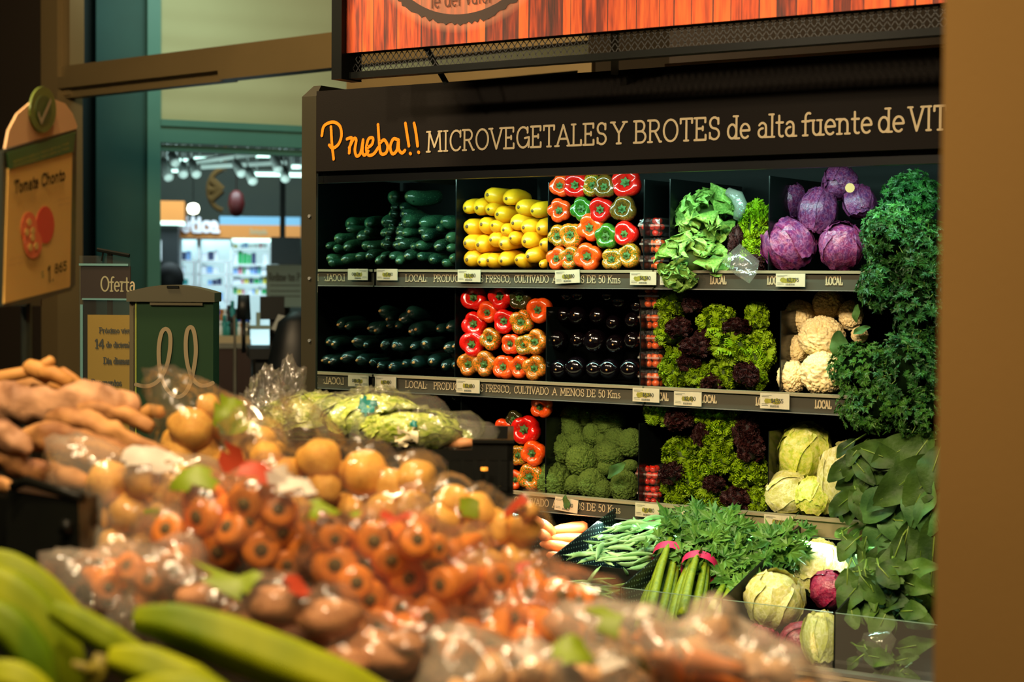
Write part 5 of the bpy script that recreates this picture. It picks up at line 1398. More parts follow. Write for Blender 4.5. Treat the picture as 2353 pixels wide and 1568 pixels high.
for (u, v, rx, ry, y, lb) in ((1838, 730, 32, 38, 4.08, 'left cauliflower of the upper row'), (1903, 700, 33, 34, 4.1, 'highest cauliflower, its top in shade'), (1955, 725, 26, 32, 4.08, 'cauliflower half hidden by a green leaf beside the parsley'),
    (1888, 775, 50, 43, 4.02, 'large cauliflower in the centre of the heap'), (1832, 802, 25, 30, 4.04, 'small cauliflower at the left edge of the heap'), (1820, 867, 30, 36, 4.0, 'cauliflower at the front left by the divider'),
    (1890, 858, 46, 47, 3.99, 'big cauliflower at the front beside the parsley'), (1975, 770, 18, 18, 4.0, 'small cauliflower wrapped in green leaves')):
    ball('cauliflower', CAU, u, v, rx * .94, ry * .94, y, lb + ' on the middle shelf', 'cauliflower', G4, (U(0, 3), 0, U(0, 6)))
G5 = 'broccoli heads on the lowest shelf'
bro = crop([(1060,310,110,150),(1060,440,110,110),(1230,290,80,100),(1400,300,120,100),(1440,400,80,80),(1560,330,70,90),(940,650,150,160),(1110,560,100,90),(1290,480,90,120),(1170,770,150,175),(1390,560,60,70),(1550,540,120,110),(1710,580,100,170),
   (1480,700,150,130),(1360,660,60,60),(840,1020,180,190),(1080,1050,90,100),(1280,1040,140,150),(1440,850,90,80),(1640,1070,130,165),(1700,840,90,60),(1400,1110,90,110)], 1100, 900, 4.9)
bro = [(a, b, c, d / 4.9) for a, b, c, d in bro]
for (q, li, k, nl, nk) in layered(bro, 24):
    u, v, rx, ry = q; y = 3.99 + (1150 - v) * .0004
    ball('broccoli', BRO, u, v, rx, ry, y, 'dark green broccoli head on the lowest shelf, %s, %s' % (lay_name(li, nl), col_name(k, nk)), 'broccoli', G5, (U(0, 3), 0, U(0, 6)))

# single leaves that lie over produce and rails
def oval(seed, L=1, W=.38, fold=.25, bendz=-.25, wav=.075):
    def f(t_, s):
        wd = W * math.sin(math.pi * min(1, t_ * .93 + .04)) ** .8
        return (s * wd, t_ * L, fold * abs(s) * wd + bendz * t_ * t_ + wav * math.sin(10 * t_ + seed) * abs(s))
    return grid_leaf(9, 6, f)
OV = [oval(s, W=.30 + .05 * s) for s in range(3)]
def one_leaf(u0, v0, u1, v1, y, wk, name, mat, label, cat, up=(0, -1, .2), dy=0.0):
    p, q = P(u0, v0, Y=y), P(u1, v1, Y=y + dy); L = (q - p).length
    yv = (q - p).normalized(); zv = Vector(up); xv = yv.cross(zv).normalized(); zv = xv.cross(yv)
    m = Matrix((xv * L * wk, yv * L, zv * L)).transposed().to_4x4(); m.translation = p
    mb = MB(); mb.many(*OV[rnd.randrange(3)], [m]); return solo(mb, name, mat, label, cat, smooth=True)
one_leaf(1300, 1138, 1302, 1176, 3.90, .8, 'broccoli_leaf', m_spin2, 'loose broccoli leaf hanging over the crooked price tag', 'leaf')
one_leaf(1440, 1065, 1385, 1098, 3.92, .42, 'broccoli_leaf', m_spin2, 'pale broccoli leaf lying across the broccoli heads', 'leaf')
one_leaf(1930, 760, 1925, 830, 3.97, .9, 'cauliflower_leaf', m_spin2, 'dark green cauliflower leaf standing at the edge of the parsley', 'leaf')
one_leaf(2000, 752, 1955, 765, 3.95, .6, 'cauliflower_leaf', m_spin2, 'yellow green cauliflower leaf above the parsley', 'leaf')
one_leaf(1972, 700, 1962, 742, 3.95, .6, 'cauliflower_leaf', m_spin2, 'light green leaf covering the right cauliflower', 'leaf')
# ================================================================ hanging herbs and leaf bunches at the right
def parsley_leaflet(seed):
    rr = random.Random(seed)
    pts = [(0, 0, 0)]
    n = 13
    for k in range(n):
        a = math.radians(-100 + 200 * k / (n - 1)); r = (1.0 if k % 4 == 2 else .72 if k % 2 == 0 else .50) * (1 - .25 * abs(k - 6) / 6) * rr.uniform(.9, 1.1)
        pts.append((r * math.sin(a) * .8, r * math.cos(a) + .1, .12 * math.sin(k * 2.1) + .1 * abs(math.sin(a))))
    return pts, [(0, k + 1, k) for k in range(1, n)]
PL = [parsley_leaflet(s) for s in range(4)]
def herb_bunch(seed, w_, d_, h_, n, leaf, stems=14, spray=3):
    """bushy mass: three-part sprigs over an ellipsoid, with thin stems"""
    rr = random.Random(seed); mb = MB(); st = MB()
    for k in range(n):
        while True:
            d = Vector((rr.gauss(0, 1), rr.gauss(0, 1), rr.gauss(0, 1)))
            if d.length > .1: d.normalize(); break
        rad = rr.uniform(.72, 1.05)
        p = Vector((d.x * w_ * rad, d.y * d_ * rad, d.z * h_ * rad))
        z = (d + Vector((rr.uniform(-.7, .7), rr.uniform(-.7, .7), rr.uniform(-.2, .8)))).normalized()
        y0 = (Vector((rr.uniform(-1, 1), rr.uniform(-1, 1), rr.uniform(-1.1, .3)))); y = (y0 - z * y0.dot(z)).normalized(); x = y.cross(z)
        s = leaf * rr.uniform(.7, 1.25)
        ms = []
        for a, off in ((0, .9), (1.0, .35), (-1.0, .35)):
            yy = y * math.cos(a) + x * math.sin(a); xx = yy.cross(z)
            m = Matrix((xx * s, yy * s, z * s)).transposed().to_4x4(); m.translation = p + yy * s * off * .5; ms.append(m)
        tv, tf = PL[rr.randrange(4)]; mb.many(tv, tf, ms)
        if k % 9 == 0: st.tube([p * .1 + Vector((0, 0, -h_ * .2)), p * .6, p], [.0012, .001, .0008], 4)
    return mb, st
def herb(u, v, ru, rv, y, n, mat, label, cat, group, leafpx=13, dd=.07):
    p = P(u, v, Y=y); k = m_per_px(p)
    mb, st = herb_bunch(int(u + v), ru * k, dd, rv * k, int(n * 1.25), leafpx * k * 1.15)
    r = thing('parsley_bunch' if cat == 'parsley' else 'cilantro_bunch', label, cat, p, group)
    mb.obj('foliage', mat, r, smooth=False); st.obj('stems', m_stemg, r)
    core = bpy.data.objects.new('shade_ball', ball_mesh('core', M('herb_core', (10, 22, 8), rough=1, spec=0))); sc.collection.objects.link(core); core.parent = r; core.scale = (ru*k*.66, dd*.66, rv*k*.66)  # dark ball filling the bunch, shade between the leaves put into its colour
HG = 'herb bunches at the right end of the shelves'
herb(2095, 455, 62, 62, 3.98, 170, m_parsley, 'topmost curly parsley bunch under the header board', 'parsley', HG)
herb(2050, 540, 72, 70, 3.88, 220, m_parsley, 'wide parsley bunch spilling beside the purple cabbages', 'parsley', HG)
herb(2125, 590, 62, 90, 3.90, 200, m_parsley, 'parsley bunch against the brown wall edge', 'parsley', HG)
herb(2020, 655, 40, 60, 3.86, 120, m_parsley, 'drooping parsley bunch over the right end of the top rail', 'parsley', HG)
herb(2110, 720, 56, 84, 3.88, 150, m_parsley, 'loose long-stemmed parsley bunch below the top rail', 'parsley', HG)
herb(1985, 850, 80, 66, 3.86, 260, m_parsley2, 'finely cut cilantro bunch beside the cauliflowers', 'cilantro', HG, 10)
herb(2085, 850, 76, 96, 3.84, 260, m_parsley, 'large dark herb bunch at the height of the middle rail', 'cilantro', HG, 11)
herb(2010, 935, 88, 56, 3.84, 240, m_parsley2, 'cilantro bunch hanging below the middle rail', 'cilantro', HG, 10)
herb(2120, 950, 60, 60, 3.84, 150, m_parsley2, 'cilantro bunch in the corner above the spinach', 'cilantro', HG, 11)

def leaf_bunch(items, name, label, cat, mat, wk=1.0, group='leaf bunches hanging at the right end'):
    """big drooping leaves with their stalks; items: (u0, v0, u1, v1, Y0, Y1, width)"""
    mb, st = MB(), MB()
    cs = []
    for (u0, v0, u1, v1, y0, y1, wd) in items:
        p, q = P(u0, v0, Y=y0), P(u1, v1, Y=y1); L = (q - p).length
        yv = (q - p).normalized(); zv = Vector((U(-.35, .35), -1, U(-.1, .7))); xv = yv.cross(zv).normalized(); zv = xv.cross(yv)
        m = Matrix((xv * L * wd, yv * L, zv * L)).transposed().to_4x4(); m.translation = p
        mb.many(*OV[rnd.randrange(3)], [m]); st.tube([p - yv * .02 + Vector((0, .02, .0)), p, p * .4 + q * .6 + Vector((0, .002, 0))], [.0028, .0022, .001], 5)
        cs.append(p)
    c = sum(cs, Vector()) / len(cs)
    r = thing(name, label, cat, c, group)
    part(mb, 'leaves', mat, r, smooth=True); part(st, 'stalks', m_stemg, r, smooth=True)
def rnd_leaves(u0, v0, u1, v1, n, ln, wd, y, seed, down=1.0):
    rr = random.Random(seed); out = []
    for k in range(n):
        u, v = rr.uniform(u0, u1), rr.uniform(v0, v1); a = rr.uniform(-1.9, 1.0) * down + math.pi / 2 * (1 if down else 0); L = ln * rr.uniform(.6, 1.2)
        yy = y + rr.uniform(-.05, .05)
        out.append((u, v, u + L * math.cos(a), v + L * math.sin(a), yy, yy - rr.uniform(0, .04), wd * rr.uniform(.8, 1.2)))
    return out
leaf_bunch([(2110, 1010, 2010, 1070, 3.86, 3.78, 1.1), (2080, 1030, 1935, 1060, 3.86, 3.80, .8), (2140, 1000, 2060, 1105, 3.84, 3.76, .9), (2150, 1050, 2010, 1160, 3.82, 3.74, .8), (2160, 1030, 2130, 1120, 3.8, 3.74, .9), (2060, 1040, 1960, 1110, 3.86, 3.8, .9),
            (2160, 1070, 2080, 1160, 3.8, 3.74, .8)] + rnd_leaves(1960, 1010, 2140, 1140, 44, 80, .75, 3.86, 1), 'spinach_bunch', 'bunch of broad dark spinach leaves beside the iceberg lettuce', 'spinach', m_spin)
leaf_bunch([(2140, 1090, 2080, 1200, 3.79, 3.74, 1.2), (2160, 1120, 2120, 1230, 3.78, 3.74, 1.0), (2070, 1120, 1990, 1170, 3.8, 3.76, .8)] + rnd_leaves(2040, 1100, 2150, 1220, 14, 100, .9, 3.84, 5), 'chard_bunch', 'bluish green chard bunch against the brown wall edge', 'chard', m_spin2)
leaf_bunch(rnd_leaves(1935, 1150, 2080, 1330, 46, 60, .9, 3.86, 2), 'spinach_bunch', 'small-leaved spinach bunch hanging beside the lowest rail', 'spinach', m_spin)
leaf_bunch([(2120, 1180, 2110, 1360, 3.78, 3.76, .5), (2150, 1190, 2130, 1440, 3.78, 3.74, .5), (2075, 1230, 2020, 1370, 3.78, 3.74, .5), (2090, 1200, 2060, 1330, 3.8, 3.76, .6)] + rnd_leaves(2050, 1200, 2140, 1330, 16, 110, .55, 3.84, 6),
           'chard_bunch', 'long narrow chard leaves hanging at the far right of the case', 'chard', m_spin)
leaf_bunch([(1985, 1330, 1925, 1400, 3.6, 3.55, 1.0), (2010, 1370, 1990, 1430, 3.6, 3.56, 1.0), (2040, 1400, 2010, 1465, 3.6, 3.55, 1.0)] + rnd_leaves(1945, 1300, 2080, 1420, 44, 62, .9, 3.62, 3), 'spinach_bunch', 'spinach bunch spilling over the clear front of the lower deck', 'spinach', m_spin)
leaf_bunch(rnd_leaves(1960, 1480, 2080, 1560, 22, 60, .8, 3.56, 4), 'spinach_bunch', 'spinach leaves low behind the clear front', 'spinach', m_spin)
bag_cone([(1985, 1455, 0), (2045, 1450, 0), (2060, 1470, 0), (2040, 1520, 0), (1990, 1530, 0), (1968, 1500, 0)], 3.56, 'plastic_sleeve', 'crinkled clear sleeve in the dark corner of the lower deck', 'plastic bag')

# ================================================================ lower deck produce
m_pea = M('pea_pod', (154, 196, 138), (118, 172, 104), 18, rough=.45, bump=.1, bscale=50, vary=.15)
m_bean = M('green_bean', (98, 140, 62), (76, 118, 46), 18, rough=.45, vary=.15)
m_car = M('loose_carrot', (226, 124, 66), (210, 104, 50), 10, rough=.5, bump=.3, bscale=60, stretch=(.3, 3, .3))
def pod_proto(seed, L=.085, r=.0068):
    rr = random.Random(seed); b = rr.uniform(-.012, .012)
    pr = [(0, .0008), (.004, .0012), (.01, .003)] + [(L * t_, r * (math.sin(math.pi * t_) ** .45) * (1 + .07 * math.sin(t_ * 40))) for t_ in (.16, .22, .3, .38, .46, .54, .62, .7, .78, .86, .93)] + [(L, .0009), (L + .006, .0005)]
    mb = MB(); n = 10; vs = []; fs = []
    for (y, q) in pr:
        bx = b * math.sin(math.pi * min(1, y / L))
        for k in range(n): a = 2*math.pi*k/n; vs.append((bx + q * math.cos(a) * 1.0, y, q * math.sin(a) * .62))
    for i in range(len(pr) - 1):
        for k in range(n): fs.append((i*n+k, (i+1)*n+k, (i+1)*n+(k+1)%n, i*n+(k+1)%n))
    mb.add(vs, fs)
    return proto('pea_pod', mb, m_pea)
POD = [pod_proto(s) for s in range(5)]
rr = random.Random(11)
GP = 'pea pods in the sloping tray'
cnt = 0
for j in range(12):
    for i in range(7):
        y = 3.625 + j * .021 + rr.uniform(-.008, .008); x = -2.205 + i * .028 + rr.uniform(-.008, .008)
        h = zdeck(y) - .036 + .028 * math.sin(math.pi * min(1, max(0, (x + 2.27) / .26))) + rr.uniform(0, .016)
        if x > -2.02: continue
        a = rr.choice((0.6, .9, 1.2, -.3, 2.0, .3)) + rr.uniform(-.4, .4)
        d = Vector((math.cos(a), math.sin(a), rr.uniform(-.1, .35)))
        p = Vector((x, y, h)) - d * .04
        if not (-2.262 < p.x < -2.02 and -2.262 < p.x + d.x * .085 < -2.016): d.x *= .3
        if p.y < 3.61: p.y = 3.612
        put(POD[rr.randrange(5)], frame_mat(p, d, rr.uniform(0, 6.28), rr.uniform(.85, 1.15)), 'pale green pea pod in the sloping tray left of the celery', 'pea pod', GP); cnt += 1
put(POD[0], frame_mat(P(1382, 1300, Y=3.60), P(1345, 1358, Y=3.55) - P(1382, 1300, Y=3.60), 0, .9), 'long pea pod hanging over the lip of the tray', 'pea pod')
def bean(seed):
    rr = random.Random(seed); pts = []; b = rr.uniform(-.02, .02)
    for k in range(8): t_ = k / 7; pts.append((b * math.sin(math.pi * t_) + .004 * math.sin(7 * t_ + seed), .13 * t_, .003 * math.cos(5 * t_)))
    mb = MB(); mb.tube(pts, [.0006, .0028, .0035, .0035, .0034, .0034, .0026, .0005], 7); return proto('green_bean', mb, m_bean)
BN = [bean(s) for s in range(5)]
for k in range(95):
    x = rr.uniform(-2.25, -2.13) if k % 2 else rr.uniform(-2.25, -2.12); y = rr.uniform(3.507, 3.59); z = .672 + (k / 95) * .10
    d = Vector((1, rr.uniform(-.25, .25), rr.uniform(-.3, .3)))
    put(BN[rr.randrange(5)], frame_mat(Vector((x, y, z)), d, rr.uniform(0, 6), 1), 'thin green bean behind the clear front left of the celery', 'green bean', 'green beans behind the clear front')
# loose carrots in the bay left of the peas
m_carp = []
for k, (u0, v0, u1, v1, r) in enumerate(((1262, 1222, 1362, 1210, 15), (1255, 1240, 1345, 1238, 14), (1238, 1195, 1275, 1230, 13), (1240, 1250, 1320, 1262, 14), (1225, 1215, 1262, 1240, 13), (1255, 1275, 1300, 1284, 12), (1200, 1180, 1250, 1210, 13))):
    y = 3.86 - k * .015
    p, q = P(u0, v0, Y=y), P(min(u1, 1350), v1, Y=y + .03); k_ = m_per_px(p); L = (q - p).length
    mb = MB(); pts = [(p + (q - p) * t_) for t_ in (0, .03, .1, .3, .6, .9, 1)]
    mb.tube(pts, [r*k_*f for f in (.1, .35, .62, .9, 1, .9, .5)], 12)
    solo(mb, 'carrot', m_car, 'loose carrot in the deck bay left of the pea pods, %s' % ['topmost', 'second from top', 'in the back corner', 'fourth from top', 'half hidden', 'lowest', 'farthest left'][k], 'carrot', 'loose carrots in the lower deck', smooth=True)

# celery bunches
m_cel = M('celery_stalk', (134, 156, 30), (104, 132, 24), 26, rough=.4, bump=.2, bscale=60, stretch=(6, 6, .6))
m_celleaf = leaf_mat('celery_leaf', (96, 142, 56), (50, 98, 36), scale=20)
m_band = M('magenta_band', (206, 36, 96), (196, 30, 84), 30, rough=.45)
def celery(base, top, nst, spread, label, seed, band=None, leafpos=None, nleaf=36):
    rr = random.Random(seed); c = thing('celery_bunch', label, 'celery', base, 'celery bunches in the lower deck')
    ax = (top - base).normalized(); L = (top - base).length; sx = Vector((1, 0, 0)); sy = ax.cross(sx).normalized()
    for k in range(nst):
        a = 2 * math.pi * k / nst + .3; rad = spread * (.6 + .5 * (k % 2))
        o0 = (sx * math.cos(a) + sy * math.sin(a)) * rad; o1 = o0 * .8
        mb = MB(); pts = []; rd = []
        for i in range(8):
            t_ = i / 7; pts.append(base + ax * L * t_ + o0 * (1 - t_) + o1 * t_ + o0 * .25 * math.sin(math.pi * t_)); rd.append(.0150 * (1.15 - .5 * t_))
        mb.tube(pts, rd, 12, flat=.7)
        part(mb, 'stalk', m_cel, c, smooth=True)
    mb = MB()
    for k in range(nleaf):
        p = top + (ax * rr.uniform(-.02, .13)) + Vector((rr.uniform(-.045, .09), rr.uniform(-.04, .05), rr.uniform(-.02, .04)))
        z = Vector((rr.uniform(-.7, .7), -rr.uniform(.2, 1), rr.uniform(.2, 1))).normalized(); y0 = Vector((rr.uniform(-1, 1), rr.uniform(-.4, .6), rr.uniform(-.3, 1))); y = (y0 - z * y0.dot(z)).normalized(); x = y.cross(z)
        s = rr.uniform(.026, .046); ms = []
        for a, off in ((0, .9), (1.0, .35), (-1.0, .35)):
            yy = y * math.cos(a) + x * math.sin(a); xx = yy.cross(z); m = Matrix((xx*s, yy*s, z*s)).transposed().to_4x4(); m.translation = p + yy*s*off*.5; ms.append(m)
        mb.many(*PL[rr.randrange(4)], ms)
    part(mb, 'leaves', m_celleaf, c)
    if band:
        b0 = P(*band, Y=base.y + (top.y - base.y) * .85); mb = MB()
        t_ = max(.5, min(.97, (b0 - base).dot(ax) / L)); q = base + ax * L * t_
        mb.tube([q - ax * .012, q + ax * .012], spread * 1.05 + .008, 18, caps=False); part(mb, 'rubber_band', m_band, c, smooth=True, label='magenta band with print')
celery(P(1500, 1440, Y=3.52), P(1545, 1262, Y=3.74), 7, .034, 'left celery bunch with a magenta band standing behind the clear front', 1, (1545, 1270))
celery(P(1575, 1440, Y=3.52), P(1610, 1290, Y=3.70), 7, .034, 'middle celery bunch with a magenta band and dark leaves', 2, (1590, 1298), nleaf=44)
celery(P(1635, 1460, Y=3.52), P(1672, 1360, Y=3.66), 5, .018, 'short celery bunch low beside the cabbage divider', 3, nleaf=24)
for (u, v, n, y, nm, s_) in ((1600, 1240, 55, 3.88, 'leafy celery bunch brightly lit under the lowest rail', 1), (1700, 1245, 60, 3.86, 'pale leafy celery bunch in front of the perforated back', 2), (1775, 1262, 50, 3.80, 'jagged leafy celery bunch left of the pale cabbage', 3), (1675, 1315, 40, 3.76, 'dark leafy celery bunch above the short bunch', 4)):
    p = P(u, v, Y=y); k = m_per_px(p); rs2 = random.Random(s_); mb = MB(); st = MB()
    for i in range(n):
        q = p + Vector((rs2.gauss(0, 34) * k, rs2.gauss(0, .03), rs2.gauss(0, 24) * k))
        z = Vector((rs2.uniform(-.7, .7), -rs2.uniform(.2, 1), rs2.uniform(.2, 1))).normalized(); y0 = Vector((rs2.uniform(-1, 1), rs2.uniform(-.4, .6), rs2.uniform(-.5, 1))); yy0 = (y0 - z * y0.dot(z)).normalized(); x = yy0.cross(z)
        s = rs2.uniform(.026, .05); ms = []
        for a, off in ((0, .9), (1.0, .35), (-1.0, .35)):
            yy = yy0 * math.cos(a) + x * math.sin(a); xx = yy.cross(z); m = Matrix((xx*s, yy*s, z*s)).transposed().to_4x4(); m.translation = q + yy*s*off*.5; ms.append(m)
        mb.many(*PL[rs2.randrange(4)], ms)
        if i % 10 == 0: st.tube([q, q * .5 + (p + Vector((0, .0, -.08))) * .5, p + Vector((0, -.01, -.14))], .0022, 5)
    r = thing('celery_bunch', nm, 'celery', p, 'celery bunches in the lower deck'); part(mb, 'leaves', m_celleaf, r); part(st, 'stalks', m_cel, r, smooth=True)
# ================================================================ produce heap in the foreground
m_pot = M('potato_skin', (236, 182, 78), (220, 156, 56), 7, rough=.62, bump=.15, bscale=40, vary=.1, spots=((120, 78, 34), 14, .07))
m_carb = M('bagged_carrot', (238, 146, 52), (222, 118, 34), 9, rough=.4, coat=.2, vary=.12)
m_cartop = M('carrot_crown', (74, 76, 30), (110, 70, 26), 60, rough=.8)
m_sweet = M('sweet_potato_skin', (206, 146, 96), (176, 112, 72), 8, rough=.6, bump=.3, bscale=40, vary=.15)
m_yuca = M('root_skin_tan', (212, 154, 92), (128, 78, 42), 13, rough=.7, bump=.5, bscale=60)
m_yam = M('yam_skin_pinkish', (222, 168, 124), (118, 76, 52), 11, rough=.65, bump=.8, bscale=40)
m_ging = M('ginger_skin', (204, 146, 74), (178, 120, 58), 12, rough=.65, bump=.3, bscale=60)
m_plan = M('green_plantain', (150, 158, 10), (78, 108, 6), 5, rough=.5, spec=.2, bump=.08, bscale=20, stretch=(1.6, 1.6, .5))
m_plantip = M('plantain_tip', (90, 70, 30), rough=.8)
m_bagfilm = film_material('bag_film', (1, .99, .97), .045, .05, bscale=30, bstr=1.0, rough=.14)
m_soupfilm = film_material('soup_bag_film', (1, .97, .92), .26, .08, bscale=26, bstr=1.0, rough=.16)
m_bagveil = film_material('bag_film_milky', (1, .98, .95), .15, .07, bscale=26, bstr=1.0, rough=.16)
m_pgreen = M('print_green', (120, 140, 20), rough=.5)
m_pred = M('print_red', (172, 60, 34), rough=.5)
m_pwhite = M('print_white', (206, 196, 184), rough=.5)

def blob_proto(name, mat, sx, sy, sz, seed, amp=.08):
    off = Vector((seed * 3.7, seed, 0)); mb = MB(); vs = []; fs = []; n, k = 22, 14
    for i in range(k + 1):
        for j in range(n):
            th = math.pi * i / k; ph = 2 * math.pi * j / n; d = Vector((math.sin(th)*math.cos(ph), math.sin(th)*math.sin(ph), math.cos(th)))
            r = 1 + amp * noise.noise(d * 1.6 + off) * 2; vs.append((d.x*r*sx, d.y*r*sy, d.z*r*sz))
    for i in range(k):
        for j in range(n): fs.append((i*n+j, (i+1)*n+j, (i+1)*n+(j+1)%n, i*n+(j+1)%n))
    mb.add(vs, fs); return proto(name, mb, mat)
POT = [blob_proto('potato', m_pot, 1.12, .95, .92, s) for s in range(4)]
SWP = [blob_proto('sweet_potato', m_sweet, 1.6, .9, .85, s + 9, .1) for s in range(3)]
def carrot_proto(seed, L=5.2):
    mb = lathe_y(MB(), [(0, .62), (.05, .85), (.2, 1.0), (.6, 1.0), (1.6, .9), (3, .72), (4.4, .5), (5.2, .12)], 16, bend=.15 * (seed - 1), wob=.02, seed=seed)
    c = MB(); c.tube([(0, -.16, 0), (0, -.04, 0), (0, .03, 0)], [.2, .3, .42], 12)
    return proto('carrot', mb, m_carb, [('crown', c, m_cartop)])
CAR = [carrot_proto(s) for s in range(3)]
BODY['carrot'] = 'root'

def film_around(spheres, c, name, mat, label, cat, group, pad=.006, wr=.006, seed=0, ears=(), prints=(), n=64, k=44):
    """plastic bag: star-shaped skin around the contents' spheres; ears = directions of gathered corners"""
    off = Vector((seed * 2.3, seed * 1.7, seed)); c = Vector(c); dirs = []; 
    for i in range(k + 1):
        for j in range(n):
            th = math.pi * i / k; ph = 2 * math.pi * j / n; dirs.append(Vector((math.sin(th)*math.cos(ph), math.sin(th)*math.sin(ph), math.cos(th))))
    vs = []
    for d in dirs:
        r = 0.02
        for (s, q) in spheres:
            w_ = s - c; b = d.dot(w_); h = w_.length_squared - b * b
            sup = b + q if b > 0 else 0
            rr = (b + math.sqrt(max(0, (q + .010) ** 2 - h))) if h < (q + .010) ** 2 else 0
            r = max(r, rr, sup * .62 if b > w_.length * .55 else 0)
        r += pad + wr * (noise.noise(d * 5 + off) + .7 * noise.noise(d * 13 + off))
        for (e, L) in ears:
            a = max(0, d.dot(e)); r += L * a ** 26 * (1 + .5 * noise.noise(d * 25 + off))
        vs.append(d * r)
    fs = []
    for i in range(k):
        for j in range(n): fs.append((i*n+j, (i+1)*n+j, (i+1)*n+(j+1)%n, i*n+(j+1)%n))
    root = thing(name, label, cat, c, group)
    mb = MB(); mb.add(vs, fs); mb.obj('film', mat, root)
    for pn, (dirp, rad, pm) in enumerate(prints):
        dirp = Vector(dirp).normalized()
        sel = [f for f in fs if (dirs[f[0]].normalized() - dirp).length < rad * .62 * (1 + .4 * noise.noise(dirs[f[0]] * 9 + off))]
        if not sel: continue
        used = sorted({q for f in sel for q in f}); ix = {q: i for i, q in enumerate(used)}
        pb = MB(); pb.add([vs[q] * 1.006 + dirs[q] * .0008 for q in used], [tuple(ix[q] for q in f) for f in sel]); pb.obj('printed_patch', pm, root, label='%s print on the film' % ('green' if pm is m_pgreen else 'red' if pm is m_pred else 'white'))
    return root
# patch obj label keyword support
_obj0 = MB.obj
def _obj1(s, name, mats, parent=None, smooth=True, link=True, label=None):
    o = _obj0(s, name, mats, parent, smooth, link)
    if label: o['label'] = label
    return o
MB.obj = _obj1

def dirto(c, u, v, dd=0.0):
    """direction from a bag's centre towards the surface point seen at (u, v)"""
    c = Vector(c); r = ray(u, v); dc = depth(c); q = CAM + r * (dc - .06 - dd); return (q - c).normalized()
def fill(items, d0, prs, kind, bag, desc, grp, back=True, seed=0, squash=1.0, cat=None, aim=None):
    """contents: (u, v, diameter px) near the surface, and a second row behind"""
    rr = random.Random(seed); sp = []
    its = [(u, v, dp, 0.0) for (u, v, dp) in items] + [(u + rr.uniform(-25, 25), v + rr.uniform(5, 45), dp * .95, .055) for (u, v, dp) in items if back]
    for (u, v, dp, bk) in its:
        p = P(u, v, d=d0 + bk + rr.uniform(-.02, .02)); r = dp / 2 * m_per_px(p)
        if aim is None:
            m = Matrix.Translation(p) @ Quaternion((rr.uniform(-1, 1), rr.uniform(-1, 1), rr.uniform(-1, 1)), rr.uniform(0, 3)).to_matrix().to_4x4() @ Matrix.Scale(r * .95, 4)
            if kind == 'sweet_potato': m = Matrix.Translation(p) @ Quaternion((0, 0, 1), rr.uniform(-.5, .5) + YAW).to_matrix().to_4x4() @ Matrix.Scale(r, 4)
            sp.append((p, r))
        else:
            d = (aim + Vector((rr.uniform(-.7, .7), rr.uniform(-.3, .3), rr.uniform(-.45, .25)))).normalized()
            m = frame_mat(p, d, rr.uniform(0, 6), r); sp.append((p + d * r * .9, r)); sp.append((p + d * r * 3.4, r * .8))
        put(prs[rr.randrange(len(prs))], m, desc, cat or kind.replace('_', ' '), grp)
    return sp
def center(sp, drop=.03):
    c = sum((s for s, r in sp), Vector()) / len(sp); return c + Vector((0, .02, -drop))
BG = 'clear bags of produce in the front heap'
def bag(items, d0, prs, kind, nm, lab, mat=None, ears=(), prints=(), seed=0, aim=None, cat=None, pad=.006, wr=.006, drop=.02):
    sp = fill(items, d0, prs, kind, nm, ('%s inside the %s' % (lab, nm)), '%s inside the %s' % (kind.replace('_', ' '), nm), seed=seed, aim=aim, cat=cat)
    c = center(sp, drop)
    pr = [(dirto(c, u, v), rad, m_) for (u, v, rad, m_) in prints]
    er = [(((P(u, v, d=d0)) - c).normalized(), L) for (u, v, L) in ears]
    return film_around(sp, c, 'produce_bag', mat or m_bagfilm, ('clear ' + nm), 'bag', BG, ears=er, prints=pr, seed=seed, pad=pad, wr=wr)
AIMC = (fwd + Vector((0, 0, .1)) - RIGHT * .15)
bag([(440, 985, 110), (520, 975, 100), (470, 1045, 95), (555, 1010, 90), (410, 1050, 90), (600, 1020, 80), (540, 1065, 90), (480, 935, 60)], 2.62, POT, 'potato', 'rearmost potato bag before the green bin', 'potato',
    ears=[(405, 915, .07)], prints=[(530, 975, .45, m_pgreen)], seed=1)
bag([(735, 1055, 105), (745, 1125, 85), (840, 1090, 120), (900, 1120, 100), (955, 1105, 105), (650, 1100, 100), (690, 1180, 90), (800, 1175, 95), (880, 1180, 90), (610, 1050, 80), (950, 1165, 80), (580, 1110, 90)], 2.42, POT, 'potato', 'large potato bag below the romaine crate', 'round yellow potato',
    ears=[(700, 990, .05), (590, 1000, .04)], prints=[(558, 1062, .16, m_pred)], seed=2)
bag([(1010, 1200, 95), (1000, 1260, 90), (1090, 1240, 100), (1150, 1215, 90), (1205, 1220, 80), (1100, 1180, 90), (1190, 1290, 90), (1120, 1300, 90), (1215, 1175, 50), (1050, 1290, 70), (1040, 1150, 80)], 2.3, POT, 'potato', 'potato bag at the right edge', 'yellow potato',
    ears=[(1245, 1310, .03)], prints=[(1080, 1172, .22, m_pgreen), (1165, 1188, .14, m_pred)], seed=3)
bag([(255, 1110, 110), (330, 1100, 100), (400, 1120, 110), (220, 1190, 95), (300, 1180, 110), (380, 1190, 100), (260, 1260, 90), (330, 1260, 90), (450, 1110, 80)], 2.36, POT, 'potato', 'milky potato bag at the left', 'pale yellow potato', mat=m_bagveil,
    ears=[(165, 1050, .045), (150, 1130, .03)], prints=[(335, 1068, .42, m_pwhite), (345, 1185, .12, m_pgreen)], seed=4)
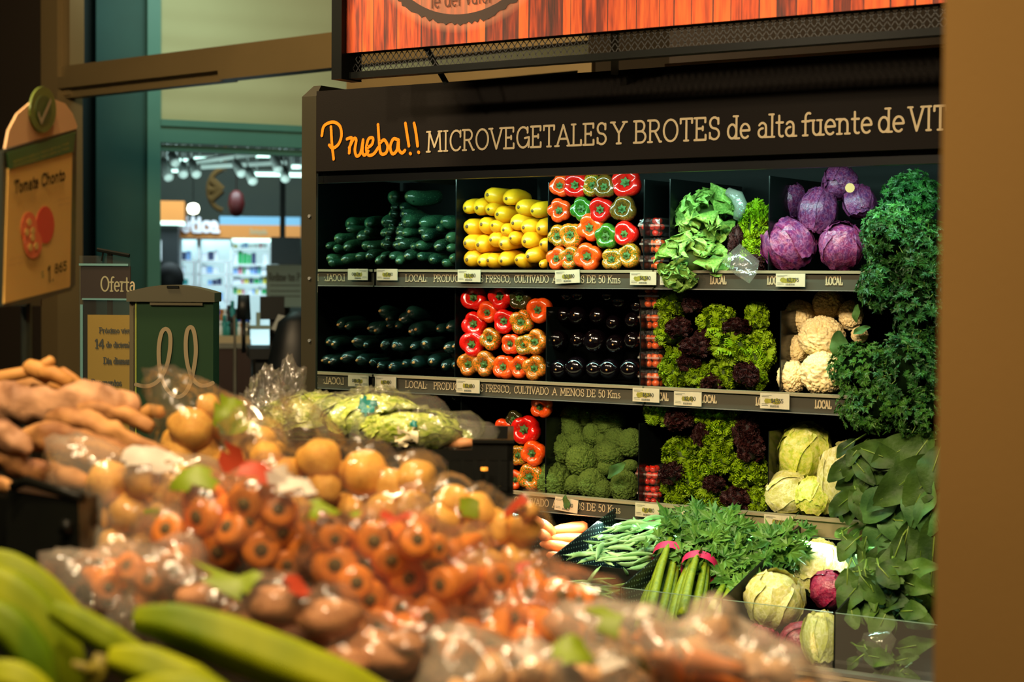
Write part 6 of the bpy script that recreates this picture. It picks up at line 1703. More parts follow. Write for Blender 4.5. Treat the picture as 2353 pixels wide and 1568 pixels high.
bag([(380, 1215, 80), (450, 1190, 95), (520, 1210, 85), (570, 1200, 80), (600, 1265, 90), (650, 1225, 85), (700, 1260, 80), (500, 1270, 90), (420, 1280, 85), (560, 1160, 90), (640, 1170, 80), (470, 1140, 80), (660, 1300, 70)], 2.1, CAR, 'carrot', 'carrot bag with green and red labels', 'orange carrot with a dark crown', aim=AIMC,
    ears=[(740, 1160, .03)], prints=[(490, 1145, .26, m_pgreen), (592, 1155, .28, m_pred), (640, 1140, .35, m_pwhite)], seed=5, pad=.012)
bag([(340, 1330, 80), (400, 1310, 85), (290, 1300, 70), (250, 1350, 70), (350, 1380, 75)], 2.06, CAR, 'carrot', 'small carrot bag above the plantains', 'orange carrot', mat=m_bagveil, aim=AIMC,
    ears=[(145, 1310, .05), (265, 1425, .05)], prints=[(370, 1350, .3, m_bagveil)], seed=6, pad=.012)
bag([(770, 1300, 95), (860, 1245, 90), (900, 1290, 85), (820, 1340, 85), (940, 1330, 90), (1010, 1345, 80), (850, 1380, 85), (920, 1400, 85), (985, 1420, 90), (960, 1240, 80), (770, 1240, 70), (1010, 1260, 60), (870, 1440, 80), (940, 1470, 80)], 2.02, CAR, 'carrot', 'big carrot bag in the middle', 'orange carrot with a dark crown', aim=AIMC,
    ears=[(1040, 1330, .02)], prints=[(790, 1195, .26, m_pgreen), (905, 1235, .2, m_pred)], seed=7, pad=.010)
bag([(1085, 1350, 85), (1150, 1370, 80), (1215, 1365, 85), (1290, 1370, 85), (1330, 1380, 70), (1180, 1420, 80), (1240, 1410, 75), (1070, 1420, 80), (1150, 1330, 70)], 2.08, CAR, 'carrot', 'rightmost carrot bag below the potatoes', 'bright orange carrot', aim=AIMC,
    ears=[(1365, 1385, .03)], prints=[(1195, 1325, .1, m_pred)], seed=8, pad=.010)
bag([(1085, 1465, 90), (1130, 1480, 80), (1205, 1480, 85), (1300, 1460, 85), (1040, 1490, 70), (1340, 1480, 70), (1150, 1510, 70)], 2.0, CAR, 'carrot', 'lowest carrot bag', 'orange carrot', aim=AIMC, seed=9, pad=.010)
bag([(470, 1375, 90), (640, 1390, 100), (760, 1420, 100), (830, 1480, 90), (560, 1420, 80), (700, 1480, 90), (880, 1510, 90), (790, 1520, 80), (930, 1480, 60), (600, 1480, 90)], 1.9, SWP, 'sweet_potato', 'sweet potato bag behind the plantains', 'brown sweet potato', mat=m_bagfilm,
    ears=[(975, 1520, .08), (320, 1370, .04), (430, 1340, .04)], prints=[(540, 1308, .22, m_pgreen), (690, 1345, .2, m_pred)], seed=10)
# soup vegetable bags at the bottom right
m_pale = M('peeled_root', (226, 176, 118), (206, 150, 92), 6, rough=.5, vary=.1)
PAL = [blob_proto('peeled_root', m_pale, 1.3, .9, .8, s + 20, .12) for s in range(3)]
s9 = 'mixed soup vegetable bag at the bottom right'
spx = fill([(1420, 1500, 90), (1600, 1520, 100), (1660, 1500, 90), (1720, 1530, 90), (1790, 1550, 80), (1560, 1560, 80), (1690, 1570, 90), (1500, 1460, 70), (1640, 1450, 70), (1850, 1600, 90), (1480, 1580, 90), (1780, 1620, 90)], 1.84, PAL, 'peeled_root', s9, 'pale peeled root inside the ' + s9, 'peeled roots inside the ' + s9, seed=12)
spc = fill([(1520, 1490, 56), (1570, 1510, 60), (1590, 1545, 56), (1480, 1440, 40)], 1.78, [CAR[0]], 'carrot', s9, 'orange carrot piece inside the ' + s9, 'carrot pieces inside the ' + s9, seed=13, aim=RIGHT * .8 - fwd * .0 + Vector((0, 0, -.5)))
c9 = center(spx, .03)
film_around(spx + spc, c9, 'produce_bag', m_soupfilm, 'clear plastic ' + s9, 'bag', BG, ears=[((P(1350, 1440, d=1.85) - c9).normalized(), .05)], prints=[(dirto(c9, 1480, 1478), .12, m_pgreen), (dirto(c9, 1530, 1550), .10, m_pgreen), (dirto(c9, 1535, 1455), .12, m_pwhite)], seed=14, pad=.012, wr=.010)
s10 = 'vegetable bag with a green label at the bottom edge'
spx = fill([(1130, 1560, 90), (1220, 1550, 80), (1300, 1560, 90), (1380, 1570, 90), (1060, 1600, 90), (1200, 1640, 90), (1340, 1640, 90)], 1.72, PAL, 'peeled_root', s10, 'pale peeled root inside the ' + s10, 'peeled roots inside the ' + s10, seed=15)
c10 = center(spx, .02)
film_around(spx, c10, 'produce_bag', m_bagveil, 'clear plastic ' + s10, 'bag', BG, ears=[((P(1085, 1500, d=1.74) - c10).normalized(), .05)], prints=[(dirto(c10, 1300, 1508), .3, m_pgreen), (dirto(c10, 1380, 1530), .14, m_pwhite)], seed=16, pad=.012, wr=.010)

# roots at the left
def root_obj(pts, rads, d, name, mat, label, cat, nn=14, dd=0.0, knob=0.0):
    P3 = [P(u, v, d=d + dd * i) for i, (u, v) in enumerate(pts)]
    # resample
    fine = []; rf = []
    m = len(P3)
    for i in range(m - 1):
        for k in range(9):
            t_ = k / 9; p0, p1, p2, p3 = P3[max(i-1, 0)], P3[i], P3[i+1], P3[min(i+2, m-1)]
            fine.append(.5 * ((2*p1) + (-p0+p2)*t_ + (2*p0-5*p1+4*p2-p3)*t_*t_ + (-p0+3*p1-3*p2+p3)*t_**3)); rf.append((rads[i] * (1-t_) + rads[i+1] * t_))
    fine.append(P3[-1]); rf.append(rads[-1])
    k_ = d / F_PX; mb = MB(); seed = len(label) * 1.37; nf = len(fine)
    mb.tube(fine, [r * k_ for r in rf], 24)
    for i in range(nf):
        c = fine[i]
        for k in range(24):
            q = Vector(mb.v[i * 24 + k]); dd_ = q - c
            f = 1 + .42 * noise.noise(q * 22 + Vector((seed, 0, 0))) + .3 * noise.noise(q * 60 + Vector((0, seed, 0)))
            mb.v[i * 24 + k] = tuple(c + dd_ * f)
    return solo(mb, name, mat, label, cat, smooth=True)
root_obj([(-90, 900), (-20, 925), (80, 930), (180, 925), (260, 922), (300, 935), (312, 950)], [30, 52, 50, 44, 40, 30, 12], 2.6, 'yam', m_yam, 'thick pinkish brown yam with a rough skin, largest of the roots', 'yam', knob=.04)
root_obj([(105, 965), (140, 958), (200, 972), (270, 1000), (330, 1025), (388, 1040)], [10, 22, 28, 26, 20, 8], 2.52, 'cassava_root', m_yuca, 'tapered tan cassava root below the yam, pointing right', 'cassava', knob=.03)
root_obj([(180, 945), (240, 945), (300, 962), (350, 985)], [14, 22, 20, 12], 2.58, 'cassava_root', m_yuca, 'short tan cassava root tucked under the end of the yam', 'cassava', knob=.04)
root_obj([(40, 1010), (100, 1005), (180, 1022), (260, 1040), (340, 1060)], [14, 34, 34, 28, 12], 2.46, 'cassava_root', m_yuca, 'long cassava root lying above the black crate corner', 'cassava', knob=.03)
root_obj([(-60, 1060), (0, 1050), (60, 1072), (130, 1095), (200, 1108)], [20, 26, 28, 26, 14], 2.4, 'cassava_root', m_yuca, 'lowest cassava root beside the milky potato bag', 'cassava', knob=.04)
root_obj([(-60, 1000), (0, 1000), (40, 1015), (70, 1040)], [30, 32, 26, 10], 2.38, 'cassava_root', m_yam, 'pale root end at the left edge of the picture', 'root', knob=.05)
root_obj([(-40, 1120), (10, 1118), (40, 1140), (50, 1200)], [20, 24, 20, 8], 2.3, 'cassava_root', m_yuca, 'root end left of the black crate corner', 'root')
def ginger(pts_list, d, label):
    mb = MB(); k_ = d / F_PX
    for pts, rads in pts_list: mb.tube([P(u, v, d=d) for u, v in pts], [r * k_ for r in rads], 12)
    solo(mb, 'ginger_root', m_ging, label, 'ginger', smooth=True)
ginger([([(-60, 880), (-10, 872), (30, 862), (60, 856), (66, 856)], [16, 18, 15, 14, 6]), ([(55, 838), (62, 842), (90, 852), (116, 868), (120, 872)], [8, 18, 22, 20, 8]), ([(88, 852), (104, 838), (120, 828), (124, 826)], [14, 13, 12, 6])], 2.68, 'knobbly ginger root on top of the yam at the left edge')
ginger([([(88, 860), (96, 858), (120, 858), (160, 880), (166, 884)], [6, 14, 18, 16, 6])], 2.66, 'ginger root lying behind the first ginger root')
ginger([([(136, 850), (142, 852), (165, 868), (188, 886), (192, 890)], [5, 10, 11, 10, 4])], 2.7, 'slender ginger finger pointing down to the yam')
ginger([([(300, 975), (310, 965), (345, 945), (368, 948), (376, 956)], [6, 14, 18, 16, 6])], 2.64, 'ginger root in front of the green bin')
ginger([([(0, 900), (30, 888), (80, 890), (140, 900)], [16, 20, 22, 14])], 2.72, 'ginger root partly hidden behind the yam')

# plantains
def plantain(pts, rads, d, label, dd=0.0):
    P3 = [P(u, v, d=d + dd * i / (len(pts) - 1)) for i, (u, v) in enumerate(pts)]; k_ = d / F_PX
    fine = []; rf = []; m = len(P3)
    for i in range(m - 1):
        for k in range(5):
            t_ = k / 5; p0, p1, p2, p3 = P3[max(i-1, 0)], P3[i], P3[i+1], P3[min(i+2, m-1)]
            fine.append(.5 * ((2*p1) + (-p0+p2)*t_ + (2*p0-5*p1+4*p2-p3)*t_*t_ + (-p0+3*p1-3*p2+p3)*t_**3)); rf.append((rads[i]*(1-t_) + rads[i+1]*t_) * k_)
    fine.append(P3[-1]); rf.append(rads[-1] * k_)
    global LASTP
    root = LASTP = thing('plantain', label, 'plantain', P3[0], 'green plantains in the lower left corner')
    mb = MB(); n = 20; vs = []; fs = []
    a = (fine[1] - fine[0]).normalized().orthogonal().normalized()
    for i, p in enumerate(fine):
        t_ = (fine[min(i+1, len(fine)-1)] - fine[max(i-1, 0)]).normalized(); a = (a - t_ * a.dot(t_)).normalized(); b = t_.cross(a)
        for k in range(n):
            q = 2*math.pi*k/n; f = 1 + .10 * math.cos(5 * q); vs.append(p + (a*math.cos(q) + b*math.sin(q)) * rf[i] * f)
    for i in range(len(fine) - 1):
        for k in range(n): fs.append((i*n+k, i*n+(k+1)%n, (i+1)*n+(k+1)%n, (i+1)*n+k))
    mb.add(vs, fs); part(mb, 'peel', m_plan, root, smooth=True)
    mb = MB(); e = fine[-1]; t_ = (fine[-1] - fine[-3]).normalized(); mb.tube([e - t_*.004, e + t_ * .012], [rf[-1]*1.1, rf[-1]*.7], 8); part(mb, 'tip', m_plantip, root, smooth=True)
plantain([(310, 1420), (400, 1432), (520, 1470), (650, 1520), (800, 1580), (950, 1650)], [24, 48, 60, 62, 56, 30], 1.74, 'largest green plantain, running from the centre to the bottom edge')
plantain([(-60, 1290), (20, 1300), (100, 1350), (170, 1420), (230, 1460), (300, 1480)], [30, 34, 34, 30, 24, 14], 1.86, 'uppermost plantain curving down from the left edge')
plantain([(-60, 1330), (30, 1370), (110, 1450), (150, 1540), (150, 1640)], [44, 56, 56, 50, 30], 1.78, 'broad plantain curving down at the left below the topmost one')
plantain([(120, 1400), (180, 1430), (250, 1470), (310, 1500), (360, 1512)], [20, 34, 36, 26, 9], 1.72, 'pointed plantain with its tip between the two large ones')
plantain([(-60, 1400), (20, 1440), (80, 1520), (110, 1620)], [40, 48, 46, 30], 1.66, 'dark green plantain in the left corner')
plantain([(250, 1510), (330, 1530), (430, 1580), (560, 1650)], [24, 50, 60, 40], 1.64, 'plantain below the central stem')
plantain([(-60, 1560), (30, 1560), (90, 1600), (130, 1680)], [40, 44, 40, 20], 1.6, 'plantain cut by the bottom left corner')
plantain([(300, 1600), (380, 1590), (480, 1610), (600, 1680)], [30, 44, 50, 30], 1.56, 'lowest plantain at the bottom edge')
mb = MB(); k_ = 1.62 / F_PX
mb.tube([P(215, 1580, d=1.62), P(225, 1540, d=1.62), P(232, 1505, d=1.62)], [26*k_, 20*k_, 14*k_], 10); mb.tube([P(225, 1545, d=1.62), P(190, 1535, d=1.6), P(165, 1525, d=1.6)], [18*k_, 12*k_, 8*k_], 8)
part(mb, 'stem', M('plantain_stem', (150, 140, 30), (110, 96, 40), 30, rough=.6), LASTP, smooth=True, label='yellowish cut stem')

# black crates and the sloping stand under the heap
def quad_slab(px, name, mat, label, cat, thick=.04, lower=.5):
    top = [P(u, v, d=d) for (u, v, d) in px]; n = len(top); mb = MB()
    bot = [Vector((q.x, q.y, q.z - thick)) for q in top]
    mb.add(top + bot, [tuple(range(n)), tuple(range(2*n - 1, n - 1, -1))] + [(i, n + i, n + (i+1) % n, (i+1) % n) for i in range(n)])
    return solo(mb, name, mat, label, cat)
st = thing('sloping_stand', 'black sloping stand under the heap of bagged produce', 'stand', P(600, 1500, d=2.3))
mb = MB(); px = [(-250, 1190, 2.62), (640, 1190, 2.75), (1080, 1350, 2.5), (1230, 1600, 2.05), (900, 1900, 1.75), (-300, 1900, 1.75)]
top = [P(u, v, d=d) for u, v, d in px]; n = len(top); bot = [Vector((q.x, q.y, 0)) for q in top]
mb.add(top + bot, [tuple(range(n))] + [(i, n + i, n + (i+1) % n, (i+1) % n) for i in range(n)]); part(mb, 'body', m_crate, st)
mb = MB(); px = [(-250, 1130, 2.35), (180, 1155, 2.24), (400, 1075, 2.8), (-150, 1040, 2.9)]
top = [P(u, v, d=d) for u, v, d in px]; bot = [Vector((q.x, q.y, 0)) for q in top]
mb.add(top + bot, [(0, 1, 2, 3)] + [(i, 4 + i, 4 + (i+1) % 4, (i+1) % 4) for i in range(4)]); solo(mb, 'produce_bin', m_crate, 'dark bin the cassava and ginger roots are heaped on', 'bin')
cr = thing('black_crate', 'black crate corner with wet glints between the roots and the plantains', 'crate', P(60, 1300, d=2.2))
mb = MB(); p0, p1, p2, p3 = P(15, 1125, d=2.22), P(180, 1150, d=2.16), P(190, 1420, d=2.12), P(15, 1400, d=2.18)
dv = fwd * .5
mb.add([p0, p1, p2, p3, p0 + dv * .1, p1 + dv * .1, p2 + dv * .1, p3 + dv * .1], [(0,3,2,1),(4,5,6,7),(0,1,5,4),(1,2,6,5),(2,3,7,6),(3,0,4,7)]); part(mb, 'wall', m_crate, cr)
mb = MB(); mb.tube([P(25, 1122, d=2.2), P(60, 1105, d=2.2), P(130, 1128, d=2.18), P(190, 1145, d=2.16)], [12 * 2.2 / F_PX] * 4, 10); part(mb, 'rim', m_crate, cr, smooth=True)
mb = MB(); mb.tube([P(140, 1210, d=2.15), P(165, 1215, d=2.15)], 18 * 2.15 / F_PX, 8); part(mb, 'hand_grip', m_crate, cr, smooth=True)

# ================================================================ crate with bagged lettuce
CF = Frame(P(900, 1018, d=3.25), YAW)
ck = thing('vegetable_crate', 'black ventilated crate holding bagged romaine in front of the display case', 'crate', CF.pt(CF.st(900, 1150)[0], CF.st(900, 1220)[1]))
def crect(mb, u0, v0, u1, v1, th, off=0.0): return CF.rect(mb, u0, v0, u1, v1, th, off)
mb = MB(); u0, u1 = 500, 1180
crect(mb, u0, 1016, 955, 1060, .012); crect(mb, 1085, 1016, u1, 1060, .012); crect(mb, 955, 1034, 1085, 1060, .012)
for k in range(24):
    a = u0 + (u1 - u0) * k / 24; crect(mb, a, 1058, a + 20, 1118, .010)
crect(mb, u0, 1116, u1, 1130, .012)
for k in range(24):
    a = u0 + (u1 - u0) * k / 24; crect(mb, a, 1128, a + 20, 1195, .010)
crect(mb, u0, 1190, u1, 1225, .012); part(mb, 'front_panel', m_crate, ck)
mb = MB(); crect(mb, u0, 1010, u1, 1017, .016, .004) if False else crect(mb, 1085, 1011, u1 + 2, 1018, .02, .006); crect(mb, u0, 1011, 955, 1018, .02, .006); part(mb, 'rim', m_crate, ck)
a0, a1 = CF.st(u0, 1100)[0], CF.st(u1, 1100)[0]; zt_, zb2 = CF.st(850, 1016)[1], CF.st(850, 1225)[1]
mb = MB()
for (a, b) in ((a0, a0 + .012), (a1 - .012, a1)): CF.box(mb, a, b, zb2, zt_, .38, 0)
CF.box(mb, a0, a1, zb2, zt_, .012, -.37); CF.box(mb, a0, a1, zb2, zb2 + .01, .38, 0); part(mb, 'side_wall', m_crate, ck)
mb = MB(); CF.box(mb, a0 + .02, a1 - .02, 0, zb2, .34, -.02); solo(mb, 'crate_stand', m_crate, 'dark stand carrying the vegetable crate', 'stand')
mb = MB(); q = P(1113, 1082, d=3.23); mb.tube([q, q + Vector((0, 0, .006))], .007, 8); solo(mb, 'orange_marker', M('orange_marker', (240, 160, 60), rough=.4, emit=(240, 150, 50), estr=.6), 'tiny glowing orange marker on the crate front', 'marker')
m_rom = leaf_mat('romaine_green', (166, 184, 56), (116, 150, 34), scale=14, bump=.5)
m_rom = vein_mat('romaine_leaf', (112, 136, 28), (176, 184, 80), (206, 206, 130), 4.5, .4)
ROM = cabbage_mesh('romaine', m_rom, 77, 9, .08, .07)
m_romfilm = film_material('printed_sleeve', (.98, 1, .95), .05, .05, bscale=30)
m_pteal = M('print_teal', (16, 110, 104), rough=.4)
m_pwh2 = M('barcode_white', (214, 200, 160), rough=.5)
lets = [((720, 960, 130, 46), 3.48, 'left bagged romaine lettuce with its leaves toward the green bin', [(690, 945, .3, m_pgreen)]),
        ((860, 960, 120, 58), 3.36, 'middle bagged romaine with teal and lime print on its sleeve', [(838, 925, .42, m_pteal), (860, 920, .16, m_pgreen), (852, 975, .26, m_pred)]),
        ((945, 990, 120, 40), 3.28, 'front bagged romaine with a pale barcode panel on its sleeve', [(930, 1005, .7, m_pwh2), (950, 965, .26, m_pteal)]),
        ((1020, 1005, 70, 26), 3.34, 'bagged romaine at the right end with a teal wrapped tip', [(1045, 985, .7, m_pteal)])]
for (q, d, lb, prints) in lets:
    u, v, rx, ry = q; p = P(u, v, d=d); k = m_per_px(p)
    rot = Quaternion((0, 0, 1), YAW + .1).to_matrix().to_4x4()
    m4 = Matrix.Translation(p) @ rot @ Matrix.Diagonal((rx * k * .92, rx * k * .5, ry * k * .82, 1)) @ Matrix.Rotation(U(0, 6), 4, 'X')
    place_mesh('romaine_lettuce', ROM, m4, lb.replace('bagged romaine', 'romaine').replace('romaine lettuce', 'romaine') + ', the lettuce itself', 'lettuce', 'romaine in printed sleeves', None)
    sp = [(p + RIGHT * (rx * k * t_), ry * k * (.8 - .35 * abs(t_))) for t_ in (-.75, -.45, -.15, .15, .45, .75)]
    film_around(sp, p, 'printed_sleeve', m_romfilm, 'clear printed sleeve of the ' + lb, 'plastic bag', 'printed sleeves on the vegetable crate', pad=.012, wr=.012, seed=int(u), prints=[(dirto(p, a, b, -.0), r_, m_) for (a, b, r_, m_) in prints],
                ears=[((RIGHT * (-1 if u < 800 else 1) + UP * .1).normalized(), .03)], n=56, k=28)
p, q = P(1020, 1020, d=3.3), P(1100, 1018, d=3.28); mb = MB(); mb.tube([p, (p+q)/2 + UP*.0, q], [.008, .011, .006], 10)
solo(mb, 'leek_root_end', m_sweet, 'brown pink root end sticking out beside the crate rim', 'root', smooth=True)
# loose clear bags left of the case
for i, (u, v, rx, ry, d, lb) in enumerate(((600, 960, 46, 60, 3.4, 'upright clear bag with crinkled top left of the romaine'), (655, 935, 30, 40, 3.5, 'clear bag mouth standing before the case end panel'))):
    p = P(u, v, d=d); k = m_per_px(p); sp = [(p + RIGHT * rx * k * .4, ry * k * .5), (p - RIGHT * rx * k * .4, ry * k * .5), (p - UP * ry * k * .3, ry * k * .6)]
    film_around(sp, p, 'clear_bag', m_bagfilm, lb, 'bag', None, pad=.01, wr=.02, seed=30 + i, ears=[(UP, .05), ((UP + RIGHT * .5).normalized(), .04)])

# ================================================================ tomato price sign
m_sink = M('sign_ink', (34, 24, 10), rough=.8, spec=.1)
m_signpaper = M('sign_paper_ochre', (222, 176, 88), (214, 168, 80), 3, rough=.6)
m_pink = M('sign_top_peach', (222, 176, 124), rough=.6)
m_sgreen = M('sign_band_green', (52, 92, 34), rough=.6)
m_sframe = M('sign_frame_dark', (30, 34, 24), rough=.4)
# the sign turns: its left edge is nearer the camera
pl, pr_ = P(12, 520, d=2.75), P(168, 510, d=3.12)
SG = Frame(pl, math.atan2(pr_.y - pl.y, pr_.x - pl.x))
sg = thing('price_sign', 'tilted tomato price sign with a round green tick badge on a pole', 'sign', SG.pt(SG.st(90, 600)[0], 1.0))
def sq_(pts): return [SG.st(u, v) for u, v in pts]
def sslab(name, mat, pts, off0, off1, label=None, parent=None):
    mb = MB(); q = sq_(pts); n = len(q)
    mb.add([SG.pt(a, z, off1) for a, z in q] + [SG.pt(a, z, off0) for a, z in q], [tuple(range(n)), tuple(range(2*n-1, n-1, -1))] + [(i, n+i, n+(i+1) % n, (i+1) % n) for i in range(n)])
    return part(mb, name, mat, parent or sg, label=label)
sslab('frame', m_sframe, [(8, 350), (8, 705), (60, 700), (165, 668), (174, 655), (178, 300), (172, 292)][::1], -.014, -.001)
card = sslab('card', m_signpaper, [(18, 388), (8, 698), (158, 660), (160, 655), (165, 348)], -.001, .001, 'ochre price card')
sslab('green_band', m_sgreen, [(14, 352), (18, 390), (165, 349), (172, 303)], .001, .002, 'dark green band with print', card)
sslab('top_plate', m_pink, [(12, 342), (20, 300), (40, 262), (70, 236), (120, 226), (150, 238), (168, 262), (178, 290), (176, 296)], -.003, .0, 'peach half-round top')
badge_pts = [(94 + 30 * math.cos(math.radians(a)) , 252 + 53 * math.sin(math.radians(a))) for a in range(0, 360, 15)]
bd = sslab('badge', M('badge_green', (96, 112, 34), rough=.5), badge_pts[::-1], .001, .004, 'olive green tick badge')
sslab('badge_disc', M('badge_inner', (60, 86, 22), rough=.5), [(94 + 19 * math.cos(math.radians(a)), 252 + 33 * math.sin(math.radians(a))) for a in range(0, 360, 15)][::-1], .004, .0045, None, bd)
mb = MB(); SG.ribbon(mb, sq_([(80, 262), (87, 280), (108, 232)]), .0085, .006); part(mb, 'tick_mark', m_cream, bd)
def curvetext(t, u0, v0, u1, v1, hpx, mat, wd=.12, serif=False, parent=card, slant=0.0, name='lettering', off=.003):
    a0, z0 = SG.st(u0, v0); a1, z1 = SG.st(u1, v1); mb = MB()
    lettering(SG, mb, t, a0, z0, hpx * 2.9 / F_PX, a1 - a0, wd, serif=serif, off=off, zslope=(z1 - z0) / (a1 - a0), slant=slant); return part(mb, name, mat, parent)
curvetext('Tomate', 28, 445, 84, 430, 26, m_sink, .24, slant=.1)
curvetext('Chonto', 90, 428, 146, 413, 26, m_sink, .24, slant=.1)
curvetext('1.', 105, 648, 120, 644, 34, m_sink, .22)
curvetext('865', 121, 628, 150, 620, 20, m_sink, .22)
curvetext('$', 90, 640, 98, 638, 16, m_sgreen, .12)
for k, (v0, v1) in enumerate(((378, 336), (388, 347))):
    curvetext('seleccionados a mano para su mesa', 26, v0 - 3, 155, v1 - 5, 7, M('sign_print_yellow%d' % k, (170, 150, 40)), .14)
for (u0, v0, u1, v1) in ((130, 462, 157, 456), (130, 474, 157, 469), (17, 600, 48, 592), (14, 613, 48, 605)): curvetext('color rojo', u0, v0, u1, v1, 6, M('faint_print', (170, 120, 60)), .12)
m_t1 = M('print_tomato', (216, 62, 28), rough=.6); m_t2 = M('print_tomato_ring', (232, 110, 60), rough=.6)
def disc(cx, cy, rx, ry, off, mat, name='tomato_print'):
    pts = [(cx + rx * math.cos(math.radians(a)), cy + ry * math.sin(math.radians(a))) for a in range(0, 360, 20)][::-1]
    return sslab(name, mat, pts, off, off + .0004, None, card)
disc(102, 517, 21, 43, .0012, m_t1); disc(64, 525, 19, 38, .0018, m_t2); disc(72, 560, 21, 34, .0024, m_t2)
for (cx, cy) in ((64, 525), (72, 560)):
    for k in range(3):
        a = k * 2.1 + .4; disc(cx + 8 * math.cos(a), cy + 14 * math.sin(a), 5, 9, .0030, m_signpaper, 'seed_print')
mb = MB(); a_, z_ = SG.st(88, 690); mb.tube([SG.pt(a_, z_ + .02, -.02), SG.pt(a_, .9, -.02)], .009, 8); SG.box(mb, a_ - .03, a_ + .03, z_ - .01, z_ + .03, .03, -.004); part(mb, 'pole', m_sframe, sg, smooth=False)
mb = MB(); SG.box(mb, a_ - .12, a_ + .12, 0, .9, .2, .08); solo(mb, 'sign_plinth', m_crate, 'dark plinth under the pole of the tomato sign', 'plinth')

# ================================================================ green bin
GB = Frame(P(395, 680, d=4.6), YAW + math.radians(4))
gb = thing('waste_bin', 'slim green bin with a curved olive lid and a looping cream line on its front', 'bin', GB.pt(GB.st(395, 700)[0], 0))
m_bgreen = M('bin_green', (34, 60, 34), (32, 56, 34), 2, rough=.6, spec=.15); m_lid = M('lid_olive', (74, 70, 50), rough=.45, spec=.3); m_alu = M('bin_side_aluminium', (92, 84, 58), rough=.45, metal=.4)
a0, zt_ = GB.st(312, 694); a1 = GB.st(490, 690)[0]; asd = GB.st(296, 694)[0]
mb = MB(); GB.box(mb, a0, a1, .05, zt_, .16, 0); part(mb, 'front_panel', m_bgreen, gb)
mb = MB(); GB.box(mb, asd, a0 - .001, 0.0, zt_, .16, -.012)
for k in range(3): x = asd + (a0 - asd) * (.55 + .15 * k); GB.box(mb, x, x + .0015, 0, zt_, .004, -.006)
part(mb, 'side_profile', m_alu, gb)
mb = MB(); GB.box(mb, a0 - .001, a0 + .002, .05, zt_, .01, .002); part(mb, 'edge_strip', M('lime_edge', (150, 160, 60), rough=.4), gb)
mb = MB(); b0_, b1_ = GB.st(292, 690)[0], GB.st(494, 690)[0]; zl = GB.st(395, 694)[1]; zh = GB.st(395, 673)[1]; ztop = GB.st(395, 655)[1]; nseg = 16
outl = [(b0_, zl), (b1_, zl)] + [(b1_ - (b1_ - b0_) * k / nseg, zh + (ztop - zh) * math.sin(math.pi * k / nseg) ** .9) for k in range(nseg + 1)]
n = len(outl); mb.add([GB.pt(a, z, .012) for a, z in outl] + [GB.pt(a, z, -.175) for a, z in outl], [tuple(range(n)), tuple(range(2*n-1, n-1, -1))] + [(i, n+i, n+(i+1) % n, (i+1) % n) for i in range(n)])
ld = part(mb, 'lid', m_lid, gb)
mb = MB(); GB.rect(mb, 345, 694, 466, 702, .01, .008); part(mb, 'card_slot', m_alu, gb)
mb = MB(); GB.rect(mb, 385, 657, 412, 662, .02, .016); part(mb, 'latch', m_black, ld)
mb = MB()
tr = [(313, 884), (335, 888), (355, 882), (370, 868), (383, 842), (390, 810), (392, 780), (389, 763), (381, 756), (372, 764), (366, 790), (365, 820), (368, 850), (376, 880), (390, 902), (408, 912), (424, 905), (436, 885), (444, 855), (450, 815), (449, 780), (444, 757), (437, 752), (430, 762), (427, 790), (429, 825), (436, 855), (447, 876), (462, 886), (478, 885), (489, 880)]
GB.ribbon(mb, smooth_pts([GB.st(u, v) for u, v in tr], 5), .0105, .003); part(mb, 'loop_emblem', M('loop_cream', (140, 124, 92), rough=.7, spec=.1), gb, label='cream looping line')

# ================================================================ offer poster holder
OF = Frame(P(240, 760, d=5.0), YAW - math.radians(6))
of = thing('poster_holder', 'clear poster sleeve with a dark offer header and an ochre notice, hung on a rail', 'poster', OF.pt(OF.st(245, 900)[0], 0))
m_acr2 = film_material('poster_sleeve', (.9, .97, .95), .015, .03, bscale=5, bstr=.2, rough=.08)
mb = MB(); OF.rect(mb, 183, 588, 300, 1000, .003, .004); part(mb, 'clear_sleeve', m_acr2, of)
mb = MB(); OF.rect(mb, 183, 606, 296, 611, .004, .006); OF.rect(mb, 190, 686, 296, 690, .004, .006); OF.rect(mb, 186, 700, 192, 1000, .004, .006); part(mb, 'sleeve_edge', M('sleeve_edge', (90, 130, 128), rough=.3), of)
hd = MB(); OF.rect(hd, 185, 612, 300, 688, .002, -.001); hd = part(hd, 'header_card', M('header_maroon', (44, 20, 18), rough=.7, spec=.1), of)
mb = MB(); a0 = OF.st(231, 660)[0]; lettering(OF, mb, 'Oferta', a0, OF.st(231, 669)[1], OF.st(231, 636)[1] - OF.st(231, 669)[1], OF.st(312, 660)[0] - a0, .1, off=.001); part(mb, 'lettering', m_cream, hd)
nt_ = MB(); OF.rect(nt_, 201, 724, 300, 1000, .002, -.001); nt_ = part(nt_, 'notice_card', M('notice_ochre', (176, 126, 50), rough=.7, spec=.1), of)
mb = MB()
for t_, u0, u1, v, h in (('Pr\u00f3ximo viernes', 228, 320, 765, 12), ('14', 218, 240, 800, 20), ('de diciembre', 244, 314, 798, 12), ('D\u00eda diamante', 238, 312, 836, 14), ('Descuentos', 210, 280, 886, 14)):
    a0, z0 = OF.st(u0, v); lettering(OF, mb, t_, a0, z0, h * 5.0 / F_PX, OF.st(u1, v)[0] - a0, .17, off=.001)
part(mb, 'lettering', m_ink, nt_)
mb = MB(); p, q = OF.st(226, 574), OF.st(300, 588); mb.tube([OF.pt(p[0], p[1], .01), OF.pt(q[0], q[1], .01)], .006, 6); mb.tube([OF.pt(*OF.st(240, 578), .008), OF.pt(*OF.st(236, 600), .008)], .003, 5)
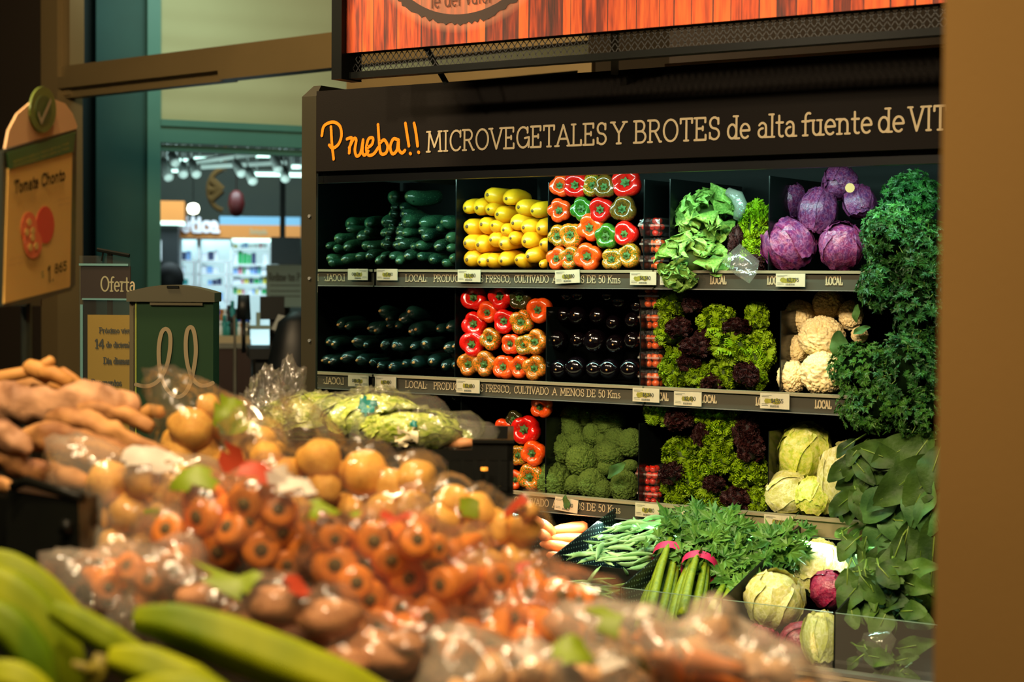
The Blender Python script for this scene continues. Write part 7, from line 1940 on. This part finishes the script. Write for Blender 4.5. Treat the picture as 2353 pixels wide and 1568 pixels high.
mb.tube([OF.pt(OF.st(250, 578)[0], OF.st(250, 578)[1], -.01), OF.pt(OF.st(250, 578)[0], 0, -.01)], .008, 6); part(mb, 'hanging_rail', m_black, of)

# ================================================================ shopper seen behind the bin
def person(u, v, d, label):
    h = P(u, v, d=d); H = h.z; x, y = h.x, h.y
    r = thing('person', label, 'person', (x, y, 0))
    fx, fy = Vector((fwd.x, fwd.y, 0)).normalized(), RIGHT.copy(); fy.z = 0; fy.normalize()
    me = bpy.data.meshes.new('body')
    J = {'pel': (0, 0, .52), 'wa': (0, 0, .60), 'ch': (0, .01, .72), 'nk': (0, .01, .835), 'hd0': (0, .0, .87), 'hd': (0, .01, .93), 'hd2': (0, .0, .975)}
    for s in (-1, 1):
        J['sh%d' % s] = (s * .11, 0, .80); J['el%d' % s] = (s * .135, .02, .63); J['wr%d' % s] = (s * .12, .10, .50); J['hn%d' % s] = (s * .11, .14, .46)
        J['hp%d' % s] = (s * .05, 0, .49); J['kn%d' % s] = (s * .055, .01, .28); J['an%d' % s] = (s * .055, -.01, .045); J['to%d' % s] = (s * .06, .08, .02)
    rad = {'pel': .075, 'wa': .07, 'ch': .085, 'nk': .032, 'hd0': .036, 'hd': .055, 'hd2': .040}
    for s in (-1, 1): rad.update({'sh%d' % s: .042, 'el%d' % s: .028, 'wr%d' % s: .018, 'hn%d' % s: .016, 'hp%d' % s: .06, 'kn%d' % s: .036, 'an%d' % s: .024, 'to%d' % s: .02})
    ks = list(J); E_ = [('pel', 'wa'), ('wa', 'ch'), ('ch', 'nk'), ('nk', 'hd0'), ('hd0', 'hd'), ('hd', 'hd2')]
    for s in ('-1', '1'): E_ += [('ch', 'sh' + s), ('sh' + s, 'el' + s), ('el' + s, 'wr' + s), ('wr' + s, 'hn' + s), ('pel', 'hp' + s), ('hp' + s, 'kn' + s), ('kn' + s, 'an' + s), ('an' + s, 'to' + s)]
    co = [fy * (J[k][0] * H) + fx * (J[k][1] * H) + Vector((0, 0, J[k][2] * H)) for k in ks]
    me.from_pydata([tuple(c) for c in co], [(ks.index(a), ks.index(b)) for a, b in E_], [])
    o = bpy.data.objects.new('body', me); sc.collection.objects.link(o); o.parent = r
    md = o.modifiers.new('skin', 'SKIN'); 
    for i, k in enumerate(ks): o.data.skin_vertices[0].data[i].radius = (rad[k] * H, rad[k] * H * (.7 if k in ('ch', 'wa', 'pel') else 1))
    o.data.skin_vertices[0].data[0].use_root = True
    o.modifiers.new('sub', 'SUBSURF').levels = 2; o.modifiers['sub'].render_levels = 2
    me.materials.append(M('dark_clothes', (22, 26, 30), rough=.8))
    hair = ball_mesh('hair', M('black_hair', (14, 12, 12), rough=.7), 18, 12)
    ho = bpy.data.objects.new('hair', hair); sc.collection.objects.link(ho); ho.parent = r; ho.location = Vector((0, 0, H * .935)) - fx * .01; ho.scale = (.095, .105, .115)
person(391, 606, 12.2, 'dark haired person seen from behind above the green bin')
